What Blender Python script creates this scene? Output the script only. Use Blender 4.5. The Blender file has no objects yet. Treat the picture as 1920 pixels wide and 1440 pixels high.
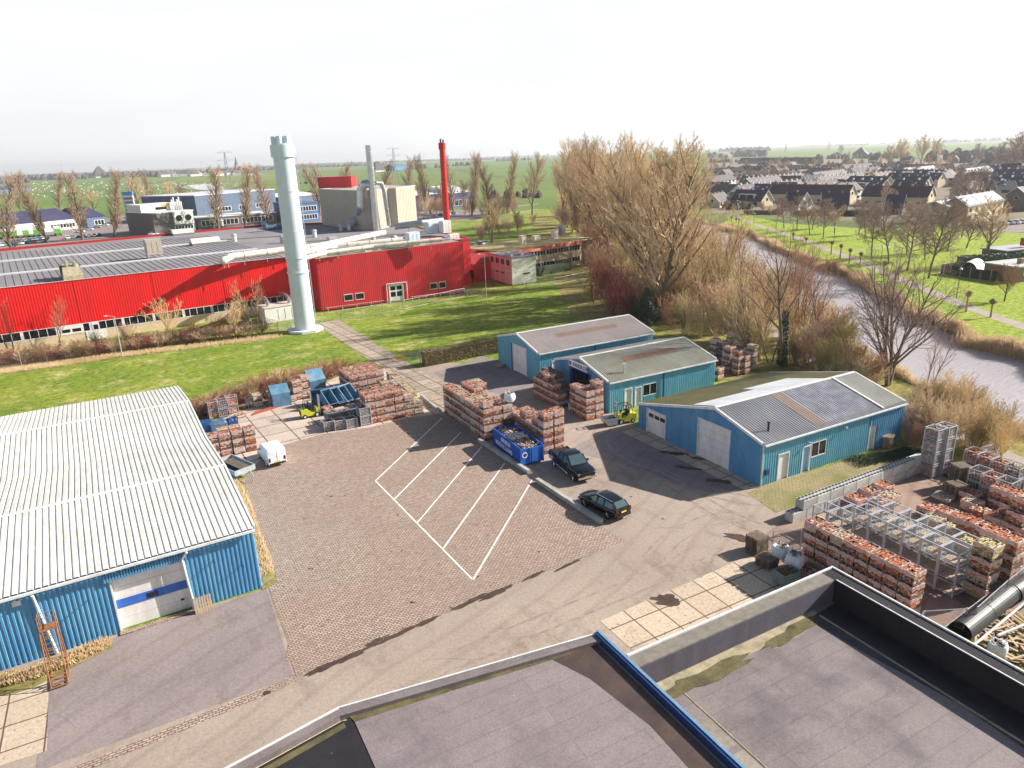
import bpy, math, random
import numpy as np
from mathutils import Matrix, Vector
from mathutils.geometry import tessellate_polygon
R = math.radians
D = bpy.data
scene = bpy.context.scene
COL = scene.collection

# ---------------------------------------------------------------- camera
CAM_H = 28.0
FPX = 1333.0
ROLL = math.atan(0.0365)
PITCH = math.atan((720 - (325 - 0.0365 * 960)) * math.cos(ROLL) / FPX)
HEAD = R(28)
def _rot(v):
    c, s = math.cos(HEAD), math.sin(HEAD)
    return np.array([v[0] * c + v[1] * s, -v[0] * s + v[1] * c, v[2]])
_fw = np.array([0, math.cos(PITCH), -math.sin(PITCH)])
_u0 = np.array([0, math.sin(PITCH), math.cos(PITCH)])
_r0 = np.array([1., 0, 0])
_rt = _r0 * math.cos(ROLL) - _u0 * math.sin(ROLL)
_up = _r0 * math.sin(ROLL) + _u0 * math.cos(ROLL)
FW, RT, UP = _rot(_fw), _rot(_rt), _rot(_up)
cd = D.cameras.new('camera'); cam = D.objects.new('camera', cd); COL.objects.link(cam)
cd.sensor_fit = 'HORIZONTAL'; cd.sensor_width = 36.0; cd.lens = FPX / 1920 * 36
cd.clip_start = 0.5; cd.clip_end = 40000
m = Matrix.Identity(4)
for i in range(3):
    m[i][0] = RT[i]; m[i][1] = UP[i]; m[i][2] = -FW[i]
m[2][3] = CAM_H
cam.matrix_world = m
scene.camera = cam
def G(px, py, z=0.0):
    """point of the plane at height z that the photo shows at pixel px, py (used to survey the site)"""
    d = FW * FPX + RT * (px - 960) - UP * (py - 720)
    t = (z - CAM_H) / d[2]
    return float(d[0] * t), float(d[1] * t)

# ---------------------------------------------------------------- sky, sun, exposure
SUN_EL, SUN_AZ = R(28.5), R(102)          # azimuth clockwise from +Y
w = D.worlds.new('World'); scene.world = w; w.use_nodes = True
nt = w.node_tree; bg = nt.nodes['Background']
sky = nt.nodes.new('ShaderNodeTexSky'); sky.sky_type = 'NISHITA'; sky.sun_disc = False
sky.sun_elevation = SUN_EL; sky.sun_rotation = SUN_AZ
sky.air_density = 1.0; sky.dust_density = 1.6; sky.ozone_density = 1.0; sky.altitude = 0
# thin bright cloud veil low in the sky
tc = nt.nodes.new('ShaderNodeTexCoord')
mp = nt.nodes.new('ShaderNodeMapping'); mp.inputs['Scale'].default_value = (1.2, 1.2, 5.0)
nz = nt.nodes.new('ShaderNodeTexNoise'); nz.inputs['Scale'].default_value = 2.2; nz.inputs['Detail'].default_value = 5
rm = nt.nodes.new('ShaderNodeMapRange'); rm.inputs['From Min'].default_value = .3; rm.inputs['From Max'].default_value = .75
rm.inputs['To Min'].default_value = .78; rm.inputs['To Max'].default_value = .97
mx = nt.nodes.new('ShaderNodeMix'); mx.data_type = 'RGBA'
nt.links.new(tc.outputs['Generated'], mp.inputs['Vector']); nt.links.new(mp.outputs[0], nz.inputs['Vector'])
# veil thick low down, cleared overhead out of view to cut fill light
sx = nt.nodes.new('ShaderNodeSeparateXYZ'); nt.links.new(tc.outputs['Generated'], sx.inputs[0])
el = nt.nodes.new('ShaderNodeMapRange'); el.inputs['From Min'].default_value = .2; el.inputs['From Max'].default_value = .42
el.inputs['To Min'].default_value = 1.0; el.inputs['To Max'].default_value = .0; nt.links.new(sx.outputs['Z'], el.inputs['Value'])
mu = nt.nodes.new('ShaderNodeMath'); mu.operation = 'MULTIPLY'; nt.links.new(rm.outputs[0], mu.inputs[0]); nt.links.new(el.outputs[0], mu.inputs[1])
nt.links.new(nz.outputs['Fac'], rm.inputs['Value']); nt.links.new(mu.outputs[0], mx.inputs['Factor'])
nt.links.new(sky.outputs[0], mx.inputs['A']); mx.inputs['B'].default_value = (9.8, 10.0, 10.3, 1)
nt.links.new(mx.outputs['Result'], bg.inputs['Color']); bg.inputs['Strength'].default_value = 0.053
sl = D.lights.new('sun', 'SUN'); sun = D.objects.new('sun', sl); COL.objects.link(sun)
sl.energy = 5.0; sl.angle = R(0.5); sl.color = (1.0, 0.93, 0.82)
sd = Vector((math.sin(SUN_AZ) * math.cos(SUN_EL), math.cos(SUN_AZ) * math.cos(SUN_EL), math.sin(SUN_EL)))
sun.rotation_euler = sd.to_track_quat('Z', 'Y').to_euler()
sun.location = (60, 0, 60)
vs = scene.view_settings
vs.view_transform = 'Standard'; vs.look = 'None'; vs.exposure = 1.1; vs.gamma = 1; vs.use_curve_mapping = False
scene.render.engine = 'CYCLES'

# ---------------------------------------------------------------- mesh helpers
class MB:
    def __init__(s): s.v = []; s.f = []
    def quad(s, a, b, c, d):
        n = len(s.v); s.v += [a, b, c, d]; s.f.append((n, n + 1, n + 2, n + 3))
    def tri(s, a, b, c):
        n = len(s.v); s.v += [a, b, c]; s.f.append((n, n + 1, n + 2))
    def hexa(s, p):
        n = len(s.v); s.v += p
        for q in ((0, 3, 2, 1), (4, 5, 6, 7), (0, 1, 5, 4), (1, 2, 6, 5), (2, 3, 7, 6), (3, 0, 4, 7)):
            s.f.append(tuple(n + i for i in q))
    def box(s, x0, x1, y0, y1, z0, z1):
        s.hexa([(x0, y0, z0), (x1, y0, z0), (x1, y1, z0), (x0, y1, z0), (x0, y0, z1), (x1, y0, z1), (x1, y1, z1), (x0, y1, z1)])
    def cbox(s, cx, cy, cz, lx, ly, lz, rz=0, rx=0):
        M = Matrix.Translation((cx, cy, cz)) @ Matrix.Rotation(rz, 4, 'Z') @ Matrix.Rotation(rx, 4, 'X')
        p = [(-1, -1, -1), (1, -1, -1), (1, 1, -1), (-1, 1, -1), (-1, -1, 1), (1, -1, 1), (1, 1, 1), (-1, 1, 1)]
        s.hexa([tuple(M @ Vector((a * lx / 2, b * ly / 2, c * lz / 2))) for a, b, c in p])
    def ob(s, F, s0, s1, o0, o1, z0, z1):
        """box in a wall frame F=(origin, along, out)"""
        (ox, oy), (dx, dy), (nx, ny) = F
        q = []
        for z in (z0, z1):
            for a, b in ((s0, o0), (s1, o0), (s1, o1), (s0, o1)):
                q.append((ox + dx * a + nx * b, oy + dy * a + ny * b, z))
        s.hexa(q)
    def prism(s, poly, z0, z1, cap=True):
        n = len(s.v); k = len(poly)
        s.v += [(p[0], p[1], z0) for p in poly] + [(p[0], p[1], z1) for p in poly]
        for i in range(k):
            j = (i + 1) % k; s.f.append((n + i, n + j, n + k + j, n + k + i))
        if cap:
            tr = tessellate_polygon([[Vector((p[0], p[1], 0)) for p in poly]])
            for t in tr:
                s.f.append(tuple(n + k + i for i in t)); s.f.append(tuple(n + i for i in t))
    def tube(s, p, q, r0, r1=None, n=8, cap=True):
        r1 = r0 if r1 is None else r1
        p = Vector(p); q = Vector(q); d = (q - p).normalized()
        a = d.orthogonal().normalized(); b = d.cross(a); k = len(s.v)
        for c, r in ((p, r0), (q, r1)):
            for i in range(n):
                t = 2 * math.pi * i / n
                s.v.append(tuple(c + a * (r * math.cos(t)) + b * (r * math.sin(t))))
        for i in range(n):
            j = (i + 1) % n; s.f.append((k + i, k + j, k + n + j, k + n + i))
        if cap:
            s.f.append(tuple(k + i for i in range(n))[::-1]); s.f.append(tuple(k + n + i for i in range(n)))
    def path(s, pts, r, n=8):
        for a, b in zip(pts[:-1], pts[1:]): s.tube(a, b, r, r, n)
    def ball(s, c, r, n=8, sz=1.0):
        k = len(s.v)
        for i in range(n // 2 + 1):
            ph = math.pi * i / (n // 2)
            for j in range(n):
                t = 2 * math.pi * j / n
                s.v.append((c[0] + r * math.sin(ph) * math.cos(t), c[1] + r * math.sin(ph) * math.sin(t), c[2] + r * sz * math.cos(ph)))
        for i in range(n // 2):
            for j in range(n):
                jj = (j + 1) % n
                s.f.append((k + i * n + j, k + (i + 1) * n + j, k + (i + 1) * n + jj, k + i * n + jj))
    def mesh(s, name, mat):
        me = D.meshes.new(name); me.from_pydata(s.v, [], s.f); me.materials.append(mat); me.update()
        return me
    def build(s, name, mat, parent=None, smooth=False):
        me = s.mesh(name, mat)
        if smooth:
            me.shade_smooth(); me.set_sharp_from_angle(angle=R(38))
        o = D.objects.new(name, me); COL.objects.link(o)
        if parent: o.parent = parent
        return o

LABELS = {}
def tag(o, label, cat, group=None):
    n = len(label.split())
    if not 4 <= n <= 16: print('LABEL LEN', n, label)
    if label in LABELS: print('DUP LABEL', label)
    LABELS[label] = 1
    o['label'] = label; o['category'] = cat
    if group: o['group'] = group
    return o
def thing(name, label, cat, loc=(0, 0, 0), rz=0.0, group=None):
    o = D.objects.new(name, None); COL.objects.link(o)
    o.location = loc; o.rotation_euler = (0, 0, rz); o.empty_display_size = .3
    return tag(o, label, cat, group)
def dup(src, label, loc, rz=0.0, sc=1.0, group=None):
    c = src.copy(); COL.objects.link(c); c.location = loc; c.rotation_euler = (0, 0, rz)
    c.scale = sc if isinstance(sc, tuple) else (sc, sc, sc)
    tag(c, label, src['category'], group or src.get('group'))
    for ch in KIDS(src):
        e = ch.copy(); COL.objects.link(e); e.parent = c
        for g in KIDS(ch):
            h = g.copy(); COL.objects.link(h); h.parent = e
    return c
_kids = {}
def KIDS(o):
    if o.name not in _kids: _kids[o.name] = list(o.children)
    return _kids[o.name]
def struct(o, kind='structure'):
    o['kind'] = kind; return o
ORD = ['first', 'second', 'third', 'fourth', 'fifth', 'sixth', 'seventh', 'eighth', 'ninth', 'tenth', 'eleventh', 'twelfth', 'thirteenth', 'fourteenth', 'fifteenth', 'sixteenth', 'seventeenth', 'eighteenth', 'nineteenth', 'twentieth', ]
ORD = ORD[:20]
for _t, _w in (('twentieth', 'twenty'), ('thirtieth', 'thirty'), ('fortieth', 'forty'), ('fiftieth', 'fifty'), ('sixtieth', 'sixty')):
    ORD += ([] if _t == 'twentieth' else [_t]) + [f'{_w}-{o_}' for o_ in ORD[:9]]

# ---------------------------------------------------------------- materials
def newmat(name, rough=.7, metal=0.0, spec=.4):
    mt = D.materials.new(name); mt.use_nodes = True
    b = mt.node_tree.nodes['Principled BSDF']
    b.inputs['Roughness'].default_value = rough; b.inputs['Metallic'].default_value = metal
    b.inputs['Specular IOR Level'].default_value = spec
    return mt, mt.node_tree, b
def N(t, kind, **kw):
    n = t.nodes.new(kind)
    for k, v in kw.items():
        if k in n.inputs: n.inputs[k].default_value = v
        else: setattr(n, k, v)
    return n
def coords(t, mode='Object', scale=None, rot=None):
    c = t.nodes.new('ShaderNodeTexCoord')
    if mode == 'World':
        c = t.nodes.new('ShaderNodeNewGeometry'); out = c.outputs['Position']
    else: out = c.outputs[mode]
    if scale is None and rot is None: return out
    mp = t.nodes.new('ShaderNodeMapping')
    if scale: mp.inputs['Scale'].default_value = scale
    if rot: mp.inputs['Rotation'].default_value = rot
    t.links.new(out, mp.inputs['Vector']); return mp.outputs[0]
def noise(t, vec, sc, det=4, rough=.6):
    n = N(t, 'ShaderNodeTexNoise', Scale=sc, Detail=det, Roughness=rough); t.links.new(vec, n.inputs['Vector']); return n.outputs['Fac']
def ramp(t, fac, stops, interp='LINEAR'):
    r = t.nodes.new('ShaderNodeValToRGB'); r.color_ramp.interpolation = interp
    e = r.color_ramp.elements
    while len(e) < len(stops): e.new(.5)
    for i, (p, c) in enumerate(stops):
        e[i].position = p; e[i].color = c if len(c) == 4 else (*c, 1)
    t.links.new(fac, r.inputs['Fac']); return r.outputs['Color']
def mixc(t, fac, a, b, mode='MIX'):
    m_ = t.nodes.new('ShaderNodeMix'); m_.data_type = 'RGBA'; m_.blend_type = mode
    for s_, k in ((fac, 'Factor'), (a, 'A'), (b, 'B')):
        if isinstance(s_, (int, float)): m_.inputs[k].default_value = s_
        elif isinstance(s_, tuple): m_.inputs[k].default_value = (*s_[:3], 1)
        else: t.links.new(s_, m_.inputs[k])
    return m_.outputs['Result']
def maprange(t, v, a, b, c=0.0, d=1.0):
    r = t.nodes.new('ShaderNodeMapRange'); r.inputs[1].default_value = a; r.inputs[2].default_value = b
    r.inputs[3].default_value = c; r.inputs[4].default_value = d; t.links.new(v, r.inputs[0]); return r.outputs[0]
def bump(t, b, h, strength=.3, dist=.05):
    n = N(t, 'ShaderNodeBump', Strength=strength, Distance=dist); t.links.new(h, n.inputs['Height']); t.links.new(n.outputs[0], b.inputs['Normal'])
def weather(name, c1, c2, sc=1.5, rough=.7, metal=0.0, mode='Object', lo=.35, hi=.68, bmp=0.0, scale=None, spec=.4, rnd=0.0, fine=.18):
    """base colour c1 worn to c2 in cloudy patches, plus fine speckle"""
    mt, t, b = newmat(name, rough, metal, spec)
    vec = coords(t, mode, scale)
    f = maprange(t, noise(t, vec, sc, 6), lo, hi)
    col = mixc(t, f, c1, c2)
    sp = noise(t, vec, sc * 9, 3)
    v = maprange(t, sp, .25, .75, 1 - fine, 1 + fine)
    col = mixc(t, 1.0, col, comb(t, v), 'MULTIPLY')
    if rnd:
        oi = t.nodes.new('ShaderNodeObjectInfo')
        col = mixc(t, 1.0, col, comb(t, maprange(t, oi.outputs['Random'], 0, 1, 1 - rnd, 1 + rnd)), 'MULTIPLY')
    t.links.new(col, b.inputs['Base Color'])
    if bmp: bump(t, b, sp, bmp, .04)
    return mt
def comb(t, v):
    c = t.nodes.new('ShaderNodeCombineColor')
    for i in range(3): t.links.new(v, c.inputs[i])
    return c.outputs[0]
def plain(name, c, rough=.5, metal=0.0, spec=.4):
    mt, t, b = newmat(name, rough, metal, spec)
    vec = coords(t, 'Object')
    v = maprange(t, noise(t, vec, 3, 4), .3, .7, .88, 1.1)
    t.links.new(mixc(t, 1.0, c, comb(t, v), 'MULTIPLY'), b.inputs['Base Color'])
    return mt
# ---------------------------------------------------------------- materials of the place
M = {}
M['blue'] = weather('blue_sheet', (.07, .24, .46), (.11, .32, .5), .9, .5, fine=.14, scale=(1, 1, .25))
M['teal'] = weather('lighter_blue_sheet', (.1, .35, .5), (.17, .42, .5), .8, .5, fine=.14, scale=(1, 1, .25))  # lighter blue that paints sunlight into the nearest shed's front wall
M['trimw'] = weather('white_trim', (.72, .74, .76), (.55, .55, .53), 2, .5)
M['doorw'] = weather('white_door', (.78, .78, .78), (.62, .6, .58), 1.3, .4, fine=.08, scale=(1, 1, .3))
M['red'] = weather('red_sheet', (.72, .008, .01), (.56, .012, .012), .5, .42, fine=.1, scale=(1, 1, .12))
M['redblock'] = weather('red_sheet_faded', (.62, .025, .035), (.46, .03, .035), .6, .45, fine=.12, scale=(1, 1, .15))
M['glass'] = plain('dark_glass', (.012, .016, .022), .08, 0, .6)
M['carglass'] = plain('car_glass', (.05, .09, .1), .05, 0, .8)
M['black'] = plain('black_rubber', (.012, .012, .013), .7)
M['darkblue'] = plain('dark_blue_trim', (.015, .05, .16), .4)
M['steel'] = weather('galvanised_steel', (.5, .52, .57), (.36, .37, .4), 3, .5, .3)
M['chim'] = weather('pale_silver_paint', (.62, .7, .78), (.55, .63, .71), .3, .4, .0, fine=.04)
M['alu'] = weather('aluminium_duct', (.6, .62, .64), (.42, .43, .45), 1, .3, .8)
M['cream'] = weather('cream_duct', (.72, .69, .62), (.5, .47, .4), .8, .5)
M['wood'] = weather('weathered_wood', (.27, .2, .14), (.14, .11, .09), 3, .85)
M['woodpale'] = weather('pale_wood', (.5, .38, .25), (.36, .27, .18), 3, .85)
M['conc'] = weather('concrete', (.42, .41, .38), (.27, .26, .24), 1.2, .9, bmp=.3)
M['concblock'] = weather('concrete_block', (.5, .5, .48), (.33, .34, .33), 1.3, .9, bmp=.25, rnd=.12)
M['rust'] = weather('orange_rust', (.32, .15, .06), (.2, .09, .04), 3, .8)
M['bark'] = weather('bark', (.2, .15, .1), (.13, .1, .07), 2, .95)
M['twig'] = weather('twigs', (.64, .48, .31), (.54, .39, .24), .3, .95, rnd=.15)
M['twiggold'] = weather('golden_twigs', (.68, .5, .28), (.56, .41, .22), .3, .95, rnd=.15)
M['twigbrown'] = weather('brown_twigs', (.46, .32, .22), (.36, .25, .17), .3, .95, rnd=.15)
M['twigpurp'] = weather('brown_purple_twigs', (.33, .24, .2), (.26, .17, .15), .3, .95, rnd=.15)
M['twigred'] = weather('red_twigs', (.3, .06, .06), (.2, .07, .06), .3, .95, rnd=.1)
M['twigolive'] = weather('olive_twigs', (.32, .27, .1), (.25, .18, .09), .3, .95, rnd=.15)
M['twigrust'] = weather('rusty_twigs', (.44, .25, .16), (.34, .18, .12), .3, .95, rnd=.15)
M['leafdark'] = weather('dark_leaves', (.025, .06, .03), (.04, .08, .03), 1, .6, rnd=.2)
M['hedge'] = weather('beech_hedge', (.26, .19, .09), (.15, .15, .06), 1, .9)
M['reed'] = weather('reeds', (.68, .52, .32), (.52, .36, .2), .15, .95, mode='World')
M['redbin'] = plain('dark_red_paint', (.3, .02, .02), .4)
M['yellow'] = plain('yellow_paint', (.75, .55, .02), .45)
M['lime'] = plain('lime_paint', (.62, .64, .05), .4)
M['skip'] = weather('royal_blue_skip', (.01, .06, .36), (.02, .1, .42), 1.5, .45)
M['hopper'] = weather('dusty_blue_hopper', (.07, .17, .28), (.14, .26, .36), 1.2, .55)
M['blackcar'] = plain('black_car_paint', (.006, .008, .014), .14, .3, .7)
M['whitecar'] = plain('white_car_paint', (.8, .82, .84), .25)
M['chrome'] = plain('chrome', (.7, .7, .72), .2, 1)
M['lampred'] = plain('red_lamp', (.14, .008, .008), .25)
M['plate'] = plain('yellow_plate', (.8, .6, .05), .5)
M['bag'] = weather('white_bag', (.72, .74, .78), (.5, .58, .68), 3, .7)
M['bluestrap'] = plain('blue_plastic', (.04, .14, .5), .5)
def foilmat():
    mt, t, b = newmat('plastic_wrap', .4)
    vec = coords(t, 'Object'); oi = t.nodes.new('ShaderNodeObjectInfo')
    add = N(t, 'ShaderNodeVectorMath', operation='ADD'); sc = N(t, 'ShaderNodeVectorMath', operation='SCALE'); sc.inputs[0].default_value = (9, 17, 3)
    t.links.new(oi.outputs['Random'], sc.inputs['Scale']); t.links.new(vec, add.inputs[0]); t.links.new(sc.outputs[0], add.inputs[1])
    mp = t.nodes.new('ShaderNodeMapping'); mp.inputs['Scale'].default_value = (1, 1, 3.5); t.links.new(add.outputs[0], mp.inputs['Vector'])
    n = noise(t, mp.outputs[0], 4.5, 6, .75)
    col = ramp(t, n, [(.33, (.42, .1, .04)), (.42, (.46, .2, .12)), (.5, (.5, .36, .32)), (.57, (.62, .56, .57)), (.66, (.42, .24, .18)), (.75, (.4, .12, .06))])
    t.links.new(col, b.inputs['Base Color']); return mt
M['foil'] = foilmat()
M['sand'] = weather('sand', (.5, .4, .27), (.4, .3, .2), 3, .95)
M['stone'] = weather('rubble', (.45, .36, .28), (.22, .16, .13), 6, .95)
M['rooftile'] = weather('dark_blue_tiles', (.022, .022, .06), (.03, .028, .05), .4, .6, rnd=.25)
M['roofgrey'] = weather('grey_tiles', (.105, .085, .09), (.07, .058, .065), .4, .75, rnd=.2)
M['roofmaroon'] = weather('maroon_tiles', (.06, .012, .03), (.03, .015, .045), .2, .6)
M['housewall'] = weather('cream_house_wall', (.62, .53, .34), (.5, .42, .3), .5, .8)
M['brickwall'] = weather('brown_brick_wall', (.3, .2, .13), (.22, .15, .11), .8, .85)
M['greywall'] = weather('dark_grey_brick', (.16, .14, .14), (.12, .1, .11), .8, .85)
M['hallgrey'] = weather('blue_grey_hall', (.06, .1, .17), (.09, .13, .2), .3, .6)
M['white'] = weather('white_wall', (.75, .75, .74), (.6, .6, .58), .5, .6)
M['solar'] = plain('bright_roof_glass', (.62, .66, .72), .1, .3, .8)
M['orange'] = plain('yellow_lettering', (.75, .4, .03), .5)
M['green'] = plain('green_tarpaulin', (.1, .5, .03), .6)
M['text'] = plain('dark_lettering', (.08, .09, .11), .6)
M['textw'] = plain('white_lettering', (.82, .82, .82), .6)
M['farwood'] = weather('distant_wood', (.13, .1, .1), (.08, .065, .06), .02, .95, mode='World')
M['pink'] = weather('pink_panels', (.62, .36, .38), (.55, .32, .34), .4, .6)
M['mossw'] = weather('white_panels_with_algae', (.68, .7, .68), (.36, .46, .2), .35, .6, lo=.5, hi=.62)
M['ochre'] = weather('ochre_brick', (.62, .5, .33), (.52, .42, .28), .7, .85)
M['beigetower'] = weather('beige_cladding', (.42, .38, .32), (.36, .33, .28), .15, .6, fine=.05)
M['pipe'] = plain('black_plastic_pipe', (.03, .032, .036), .5, 0, .4)
M['skin'] = plain('skin', (.5, .3, .22), .6)

def mossroof():
    mt, t, b = newmat('mossy_flat_roof', .95)
    vec = coords(t, 'Object')
    col = ramp(t, noise(t, vec, .35, 6), [(.35, (.32, .26, .22)), (.48, (.36, .3, .12)), (.6, (.22, .22, .06)), (.72, (.3, .26, .22))])
    t.links.new(col, b.inputs['Base Color']); return mt
M['moss'] = mossroof()

def brickload(name, cols, pale=.25):
    mt, t, b = newmat(name, .9)
    vec = coords(t, 'Object')
    oi = t.nodes.new('ShaderNodeObjectInfo')
    add = N(t, 'ShaderNodeVectorMath', operation='ADD'); t.links.new(vec, add.inputs[0]); 
    sc = N(t, 'ShaderNodeVectorMath', operation='SCALE'); sc.inputs[0].default_value = (13, 7, 0); t.links.new(oi.outputs['Random'], sc.inputs['Scale'])
    t.links.new(sc.outputs[0], add.inputs[1])
    mul = N(t, 'ShaderNodeVectorMath', operation='MULTIPLY'); mul.inputs[1].default_value = (5.2, 6.4, 13); t.links.new(add.outputs[0], mul.inputs[0])
    vo = N(t, 'ShaderNodeTexVoronoi', Scale=1.0, Randomness=.35); t.links.new(mul.outputs[0], vo.inputs['Vector'])
    sep = t.nodes.new('ShaderNodeSeparateColor'); t.links.new(vo.outputs['Color'], sep.inputs[0])
    n = len(cols)
    col = ramp(t, sep.outputs[0], [(i / n, c) for i, c in enumerate(cols)], 'CONSTANT')
    ed = N(t, 'ShaderNodeTexVoronoi', Scale=1.0, Randomness=.35, feature='DISTANCE_TO_EDGE'); t.links.new(mul.outputs[0], ed.inputs['Vector'])
    j = maprange(t, ed.outputs['Distance'], .02, .09)
    col = mixc(t, j, (.06, .035, .03), col)
    t.links.new(col, b.inputs['Base Color'])
    bump(t, b, j, .6, .03)
    return mt
M['load_red'] = brickload('red_bricks', [(.46, .09, .04), (.55, .26, .15), (.36, .06, .03), (.6, .45, .34), (.5, .13, .06), (.56, .2, .09)])
M['load_mix'] = brickload('mixed_bricks', [(.5, .11, .045), (.6, .47, .34), (.34, .08, .04), (.6, .5, .4), (.42, .16, .08), (.2, .08, .06)])
M['load_pale'] = brickload('pale_bricks', [(.56, .5, .38), (.5, .42, .26), (.62, .58, .5), (.44, .38, .22), (.5, .34, .22)])
M['load_yellow'] = brickload('yellow_bricks', [(.55, .46, .2), (.5, .42, .24), (.6, .54, .38), (.45, .4, .16), (.56, .5, .3)])
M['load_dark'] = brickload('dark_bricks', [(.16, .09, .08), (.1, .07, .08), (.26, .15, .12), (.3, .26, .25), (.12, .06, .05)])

def roofmat(name, c1, c2, seam=None, sc=.3):
    mt, t, b = newmat(name, .8)
    vec = coords(t, 'Object')
    n1 = noise(t, vec, sc, 6); n2 = noise(t, coords(t, 'Object', (6, .5, 1)), 1.0, 4)
    col = mixc(t, maprange(t, n1, .35, .65), c1, c2)
    col = mixc(t, maprange(t, n2, .5, .75, 0, .55), col, tuple(x * .55 for x in c2))
    t.links.new(col, b.inputs['Base Color']); return mt
M['roofwhite'] = roofmat('white_fibre_cement', (.62, .62, .6), (.52, .52, .49))
M['roofA'] = roofmat('grey_pink_fibre_cement', (.36, .31, .32), (.3, .27, .25))
M['roofB'] = roofmat('grey_lichen_fibre_cement', (.32, .31, .28), (.25, .25, .19))
M['roofC'] = roofmat('grey_blue_sheet_roof', (.26, .27, .3), (.19, .195, .22))
M['roofD'] = roofmat('mossy_sheet_roof', (.22, .2, .09), (.16, .15, .07))
M['roofhall'] = roofmat('hall_roof_felt', (.25, .235, .25), (.19, .175, .19), sc=.08)
M['strip'] = weather('pale_roof_strip', (.56, .55, .59), (.46, .45, .48), .5, .7)

def asphalt(name, c1, c2, dark):
    mt, t, b = newmat(name, .92, 0, .25)
    vec = coords(t, 'World')
    big = maprange(t, noise(t, vec, .12, 5), .35, .65)
    col = mixc(t, big, c1, c2)
    st = maprange(t, noise(t, coords(t, 'World', (1, .45, 1), (0, 0, .5)), .35, 8, .7), .53, .72)
    col = mixc(t, st, col, dark)
    tw = N(t, 'ShaderNodeTexWave', Scale=.16, Distortion=9.0, Detail=2.0); tw.inputs['Detail Scale'].default_value = .25; t.links.new(coords(t, 'World', (1, 1, 1), (0, 0, 1.15)), tw.inputs['Vector'])
    col = mixc(t, maprange(t, tw.outputs['Fac'], .8, 1.0, 0, .28), col, dark)
    col = mixc(t, maprange(t, noise(t, vec, 1.9, 5, .7), .62, .74, 0, .55), col, tuple(x * .7 for x in dark))
    # fine cracks
    cr = N(t, 'ShaderNodeTexVoronoi', Scale=.22, feature='DISTANCE_TO_EDGE')
    dn = N(t, 'ShaderNodeTexNoise', Scale=.9, Detail=5.0); t.links.new(vec, dn.inputs['Vector'])
    dm = mixc(t, .22, vec, dn.outputs['Color'], 'LINEAR_LIGHT'); t.links.new(dm, cr.inputs['Vector'])
    crk = maprange(t, cr.outputs['Distance'], .0, .006, 0.45, 0)
    msk = maprange(t, noise(t, vec, .1, 2), .5, .6)
    mm = N(t, 'ShaderNodeMath', operation='MULTIPLY'); t.links.new(crk, mm.inputs[0]); t.links.new(msk, mm.inputs[1])
    col = mixc(t, mm.outputs[0], col, (.04, .035, .03))
    g = noise(t, vec, 5, 5, .8)
    col = mixc(t, 1.0, col, comb(t, maprange(t, g, .3, .7, .78, 1.22)), 'MULTIPLY')
    t.links.new(col, b.inputs['Base Color']); bump(t, b, g, .25, .02); return mt
M['asphalt'] = asphalt('worn_asphalt', (.36, .295, .25), (.3, .24, .205), (.21, .155, .125))
M['apron'] = asphalt('dark_asphalt', (.27, .225, .222), (.22, .185, .182), (.16, .125, .12))
M['yardsoil'] = asphalt('dirty_hardstanding', (.34, .24, .19), (.24, .165, .14), (.13, .08, .07))

def paving(name, bw, bh, colA, colB, mortar, stain, rot=0.0, msz=.012, offset=.5, stsc=.25, lo=.52, hi=.75, green=None):
    mt, t, b = newmat(name, .9, 0, .25)
    vec = coords(t, 'World', None, (0, 0, rot))
    br = t.nodes.new('ShaderNodeTexBrick'); br.offset = offset; br.squash = 1
    br.inputs['Scale'].default_value = 1; br.inputs['Brick Width'].default_value = bw; br.inputs['Row Height'].default_value = bh
    br.inputs['Mortar Size'].default_value = msz; br.inputs['Mortar Smooth'].default_value = .2
    br.inputs['Color1'].default_value = (*colA, 1); br.inputs['Color2'].default_value = (*colB, 1); br.inputs['Mortar'].default_value = (*mortar, 1)
    t.links.new(vec, br.inputs['Vector'])
    wv = coords(t, 'World')
    col = mixc(t, maprange(t, noise(t, wv, stsc, 7, .65), lo, hi, 0, .6), br.outputs['Color'], stain)
    col = mixc(t, maprange(t, noise(t, wv, 1.6, 5, .7), .66, .74, 0, .6), col, tuple(x * .6 for x in stain))
    sp = noise(t, wv, 5.5, 4, .8)
    col = mixc(t, 1.0, col, comb(t, maprange(t, sp, .3, .7, .72, 1.28)), 'MULTIPLY')
    col = mixc(t, maprange(t, noise(t, wv, 2.7, 3, .6), .655, .69, 0, .8), col, tuple(x * .35 for x in stain))
    if green: col = mixc(t, maprange(t, noise(t, wv, .3, 5), .45, .62), col, green)
    t.links.new(col, b.inputs['Base Color']); bump(t, b, br.outputs['Fac'], -.25, .02); return mt
M['bricks'] = paving('red_brick_paving', .34, .17, (.48, .385, .325), (.33, .255, .208), (.14, .095, .075), (.25, .18, .15), msz=.032, stsc=.16, lo=.42, hi=.7)
M['brickgrass'] = paving('overgrown_brick_paving', .42, .21, (.36, .28, .16), (.3, .24, .13), (.16, .14, .07), (.2, .17, .08), msz=.03, green=(.16, .17, .05))
M['slabs'] = paving('concrete_slabs', 2.0, 2.0, (.52, .43, .33), (.45, .365, .28), (.12, .075, .06), (.22, .16, .12), msz=.05, offset=0)
M['slabsbig'] = paving('pale_concrete_slabs', 3.0, 3.0, (.52, .43, .37), (.45, .37, .32), (.1, .06, .05), (.26, .17, .13), rot=R(-4), msz=.07, offset=0)
M['track'] = paving('track_slabs', 2.0, 2.1, (.4, .33, .27), (.3, .24, .19), (.1, .08, .05), (.14, .11, .08), rot=R(-5), msz=.08, offset=0, stsc=.8, lo=.5, hi=.65)
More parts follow.
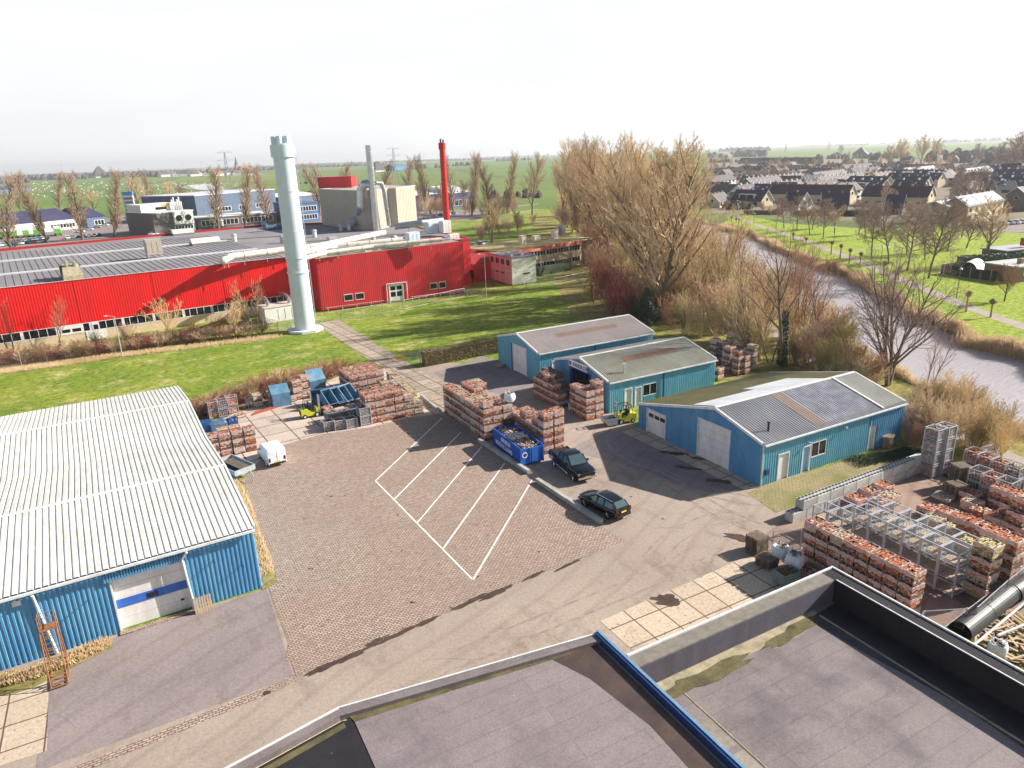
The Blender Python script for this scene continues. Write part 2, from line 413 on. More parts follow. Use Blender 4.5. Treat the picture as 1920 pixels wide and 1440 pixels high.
M['path'] = weather('gravel_path', (.34, .29, .26), (.27, .23, .21), .3, .95, mode='World')

def grassmat(name, a, b_, dry, amt=.6, sc=.12, far=False):
    mt, t, b = newmat(name, .95, 0, .15)
    vec = coords(t, 'World')
    col = mixc(t, maprange(t, noise(t, vec, sc, 6), .35, .65), a, b_)
    col = mixc(t, maprange(t, noise(t, vec, sc * 2.3, 8, .75), .52, .66, 0, amt), col, dry)
    if far:
        fl = N(t, 'ShaderNodeTexVoronoi', Scale=.0033, Randomness=.8); t.links.new(coords(t, 'World', (1, .35, 1), (0, 0, .6)), fl.inputs['Vector'])
        sp = t.nodes.new('ShaderNodeSeparateColor'); t.links.new(fl.outputs['Color'], sp.inputs[0])
        tint = ramp(t, sp.outputs[0], [(0, (.95, 1.05, .8)), (.35, (1.1, 1.0, .9)), (.6, (.8, .95, .85)), (.8, (1.35, 1.1, 1.0))], 'CONSTANT')
        col = mixc(t, .8, col, tint, 'MULTIPLY')
        ed = N(t, 'ShaderNodeTexVoronoi', Scale=.0033, Randomness=.8, feature='DISTANCE_TO_EDGE'); t.links.new(coords(t, 'World', (1, .35, 1), (0, 0, .6)), ed.inputs['Vector'])
        col = mixc(t, maprange(t, ed.outputs['Distance'], .006, .02, .7, 0), col, (.07, .08, .05))
    g = noise(t, coords(t, 'World', (1, 1, 1)), 1.1, 9, .85)
    col = mixc(t, 1.0, col, comb(t, maprange(t, g, .36, .64, .38, 1.62)), 'MULTIPLY')
    if not far: col = mixc(t, maprange(t, noise(t, coords(t, 'World', (1, 2.5, 1)), .55, 8, .8), .56, .66, 0, .55), col, dry)
    t.links.new(col, b.inputs['Base Color'])
    if not far: bump(t, b, g, .9, .25)
    return mt
M['grass'] = grassmat('meadow_grass', (.11, .19, .02), (.24, .28, .04), (.46, .4, .18), .85, .09)
M['parkgrass'] = grassmat('park_lawn', (.2, .29, .03), (.27, .33, .04), (.4, .38, .1), .5)
M['fields'] = grassmat('open_fields', (.1, .17, .04), (.15, .2, .06), (.2, .2, .09), .3, .01, True)
M['bankgrass'] = grassmat('rough_bank_grass', (.22, .22, .05), (.26, .22, .08), (.34, .25, .14), .8)
M['weeds'] = grassmat('weedy_verge', (.2, .19, .05), (.3, .24, .11), (.42, .32, .17), .8, .5)

def water():
    mt, t, b = newmat('canal_water', .12, 0, 1.0)
    b.inputs['Base Color'].default_value = (.46, .43, .46, 1)
    n = noise(t, coords(t, 'World', (.5, 1.6, 1), (0, 0, -.5)), 1.3, 6, .65)
    bump(t, b, n, .75, .25); return mt
M['water'] = water()
def felt(name, a, b_, wet):
    mt, t, b = newmat(name, .85, 0, .35)
    vec = coords(t, 'Object')
    n = noise(t, vec, .4, 6); br = t.nodes.new('ShaderNodeTexBrick'); br.offset = .37
    br.inputs['Scale'].default_value = 1; br.inputs['Brick Width'].default_value = 7.5; br.inputs['Row Height'].default_value = 1.0
    br.inputs['Mortar Size'].default_value = .022; br.inputs['Color1'].default_value = (*a, 1); br.inputs['Color2'].default_value = (*b_, 1)
    br.inputs['Mortar'].default_value = (*[x * .72 for x in b_], 1); t.links.new(vec, br.inputs['Vector'])
    n2 = noise(t, vec, 1.1, 7, .7)
    col = mixc(t, maprange(t, n, .42, .62, 0, .55), br.outputs['Color'], tuple(x * .62 for x in b_))
    col = mixc(t, maprange(t, n2, .3, .7, 0, .35), col, tuple(x * 1.5 for x in a))
    g = noise(t, vec, 11, 5, .85)
    col = mixc(t, 1.0, col, comb(t, maprange(t, g, .3, .7, .7, 1.35)), 'MULTIPLY')
    col = mixc(t, maprange(t, noise(t, vec, 3.1, 3, .5), .72, .76, 0, .25), col, (.42, .38, .34))
    t.links.new(col, b.inputs['Base Color'])
    if wet: t.links.new(maprange(t, n, .4, .6, .7, .35), b.inputs['Roughness'])
    bump(t, b, g, .3, .02); return mt
M['felt'] = felt('roofing_felt', (.205, .17, .178), (.195, .16, .168), False)
M['felt2'] = felt('worn_roofing_felt', (.185, .158, .158), (.165, .14, .145), True)
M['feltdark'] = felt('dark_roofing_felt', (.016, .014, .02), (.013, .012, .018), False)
M['damp'] = weather('damp_silt', (.085, .055, .045), (.05, .035, .035), .8, .5, bmp=.1)
M['mossfelt'] = weather('moss_on_felt', (.14, .12, .05), (.045, .04, .025), 1.6, .95, bmp=.5)
M['crust'] = weather('pale_crust', (.4, .36, .24), (.24, .2, .14), 2, .95, bmp=.5)
# ---------------------------------------------------------------- the setting: ground, yards, water
def sheet(name, poly, z, mat, hole=None):
    loops = [[Vector((p[0], p[1], 0)) for p in poly]]
    if hole: loops.append([Vector((p[0], p[1], 0)) for p in hole])
    pts = [p for l in loops for p in l]
    mb = MB(); mb.v = [(p.x, p.y, z) for p in pts]
    for a, b, c in tessellate_polygon(loops):
        n = (pts[b] - pts[a]).cross(pts[c] - pts[a]).z
        mb.f.append((a, b, c) if n > 0 else (a, c, b))
    return struct(mb.build(name, mat))
px = lambda l, z=0: [G(x, y, z) for x, y in l]
canal_out = px([(1920, 812), (1868, 786), (1800, 748), (1700, 716), (1640, 672), (1590, 650), (1530, 606), (1470, 556), (1400, 524), (1350, 470)]) + \
    [(150, 165), (162, 190), (185, 225), (215, 262), (228, 255), (205, 222)] + \
    px([(1352, 422), (1395, 428), (1425, 444), (1470, 466), (1520, 484), (1570, 500), (1612, 518), (1680, 560), (1735, 590), (1800, 620), (1860, 640), (1925, 655)]) + [(100, 20), (92, -20), (62, -20), (66, 10)]
cx_ = sum(p[0] for p in canal_out) / len(canal_out)
def shrink(poly, d):
    n = len(poly); out = []
    ar = sum(poly[i][0] * poly[(i + 1) % n][1] - poly[(i + 1) % n][0] * poly[i][1] for i in range(n))
    sg = 1 if ar > 0 else -1
    for i in range(n):
        p0, p1, p2 = poly[i - 1], poly[i], poly[(i + 1) % n]
        a = Vector((p1[0] - p0[0], p1[1] - p0[1])).normalized(); b = Vector((p2[0] - p1[0], p2[1] - p1[1])).normalized()
        t = (a + b).normalized() if (a + b).length > .1 else a
        out.append((p1[0] - t.y * d * sg, p1[1] + t.x * d * sg))
    return out
canal_in = shrink(canal_out, 1.6)
S_ = 15000
sheet('ground', [(-S_, -S_), (S_, -S_), (S_, S_), (-S_, S_)], 0.0, M['fields'], canal_out)
mb = MB(); n = len(canal_out)
for i in range(n):
    j = (i + 1) % n
    mb.quad((*canal_out[i], 0), (*canal_out[j], 0), (*canal_in[j], -1.1), (*canal_in[i], -1.1))
struct(mb.build('canal_bank', M['bankgrass']))
sheet('water', canal_out, -.75, M['water'])
near = [(-75, -30), (60, -30), (64, 12)] + [(p[0] - .4, p[1]) for p in px([(1920, 812), (1868, 786), (1800, 748), (1700, 716), (1640, 672), (1590, 650), (1530, 606), (1470, 556), (1400, 524), (1350, 470)])] + [(149, 166), (160, 191), (183, 226), (213, 263), (240, 330), (60, 330), (-90, 190)]
sheet('meadow', near, .006, M['grass'])
sheet('wood_floor', [(52, 34), (62, 12)] + [(p[0] - .8, p[1]) for p in px([(1920, 812), (1868, 786), (1800, 748), (1700, 716), (1640, 672), (1590, 650), (1530, 606), (1470, 556), (1400, 524), (1350, 470)])] + [(148, 167), (159, 192), (182, 227), (212, 264), (225, 300), (175, 310), (128, 215), (92, 150), (70, 108), (64, 86), (64, 40)], .012, M['bankgrass'])
park = px([(1350, 418), (1395, 425), (1430, 441), (1478, 462), (1530, 481), (1580, 497), (1622, 515), (1690, 556), (1745, 586), (1810, 616), (1870, 636), (1935, 650)]) + [(128, 20), (240, 20), (240, 140), (222, 160), (219, 190), (235, 225)]
sheet('park_lawn', park, .006, M['parkgrass'])
pth = [(1380, 408), (1440, 429), (1500, 448), (1560, 471), (1620, 494), (1680, 521), (1740, 545), (1800, 570), (1860, 592), (1930, 616), (1990, 640)]
pl = px(pth); mb = MB()
def ribbon(name, pts, wd, z, mat):
    mb = MB(); L = []
    for i, p in enumerate(pts):
        a = Vector(pts[max(0, i - 1)]); b = Vector(pts[min(len(pts) - 1, i + 1)]); t = (b - a).normalized()
        L.append(((p[0] - t.y * wd / 2, p[1] + t.x * wd / 2, z), (p[0] + t.y * wd / 2, p[1] - t.x * wd / 2, z)))
    for a, b in zip(L[:-1], L[1:]): mb.quad(a[1], b[1], b[0], a[0])
    return struct(mb.build(name, mat))
ribbon('canal_path', pl, 2.6, .014, M['path'])
ribbon('park_path', px([(1575, 471), (1640, 466), (1720, 458), (1820, 441), (1900, 428)]), 1.2, .012, M['path'])
ribbon('wood_path', px([(1385, 560), (1420, 598), (1480, 645), (1530, 682), (1600, 712), (1690, 762), (1760, 800), (1850, 838), (1925, 872)]), 2.2, .018, M['path'])
# front apron, road and yards
sheet('road', [(-30, 4), (61, 4), (61, 30), (57, 37)] + px([(1392, 903)]) + [(44.8, 55.9), (44.8, 60.9), (44.4, 75.2), (43.4, 86.2), (37.5, 90.9), (33, 90.4), (30.2, 84), (28.9, 72), (11, 72.5), (5.6, 65), (4.4, 46), (-30, 45)], .012, M['asphalt'])
sheet('warehouse_apron', [(-8.3, 31.9)] + px([(90, 1440)]) + px([(550, 1268), (500, 1104)]) + [(4.1, 45.9), (-8.2, 45.3)], .018, M['apron'])
sheet('shed_forecourt', px([(1060, 845), (1130, 812), (1203, 800)]) + [(44.6, 56.2), (44.6, 39.4)] + px([(1408, 917), (1330, 925), (1260, 905), (1160, 868)]), .018, M['apron'])
sheet('north_forecourt', px([(812, 700), (905, 668), (960, 683), (1012, 722), (940, 740), (830, 712)]), .018, M['apron'])
brick_poly = px([(505, 1108), (492, 1060), (478, 1000), (462, 930), (460, 900), (478, 872), (527, 836), (605, 814), (690, 802), (770, 783), (822, 776), (838, 784), (905, 832), (992, 893), (1060, 940), (1128, 988), (1174, 1016), (1080, 1050), (960, 1100), (860, 1140), (780, 1175), (700, 1210), (620, 1245), (556, 1271), (545, 1240), (535, 1240), (541, 1205), (520, 1150)])
sheet('brick_paving', brick_poly, .024, M['bricks'])
mb = MB()
road_s = px([(556, 1271), (500, 1296), (420, 1330), (330, 1368), (200, 1422), (120, 1455)])
ribbon('brick_gutter', road_s, .62, .0255, M['bricks'])
sheet('slab_yard', px([(350, 812), (440, 775), (560, 738), (650, 700), (730, 690), (790, 700), (834, 742), (828, 776), (770, 783), (690, 802), (605, 814), (527, 836), (480, 872), (440, 905), (395, 850)]), .0195, M['slabsbig'])
sheet('slab_track', px([(592, 606), (636, 600), (722, 655), (800, 702), (852, 728), (868, 752), (838, 782), (800, 748), (735, 700), (672, 662)]), .026, M['track'])
sheet('concrete_slabs', px([(-40, 1290), (92, 1270), (88, 1408), (-40, 1450)]), .024, M['slabs'])
sheet('loading_slabs', px([(1125, 1165), (1405, 1042), (1480, 1082), (1500, 1100), (1290, 1250), (1200, 1232)]), .024, M['slabs'])
sheet('shed_slabs', [(44.7, 39.2), (43.0, 39.3), (42.4, 55.8), (44.7, 55.8)], .026, M['slabs'])
sheet('overgrown_paving', px([(1436, 908), (1560, 872), (1672, 832), (1722, 842), (1722, 864), (1502, 946), (1455, 962), (1400, 925)]), .022, M['brickgrass'])
sheet('brick_yard', [(33, 7), (60, 7), (62, 12), (60, 30), (57, 37.5), (51.5, 37.2)] + px([(1470, 975), (1395, 1035), (1440, 1060), (1500, 1100)]) + [(33, 22)], .020, M['yardsoil'])
sheet('rubble_ground', [(31.5, 8), (60, 2), (60, 17.6), (40, 18.2), (31.5, 20)], .028, M['bankgrass'])
# weedy verges
sheet('verge', px([(345, 795), (400, 880), (430, 903), (458, 903), (478, 990), (500, 1060), (518, 1075), (520, 1092), (500, 1104), (492, 1108), (440, 960)]), .03, M['weeds'])
sheet('weed_strip', px([(-60, 1292), (0, 1262), (120, 1240), (205, 1192), (210, 1215), (150, 1245), (60, 1292), (-60, 1320)]), .032, M['weeds'])
sheet('hedge_soil', [(-62, 120.5), (-40, 121), (-20, 126.3), (0, 128.4), (12, 129.4), (20.5, 130), (20.5, 136), (6, 140), (-20, 137.5), (-62, 131)], .015, weather('leaf_litter', (.26, .17, .1), (.17, .15, .06), .5, .95, mode='World', bmp=.5))
sheet('hedge_soil', px([(345, 800), (440, 772), (560, 732), (652, 697), (652, 684), (560, 716), (440, 752), (340, 782)]), .034, weather('leaf_litter2', (.24, .13, .08), (.17, .12, .06), .7, .95, mode='World', bmp=.5))
# painted bay lines
mb = MB()
def line(a, b, wd=.13):
    a = Vector(G(*a)); b = Vector(G(*b)); t = (b - a).normalized(); nn = Vector((-t.y, t.x)) * wd / 2
    mb.quad((*(a - nn), .03), (*(b - nn), .03), (*(b + nn), .03), (*(a + nn), .03))
line((704, 902), (887, 1088)); line((704, 902), (829, 784)); line((740, 936), (864, 811)); line((783, 980), (903, 838)); line((831, 1029), (946, 869)); line((887, 1088), (998, 900))
M['linep'] = weather('worn_white_paint', (.74, .73, .7), (.42, .37, .33), 2.2, .8, mode='World', lo=.56, hi=.68)
struct(mb.build('bay_markings', M['linep']))
# stains of water and moss along the low edge of the paving
rs = random.Random(4)
def blotch(cx, cy, rx, ry, rot, seed, z=.029):
    r_ = random.Random(seed); pts = []
    for i in range(22):
        t = 2 * math.pi * i / 22; k = .6 + .55 * r_.random()
        x = rx * k * math.cos(t); y = ry * k * math.sin(t)
        pts.append((cx + x * math.cos(rot) - y * math.sin(rot), cy + x * math.sin(rot) + y * math.cos(rot)))
    return pts
M['puddle'] = weather('wet_silt', (.045, .025, .018), (.09, .055, .04), 1.2, .6, mode='World')
for i, (x, y, rx, ry) in enumerate([(604, 1253, 1.1, .28), (660, 1230, 1.6, .25), (705, 1203, .9, .2), (745, 1190, 1.8, .22), (800, 1166, 1.2, .2), (880, 1130, 1.6, .25), (930, 1112, 1.4, .32), (1000, 1080, 1.3, .2), (1065, 1060, 1.6, .18), (500, 1300, .25, .2), (1250, 1126, .95, .75), (1262, 850, 1.7, .4), (1290, 878, 1.5, .35), (1345, 902, 1.3, .5), (1310, 860, .9, .3), (1395, 1010, 1.6, .5)]):
    c = G(x, y); sheet('damp_stain', blotch(*c, rx, ry, R(10 if x < 1200 else -50), i), .031 + i * .0004, M['puddle'])

# oil spots and moss tufts dotted over the paving, and drag marks from forklift tyres
mb = MB(); k_ = 0
while k_ < 70:
    x, y = rs.uniform(500, 1250), rs.uniform(800, 1230); c = G(x, y)
    if not (5.5 < c[0] < 43 and 38 < c[1] < 71 and not (29 < c[0] < 36 and c[1] > 49)): continue
    r0 = rs.uniform(.02, .085) * (2.0 if rs.random() < .06 else 1); pts = blotch(c[0], c[1], r0 * 1.5, r0, rs.uniform(0, 3), k_); n = len(mb.v)
    mb.v += [(p[0], p[1], .0345) for p in pts]
    for t in tessellate_polygon([[Vector((p[0], p[1], 0)) for p in pts]]): mb.f.append(tuple(n + i for i in t))
    k_ += 1
struct(mb.build('oil_spots', M['puddle']))
M['tyremark'] = weather('tyre_marks', (.24, .185, .155), (.33, .26, .22), 1.6, .9, mode='World', lo=.4, hi=.6)
for i, pts in enumerate([[(1290, 1030), (1240, 1060), (1160, 1095), (1060, 1135), (950, 1180), (830, 1230)], [(1390, 960), (1330, 965), (1250, 1000), (1200, 1050)], [(1200, 880), (1260, 905), (1330, 930), (1400, 945), (1470, 950)], [(1120, 800), (1110, 830), (1150, 870), (1230, 900), (1330, 960), (1420, 1000)]]):
    for d_ in (0, 1.5):
        q = [Vector(p) for p in px(pts)]; L_ = []
        for j in range(len(q) - 1):
            for f in range(6): 
                t_ = f / 6; a0_, a1_, a2_, a3_ = q[max(0, j - 1)], q[j], q[j + 1], q[min(len(q) - 1, j + 2)]
                L_.append(.5 * ((2 * a1_) + (a2_ - a0_) * t_ + (2 * a0_ - 5 * a1_ + 4 * a2_ - a3_) * t_ * t_ + (3 * a1_ - a0_ - 3 * a2_ + a3_) * t_ ** 3))
        L_ = [tuple(p + Vector((-(L_[min(n_ + 1, len(L_) - 1)] - L_[max(0, n_ - 1)]).normalized().y, (L_[min(n_ + 1, len(L_) - 1)] - L_[max(0, n_ - 1)]).normalized().x)) * d_) for n_, p in enumerate(L_)]
        ribbon('tyre_mark', L_, .2, .0195 + .0003 * (i * 2 + (d_ > 0)), M['tyremark'])
# ---------------------------------------------------------------- corrugated buildings
def corr_wall(mb, F, L, z0, topf, pitch=.28, dep=.045, holes=()):
    """ribbed sheet in frame F along s 0..L; holes=(s0,s1,za,zb)"""
    (ox, oy), (dx, dy), (nx, ny) = F
    br = set([0.0, L]); k = 0
    while k * pitch < L:
        for fr in (0, .38, .5, .88):
            s = (k + fr) * pitch
            if 0 < s < L: br.add(round(s, 4))
        k += 1
    for h in holes: br.add(h[0]); br.add(h[1])
    br = sorted(br)
    def off(s):
        fr = (s / pitch) % 1.0
        if fr < .38: return 0
        if fr < .5: return dep * (fr - .38) / .12
        if fr < .88: return dep
        return dep * (1 - (fr - .88) / .12)
    P = lambda s, z: (ox + dx * s + nx * off(s), oy + dy * s + ny * off(s), z)
    for a, b in zip(br[:-1], br[1:]):
        mid = (a + b) / 2; hs = [h for h in holes if h[0] - 1e-4 <= mid <= h[1] + 1e-4]
        segs = [(z0, None)]
        if hs:
            segs = []; z = z0
            for h in sorted(hs, key=lambda q: q[2]):
                if h[2] > z + .01: segs.append((z, h[2]))
                z = h[3]
            segs.append((z, None))
        for za, zb in segs:
            ta = topf(a) if zb is None else zb; tb = topf(b) if zb is None else zb
            mb.quad(P(a, za), P(b, za), P(b, tb), P(a, ta))
def corr_roof(mb, x0, x1, a, b, pitch=.3, dep=.05, lift=0.0, wide=False):
    """sheet between (y,z) a and b, ribs running from a to b"""
    br = []; k = 0; L = x1 - x0
    while k * pitch < L:
        for fr in ((0, .2, .28, .92) if wide else (0, .4, .5, .9)):
            s = (k + fr) * pitch
            if s < L: br.append(s)
        k += 1
    br.append(L)
    for s, e in zip(br[:-1], br[1:]):
        def o(s_):
            fr = round((s_ / pitch) % 1.0, 3)
            return dep if (.27 if wide else .49) < fr < (.93 if wide else .91) else 0
        z1, z2 = o(s) + lift, o(e) + lift
        mb.quad((x0 + s, a[0], a[1] + z1), (x0 + e, a[0], a[1] + z2), (x0 + e, b[0], b[1] + z2), (x0 + s, b[0], b[1] + z1))
def roofz(prof, y):
    for (a, za), (b, zb) in zip(prof[:-1], prof[1:]):
        if a - 1e-6 <= y <= b + 1e-6: return za + (zb - za) * (y - a) / (b - a)
    return prof[-1][1]
def frames(x0, x1, y0, y1):
    """front(-y), right(+x), back(+y), left(-x) wall frames and lengths"""
    return {'f': (((x0, y0), (1, 0), (0, -1)), x1 - x0), 'r': (((x1, y0), (0, 1), (1, 0)), y1 - y0),
            'b': (((x0, y1), (1, 0), (0, 1)), x1 - x0), 'l': (((x0, y0), (0, 1), (-1, 0)), y1 - y0)}
def shed_shell(root, x0, x1, prof, wm, rm_, holes={}, pitch=.28, rp=.3, ov=.25, wallm={}, gut=True, rdep=.05):
    y0, y1 = prof[0][0], prof[-1][0]
    fr = frames(x0, x1, y0, y1)
    for k, (F, L) in fr.items():
        mb = MB()
        tf = (lambda s: roofz(prof, y0 + s) - .04) if k in 'lr' else ((lambda s: prof[0][1] - .04) if k == 'f' else (lambda s: prof[-1][1] - .04))
        corr_wall(mb, F, L, 0.0, tf, pitch, .05, holes.get(k, ()))
        mb.build('wall', wallm.get(k, wm), root)
    mb = MB()
    for k, (F, L) in fr.items(): mb.ob(F, -.05, L + .05, .0, .09, 0, .18) if not holes.get(k) else None
    if mb.v: mb.build('plinth', M['conc'], root)
    for i, (a, b) in enumerate(zip(prof[:-1], prof[1:])):
        a2, b2 = a, b
        if i == 0: sl_ = (b[1] - a[1]) / (b[0] - a[0]); a2 = (a[0] - ov, a[1] - sl_ * ov)
        if i == len(prof) - 2: sl_ = (b[1] - a[1]) / (b[0] - a[0]); b2 = (b[0] + ov, b[1] + sl_ * ov)
        mb = MB(); corr_roof(mb, x0 - .12, x1 + .12, a2, b2, rp, rdep, 0, rp > .35)
        mb.build('roof', rm_[i] if isinstance(rm_, list) else rm_, root)
    for x in (x0 - .2, x1 + .06):
        mb = MB()
        for a, b in zip(prof[:-1], prof[1:]):
            mb.hexa([(x, a[0], a[1] - .16), (x + .14, a[0], a[1] - .16), (x + .14, b[0], b[1] - .16), (x, b[0], b[1] - .16),
                     (x, a[0], a[1] + .09), (x + .14, a[0], a[1] + .09), (x + .14, b[0], b[1] + .09), (x, b[0], b[1] + .09)])
        mb.build('verge_trim', M['trimw'], root)
    mb = MB()
    for y, z in prof[1:-1]:
        pk = [zz for yy, zz in prof]
        if z >= max(pk) - .3: mb.box(x0 - .1, x1 + .1, y - .16, y + .16, z + .04, z + .11)
    if mb.v: mb.build('ridge_cap', M['trimw'], root)
    if gut:
        mb = MB(); mb.box(x0 - .1, x1 + .1, y0 - ov - .13, y0 - ov + .02, prof[0][1] - .22, prof[0][1] - .08)
        mb.build('gutter', M['trimw'], root)
    return fr
def panel_door(root, F, s0, s1, z1, mat=None, frame=M['trimw'], n=4, rec=.12, kind='roller_door', fw=.1, z0=.03):
    mb = MB(); h = (z1 - z0) / n
    for i in range(n): mb.ob(F, s0 + fw, s1 - fw, -rec, -rec + .06, z0 + i * h + .01, z0 + (i + 1) * h - .01)
    mb.ob(F, s0 + fw, s1 - fw, -rec - .03, -rec - .005, z0, z1)
    d = mb.build(kind, mat or M['doorw'], root)
    mb = MB()
    mb.ob(F, s0, s0 + fw, -rec, .07, 0, z1); mb.ob(F, s1 - fw, s1, -rec, .07, 0, z1); mb.ob(F, s0, s1, -rec, .075, z1, z1 + fw)
    mb.build('frame', frame, d)
    return d
def window(root, F, s0, s1, z0, z1, n=2, rec=.05, mat=None, fw=.07, out=.07, kind='window'):
    mb = MB(); w = (s1 - s0) / n
    mb.ob(F, s0, s1, -rec, out, z0, z0 + fw); mb.ob(F, s0, s1, -rec, out, z1 - fw, z1)
    for i in range(n + 1):
        c = s0 + i * w; mb.ob(F, max(s0, c - fw / 2), min(s1, c + fw / 2), -rec, out - .004, z0 + fw, z1 - fw)
    d = mb.build(kind, mat or M['trimw'], root)
    mb = MB(); mb.ob(F, s0 + .01, s1 - .01, -rec + .01, .02, z0 + .01, z1 - .01); mb.build('pane', M['glass'], d)
    return d
def text(root, body, size, mat, origin, xdir, ydir, name='lettering', ext=.01, align='LEFT', bold=0.0, space=1.0):
    c = D.curves.new(name, 'FONT'); c.body = body; c.size = size; c.extrude = ext; c.align_x = align; c.offset = bold; c.space_character = space
    o = D.objects.new(name, c); COL.objects.link(o)
    X = Vector(xdir).normalized(); Y = Vector(ydir).normalized(); Z = X.cross(Y)
    mm = Matrix.Identity(4)
    for i in range(3): mm[i][0] = X[i]; mm[i][1] = Y[i]; mm[i][2] = Z[i]; mm[i][3] = origin[i]
    dg = bpy.context.evaluated_depsgraph_get(); me = D.meshes.new_from_object(o.evaluated_get(dg))
    D.objects.remove(o); me.materials.clear(); me.materials.append(mat)
    me.transform(mm)
    ob = D.objects.new(name, me); COL.objects.link(ob)
    if root: ob.parent = root
    return ob

# --- shed 3, nearest, wide
s3 = thing('blue_shed', 'nearest wide blue corrugated shed with two white roller doors and grey roof', 'shed', (0, 0, 0))
prof = [(39.1, 4.0), (44.8, 5.5), (55.8, 2.72)]
F3 = frames(44.7, 63.6, 39.1, 55.8)
hl = {'l': ((12.4, 15.4, 0, 2.55), (3.7, 7.9, 0, 3.85)), 'f': ((1.9, 3.3, 0, 2.45), (4.9, 6.0, 0, 2.45), (6.1, 8.0, 1.2, 2.65), (14.0, 15.0, 0, 2.5))}
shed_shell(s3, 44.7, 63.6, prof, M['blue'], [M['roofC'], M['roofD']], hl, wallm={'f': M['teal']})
FL = F3['l'][0]; FF = F3['f'][0]
d = panel_door(s3, FL, 12.4, 15.4, 2.55)
mb = MB()
for i in range(3): mb.ob(FL, 12.65 + i * .88, 13.35 + i * .88, -.11, -.035, 1.75, 2.15)
mb.build('window', M['glass'], d)
panel_door(s3, FL, 3.7, 7.9, 3.85, n=5)
panel_door(s3, FF, 1.9, 3.3, 2.45, n=1, kind='double_door')
d = panel_door(s3, FF, 4.9, 6.0, 2.45, n=1, kind='door', mat=weather('pale_blue_door', (.3, .5, .72), (.26, .45, .66), 1, .5)); d['label'] = 'pale blue personnel door'
window(s3, FF, 6.1, 8.0, 1.2, 2.65, 2)
panel_door(s3, FF, 14.0, 15.0, 2.5, n=1, kind='door')
mb = MB(); mb.ob(FF, 14.05, 18.9, .06, .1, 0, 3.8); 
mb = MB(); corr_wall(mb, ((59.0, 39.02), (1, 0), (0, -1)), 4.6, .02, lambda s: 3.9, .28, .05, ((-.3, .75, 0, 2.55),)); mb.build('cladding_panel', M['blue'], s3)['label'] = 'darker blue replacement cladding'
def roofpatch(root, name, x0, x1, a, b, prof_a, prof_b, mat, lift=.03, pitch=.3):
    def pt(t): return (prof_a[0] + (prof_b[0] - prof_a[0]) * t, prof_a[1] + (prof_b[1] - prof_a[1]) * t)
    mb = MB(); corr_roof(mb, x0, x1, pt(a), pt(b), pitch, .05, lift); return mb.build(name, mat, root)
M['rustroof'] = roofmat('rusty_sheet', (.3, .19, .13), (.26, .15, .1))
M['shinyroof'] = roofmat('new_bluish_sheet', (.19, .2, .25), (.36, .36, .4), sc=1.2)
M['palesheet'] = weather('white_roof_sheet', (.6, .63, .66), (.45, .48, .52), .4, .5)
roofpatch(s3, 'roof_patch', 51.3, 52.9, .02, .98, prof[0], prof[1], M['rustroof'])['label'] = 'rusty sheet strip'
roofpatch(s3, 'roof_patch', 53.0, 60.0, .04, .98, prof[0], prof[1], M['shinyroof'])['label'] = 'bluish newer sheets'
roofpatch(s3, 'roof_patch', 60.3, 63.6, .0, .98, prof[0], prof[1], M['roofB'], .034)['label'] = 'weathered grey sheets'
mb = MB(); 
def rp(t, x, dz): 
    y = prof[1][0] + (prof[2][0] - prof[1][0]) * t; z = prof[1][1] + (prof[2][1] - prof[1][1]) * t; return (x, y, z + dz)
for x0, x1, t0, t1 in ((45.0, 53.0, .03, .3), (53.05, 59.5, .03, .44)):
    mb.hexa([rp(t0, x0, .07), rp(t0, x1, .07), rp(t1, x1, .07), rp(t1, x0, .07), rp(t0, x0, .12), rp(t0, x1, .12), rp(t1, x1, .12), rp(t1, x0, .12)])
mb.build('roof_sheet', M['palesheet'], s3)['label'] = 'smooth white roof sheeting'
mb = MB(); mb.hexa([(60.1, 38.9, 4.08), (60.28, 38.9, 4.08), (60.28, 44.8, 5.6), (60.1, 44.8, 5.6), (60.1, 38.9, 4.14), (60.28, 38.9, 4.14), (60.28, 44.8, 5.67), (60.1, 44.8, 5.67)])
mb.build('roof_seam', M['trimw'], s3)
mb = MB(); mb.tube((46.5, 40.3, 4.2), (46.5, 40.3, 5.1), .09); mb.tube((46.5, 40.3, 5.1), (46.5, 40.3, 5.2), .13); mb.build('flue', M['black'], s3)
mb = MB(); mb.tube((44.62, 39.0, 0), (44.62, 39.0, 3.9), .06); mb.build('downpipe', M['trimw'], s3)
mb = MB(); mb.ob(FF, .35, .75, .06, .22, 1.0, 1.5); mb.build('meter_box', M['darkblue'], s3)
mb = MB()
for s_, z in ((5.6, 2.85), (10.2, 3.3)):
    mb = MB(); mb.ob(FF, s_ - .05, s_ + .05, .05, .35, z, z + .05); mb.ob(FF, s_ - .12, s_ + .12, .3, .42, z - .06, z + .08)
    mb.build('wall_lamp', M['steel'], s3)

# --- shed 2, with sign
s2 = thing('blue_shed', 'middle blue shed with lettered sign above its dark open doorway', 'shed')
prof2 = [(61.0, 3.75), (66.7, 5.2), (72.3, 3.75)]
F2 = frames(44.6, 60.3, 61.0, 72.3); FL = F2['l'][0]; FF = F2['f'][0]
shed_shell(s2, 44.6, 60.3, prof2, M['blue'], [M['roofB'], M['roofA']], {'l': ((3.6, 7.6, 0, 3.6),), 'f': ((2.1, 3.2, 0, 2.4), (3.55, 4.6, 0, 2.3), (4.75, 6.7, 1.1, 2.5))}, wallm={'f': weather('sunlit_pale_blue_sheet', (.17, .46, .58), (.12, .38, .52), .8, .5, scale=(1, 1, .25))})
panel_door(s2, FF, 2.1, 3.2, 2.4, n=1, kind='double_door'); panel_door(s2, FF, 3.55, 4.6, 2.3, n=1, kind='door'); window(s2, FF, 4.75, 6.7, 1.1, 2.5, 2)
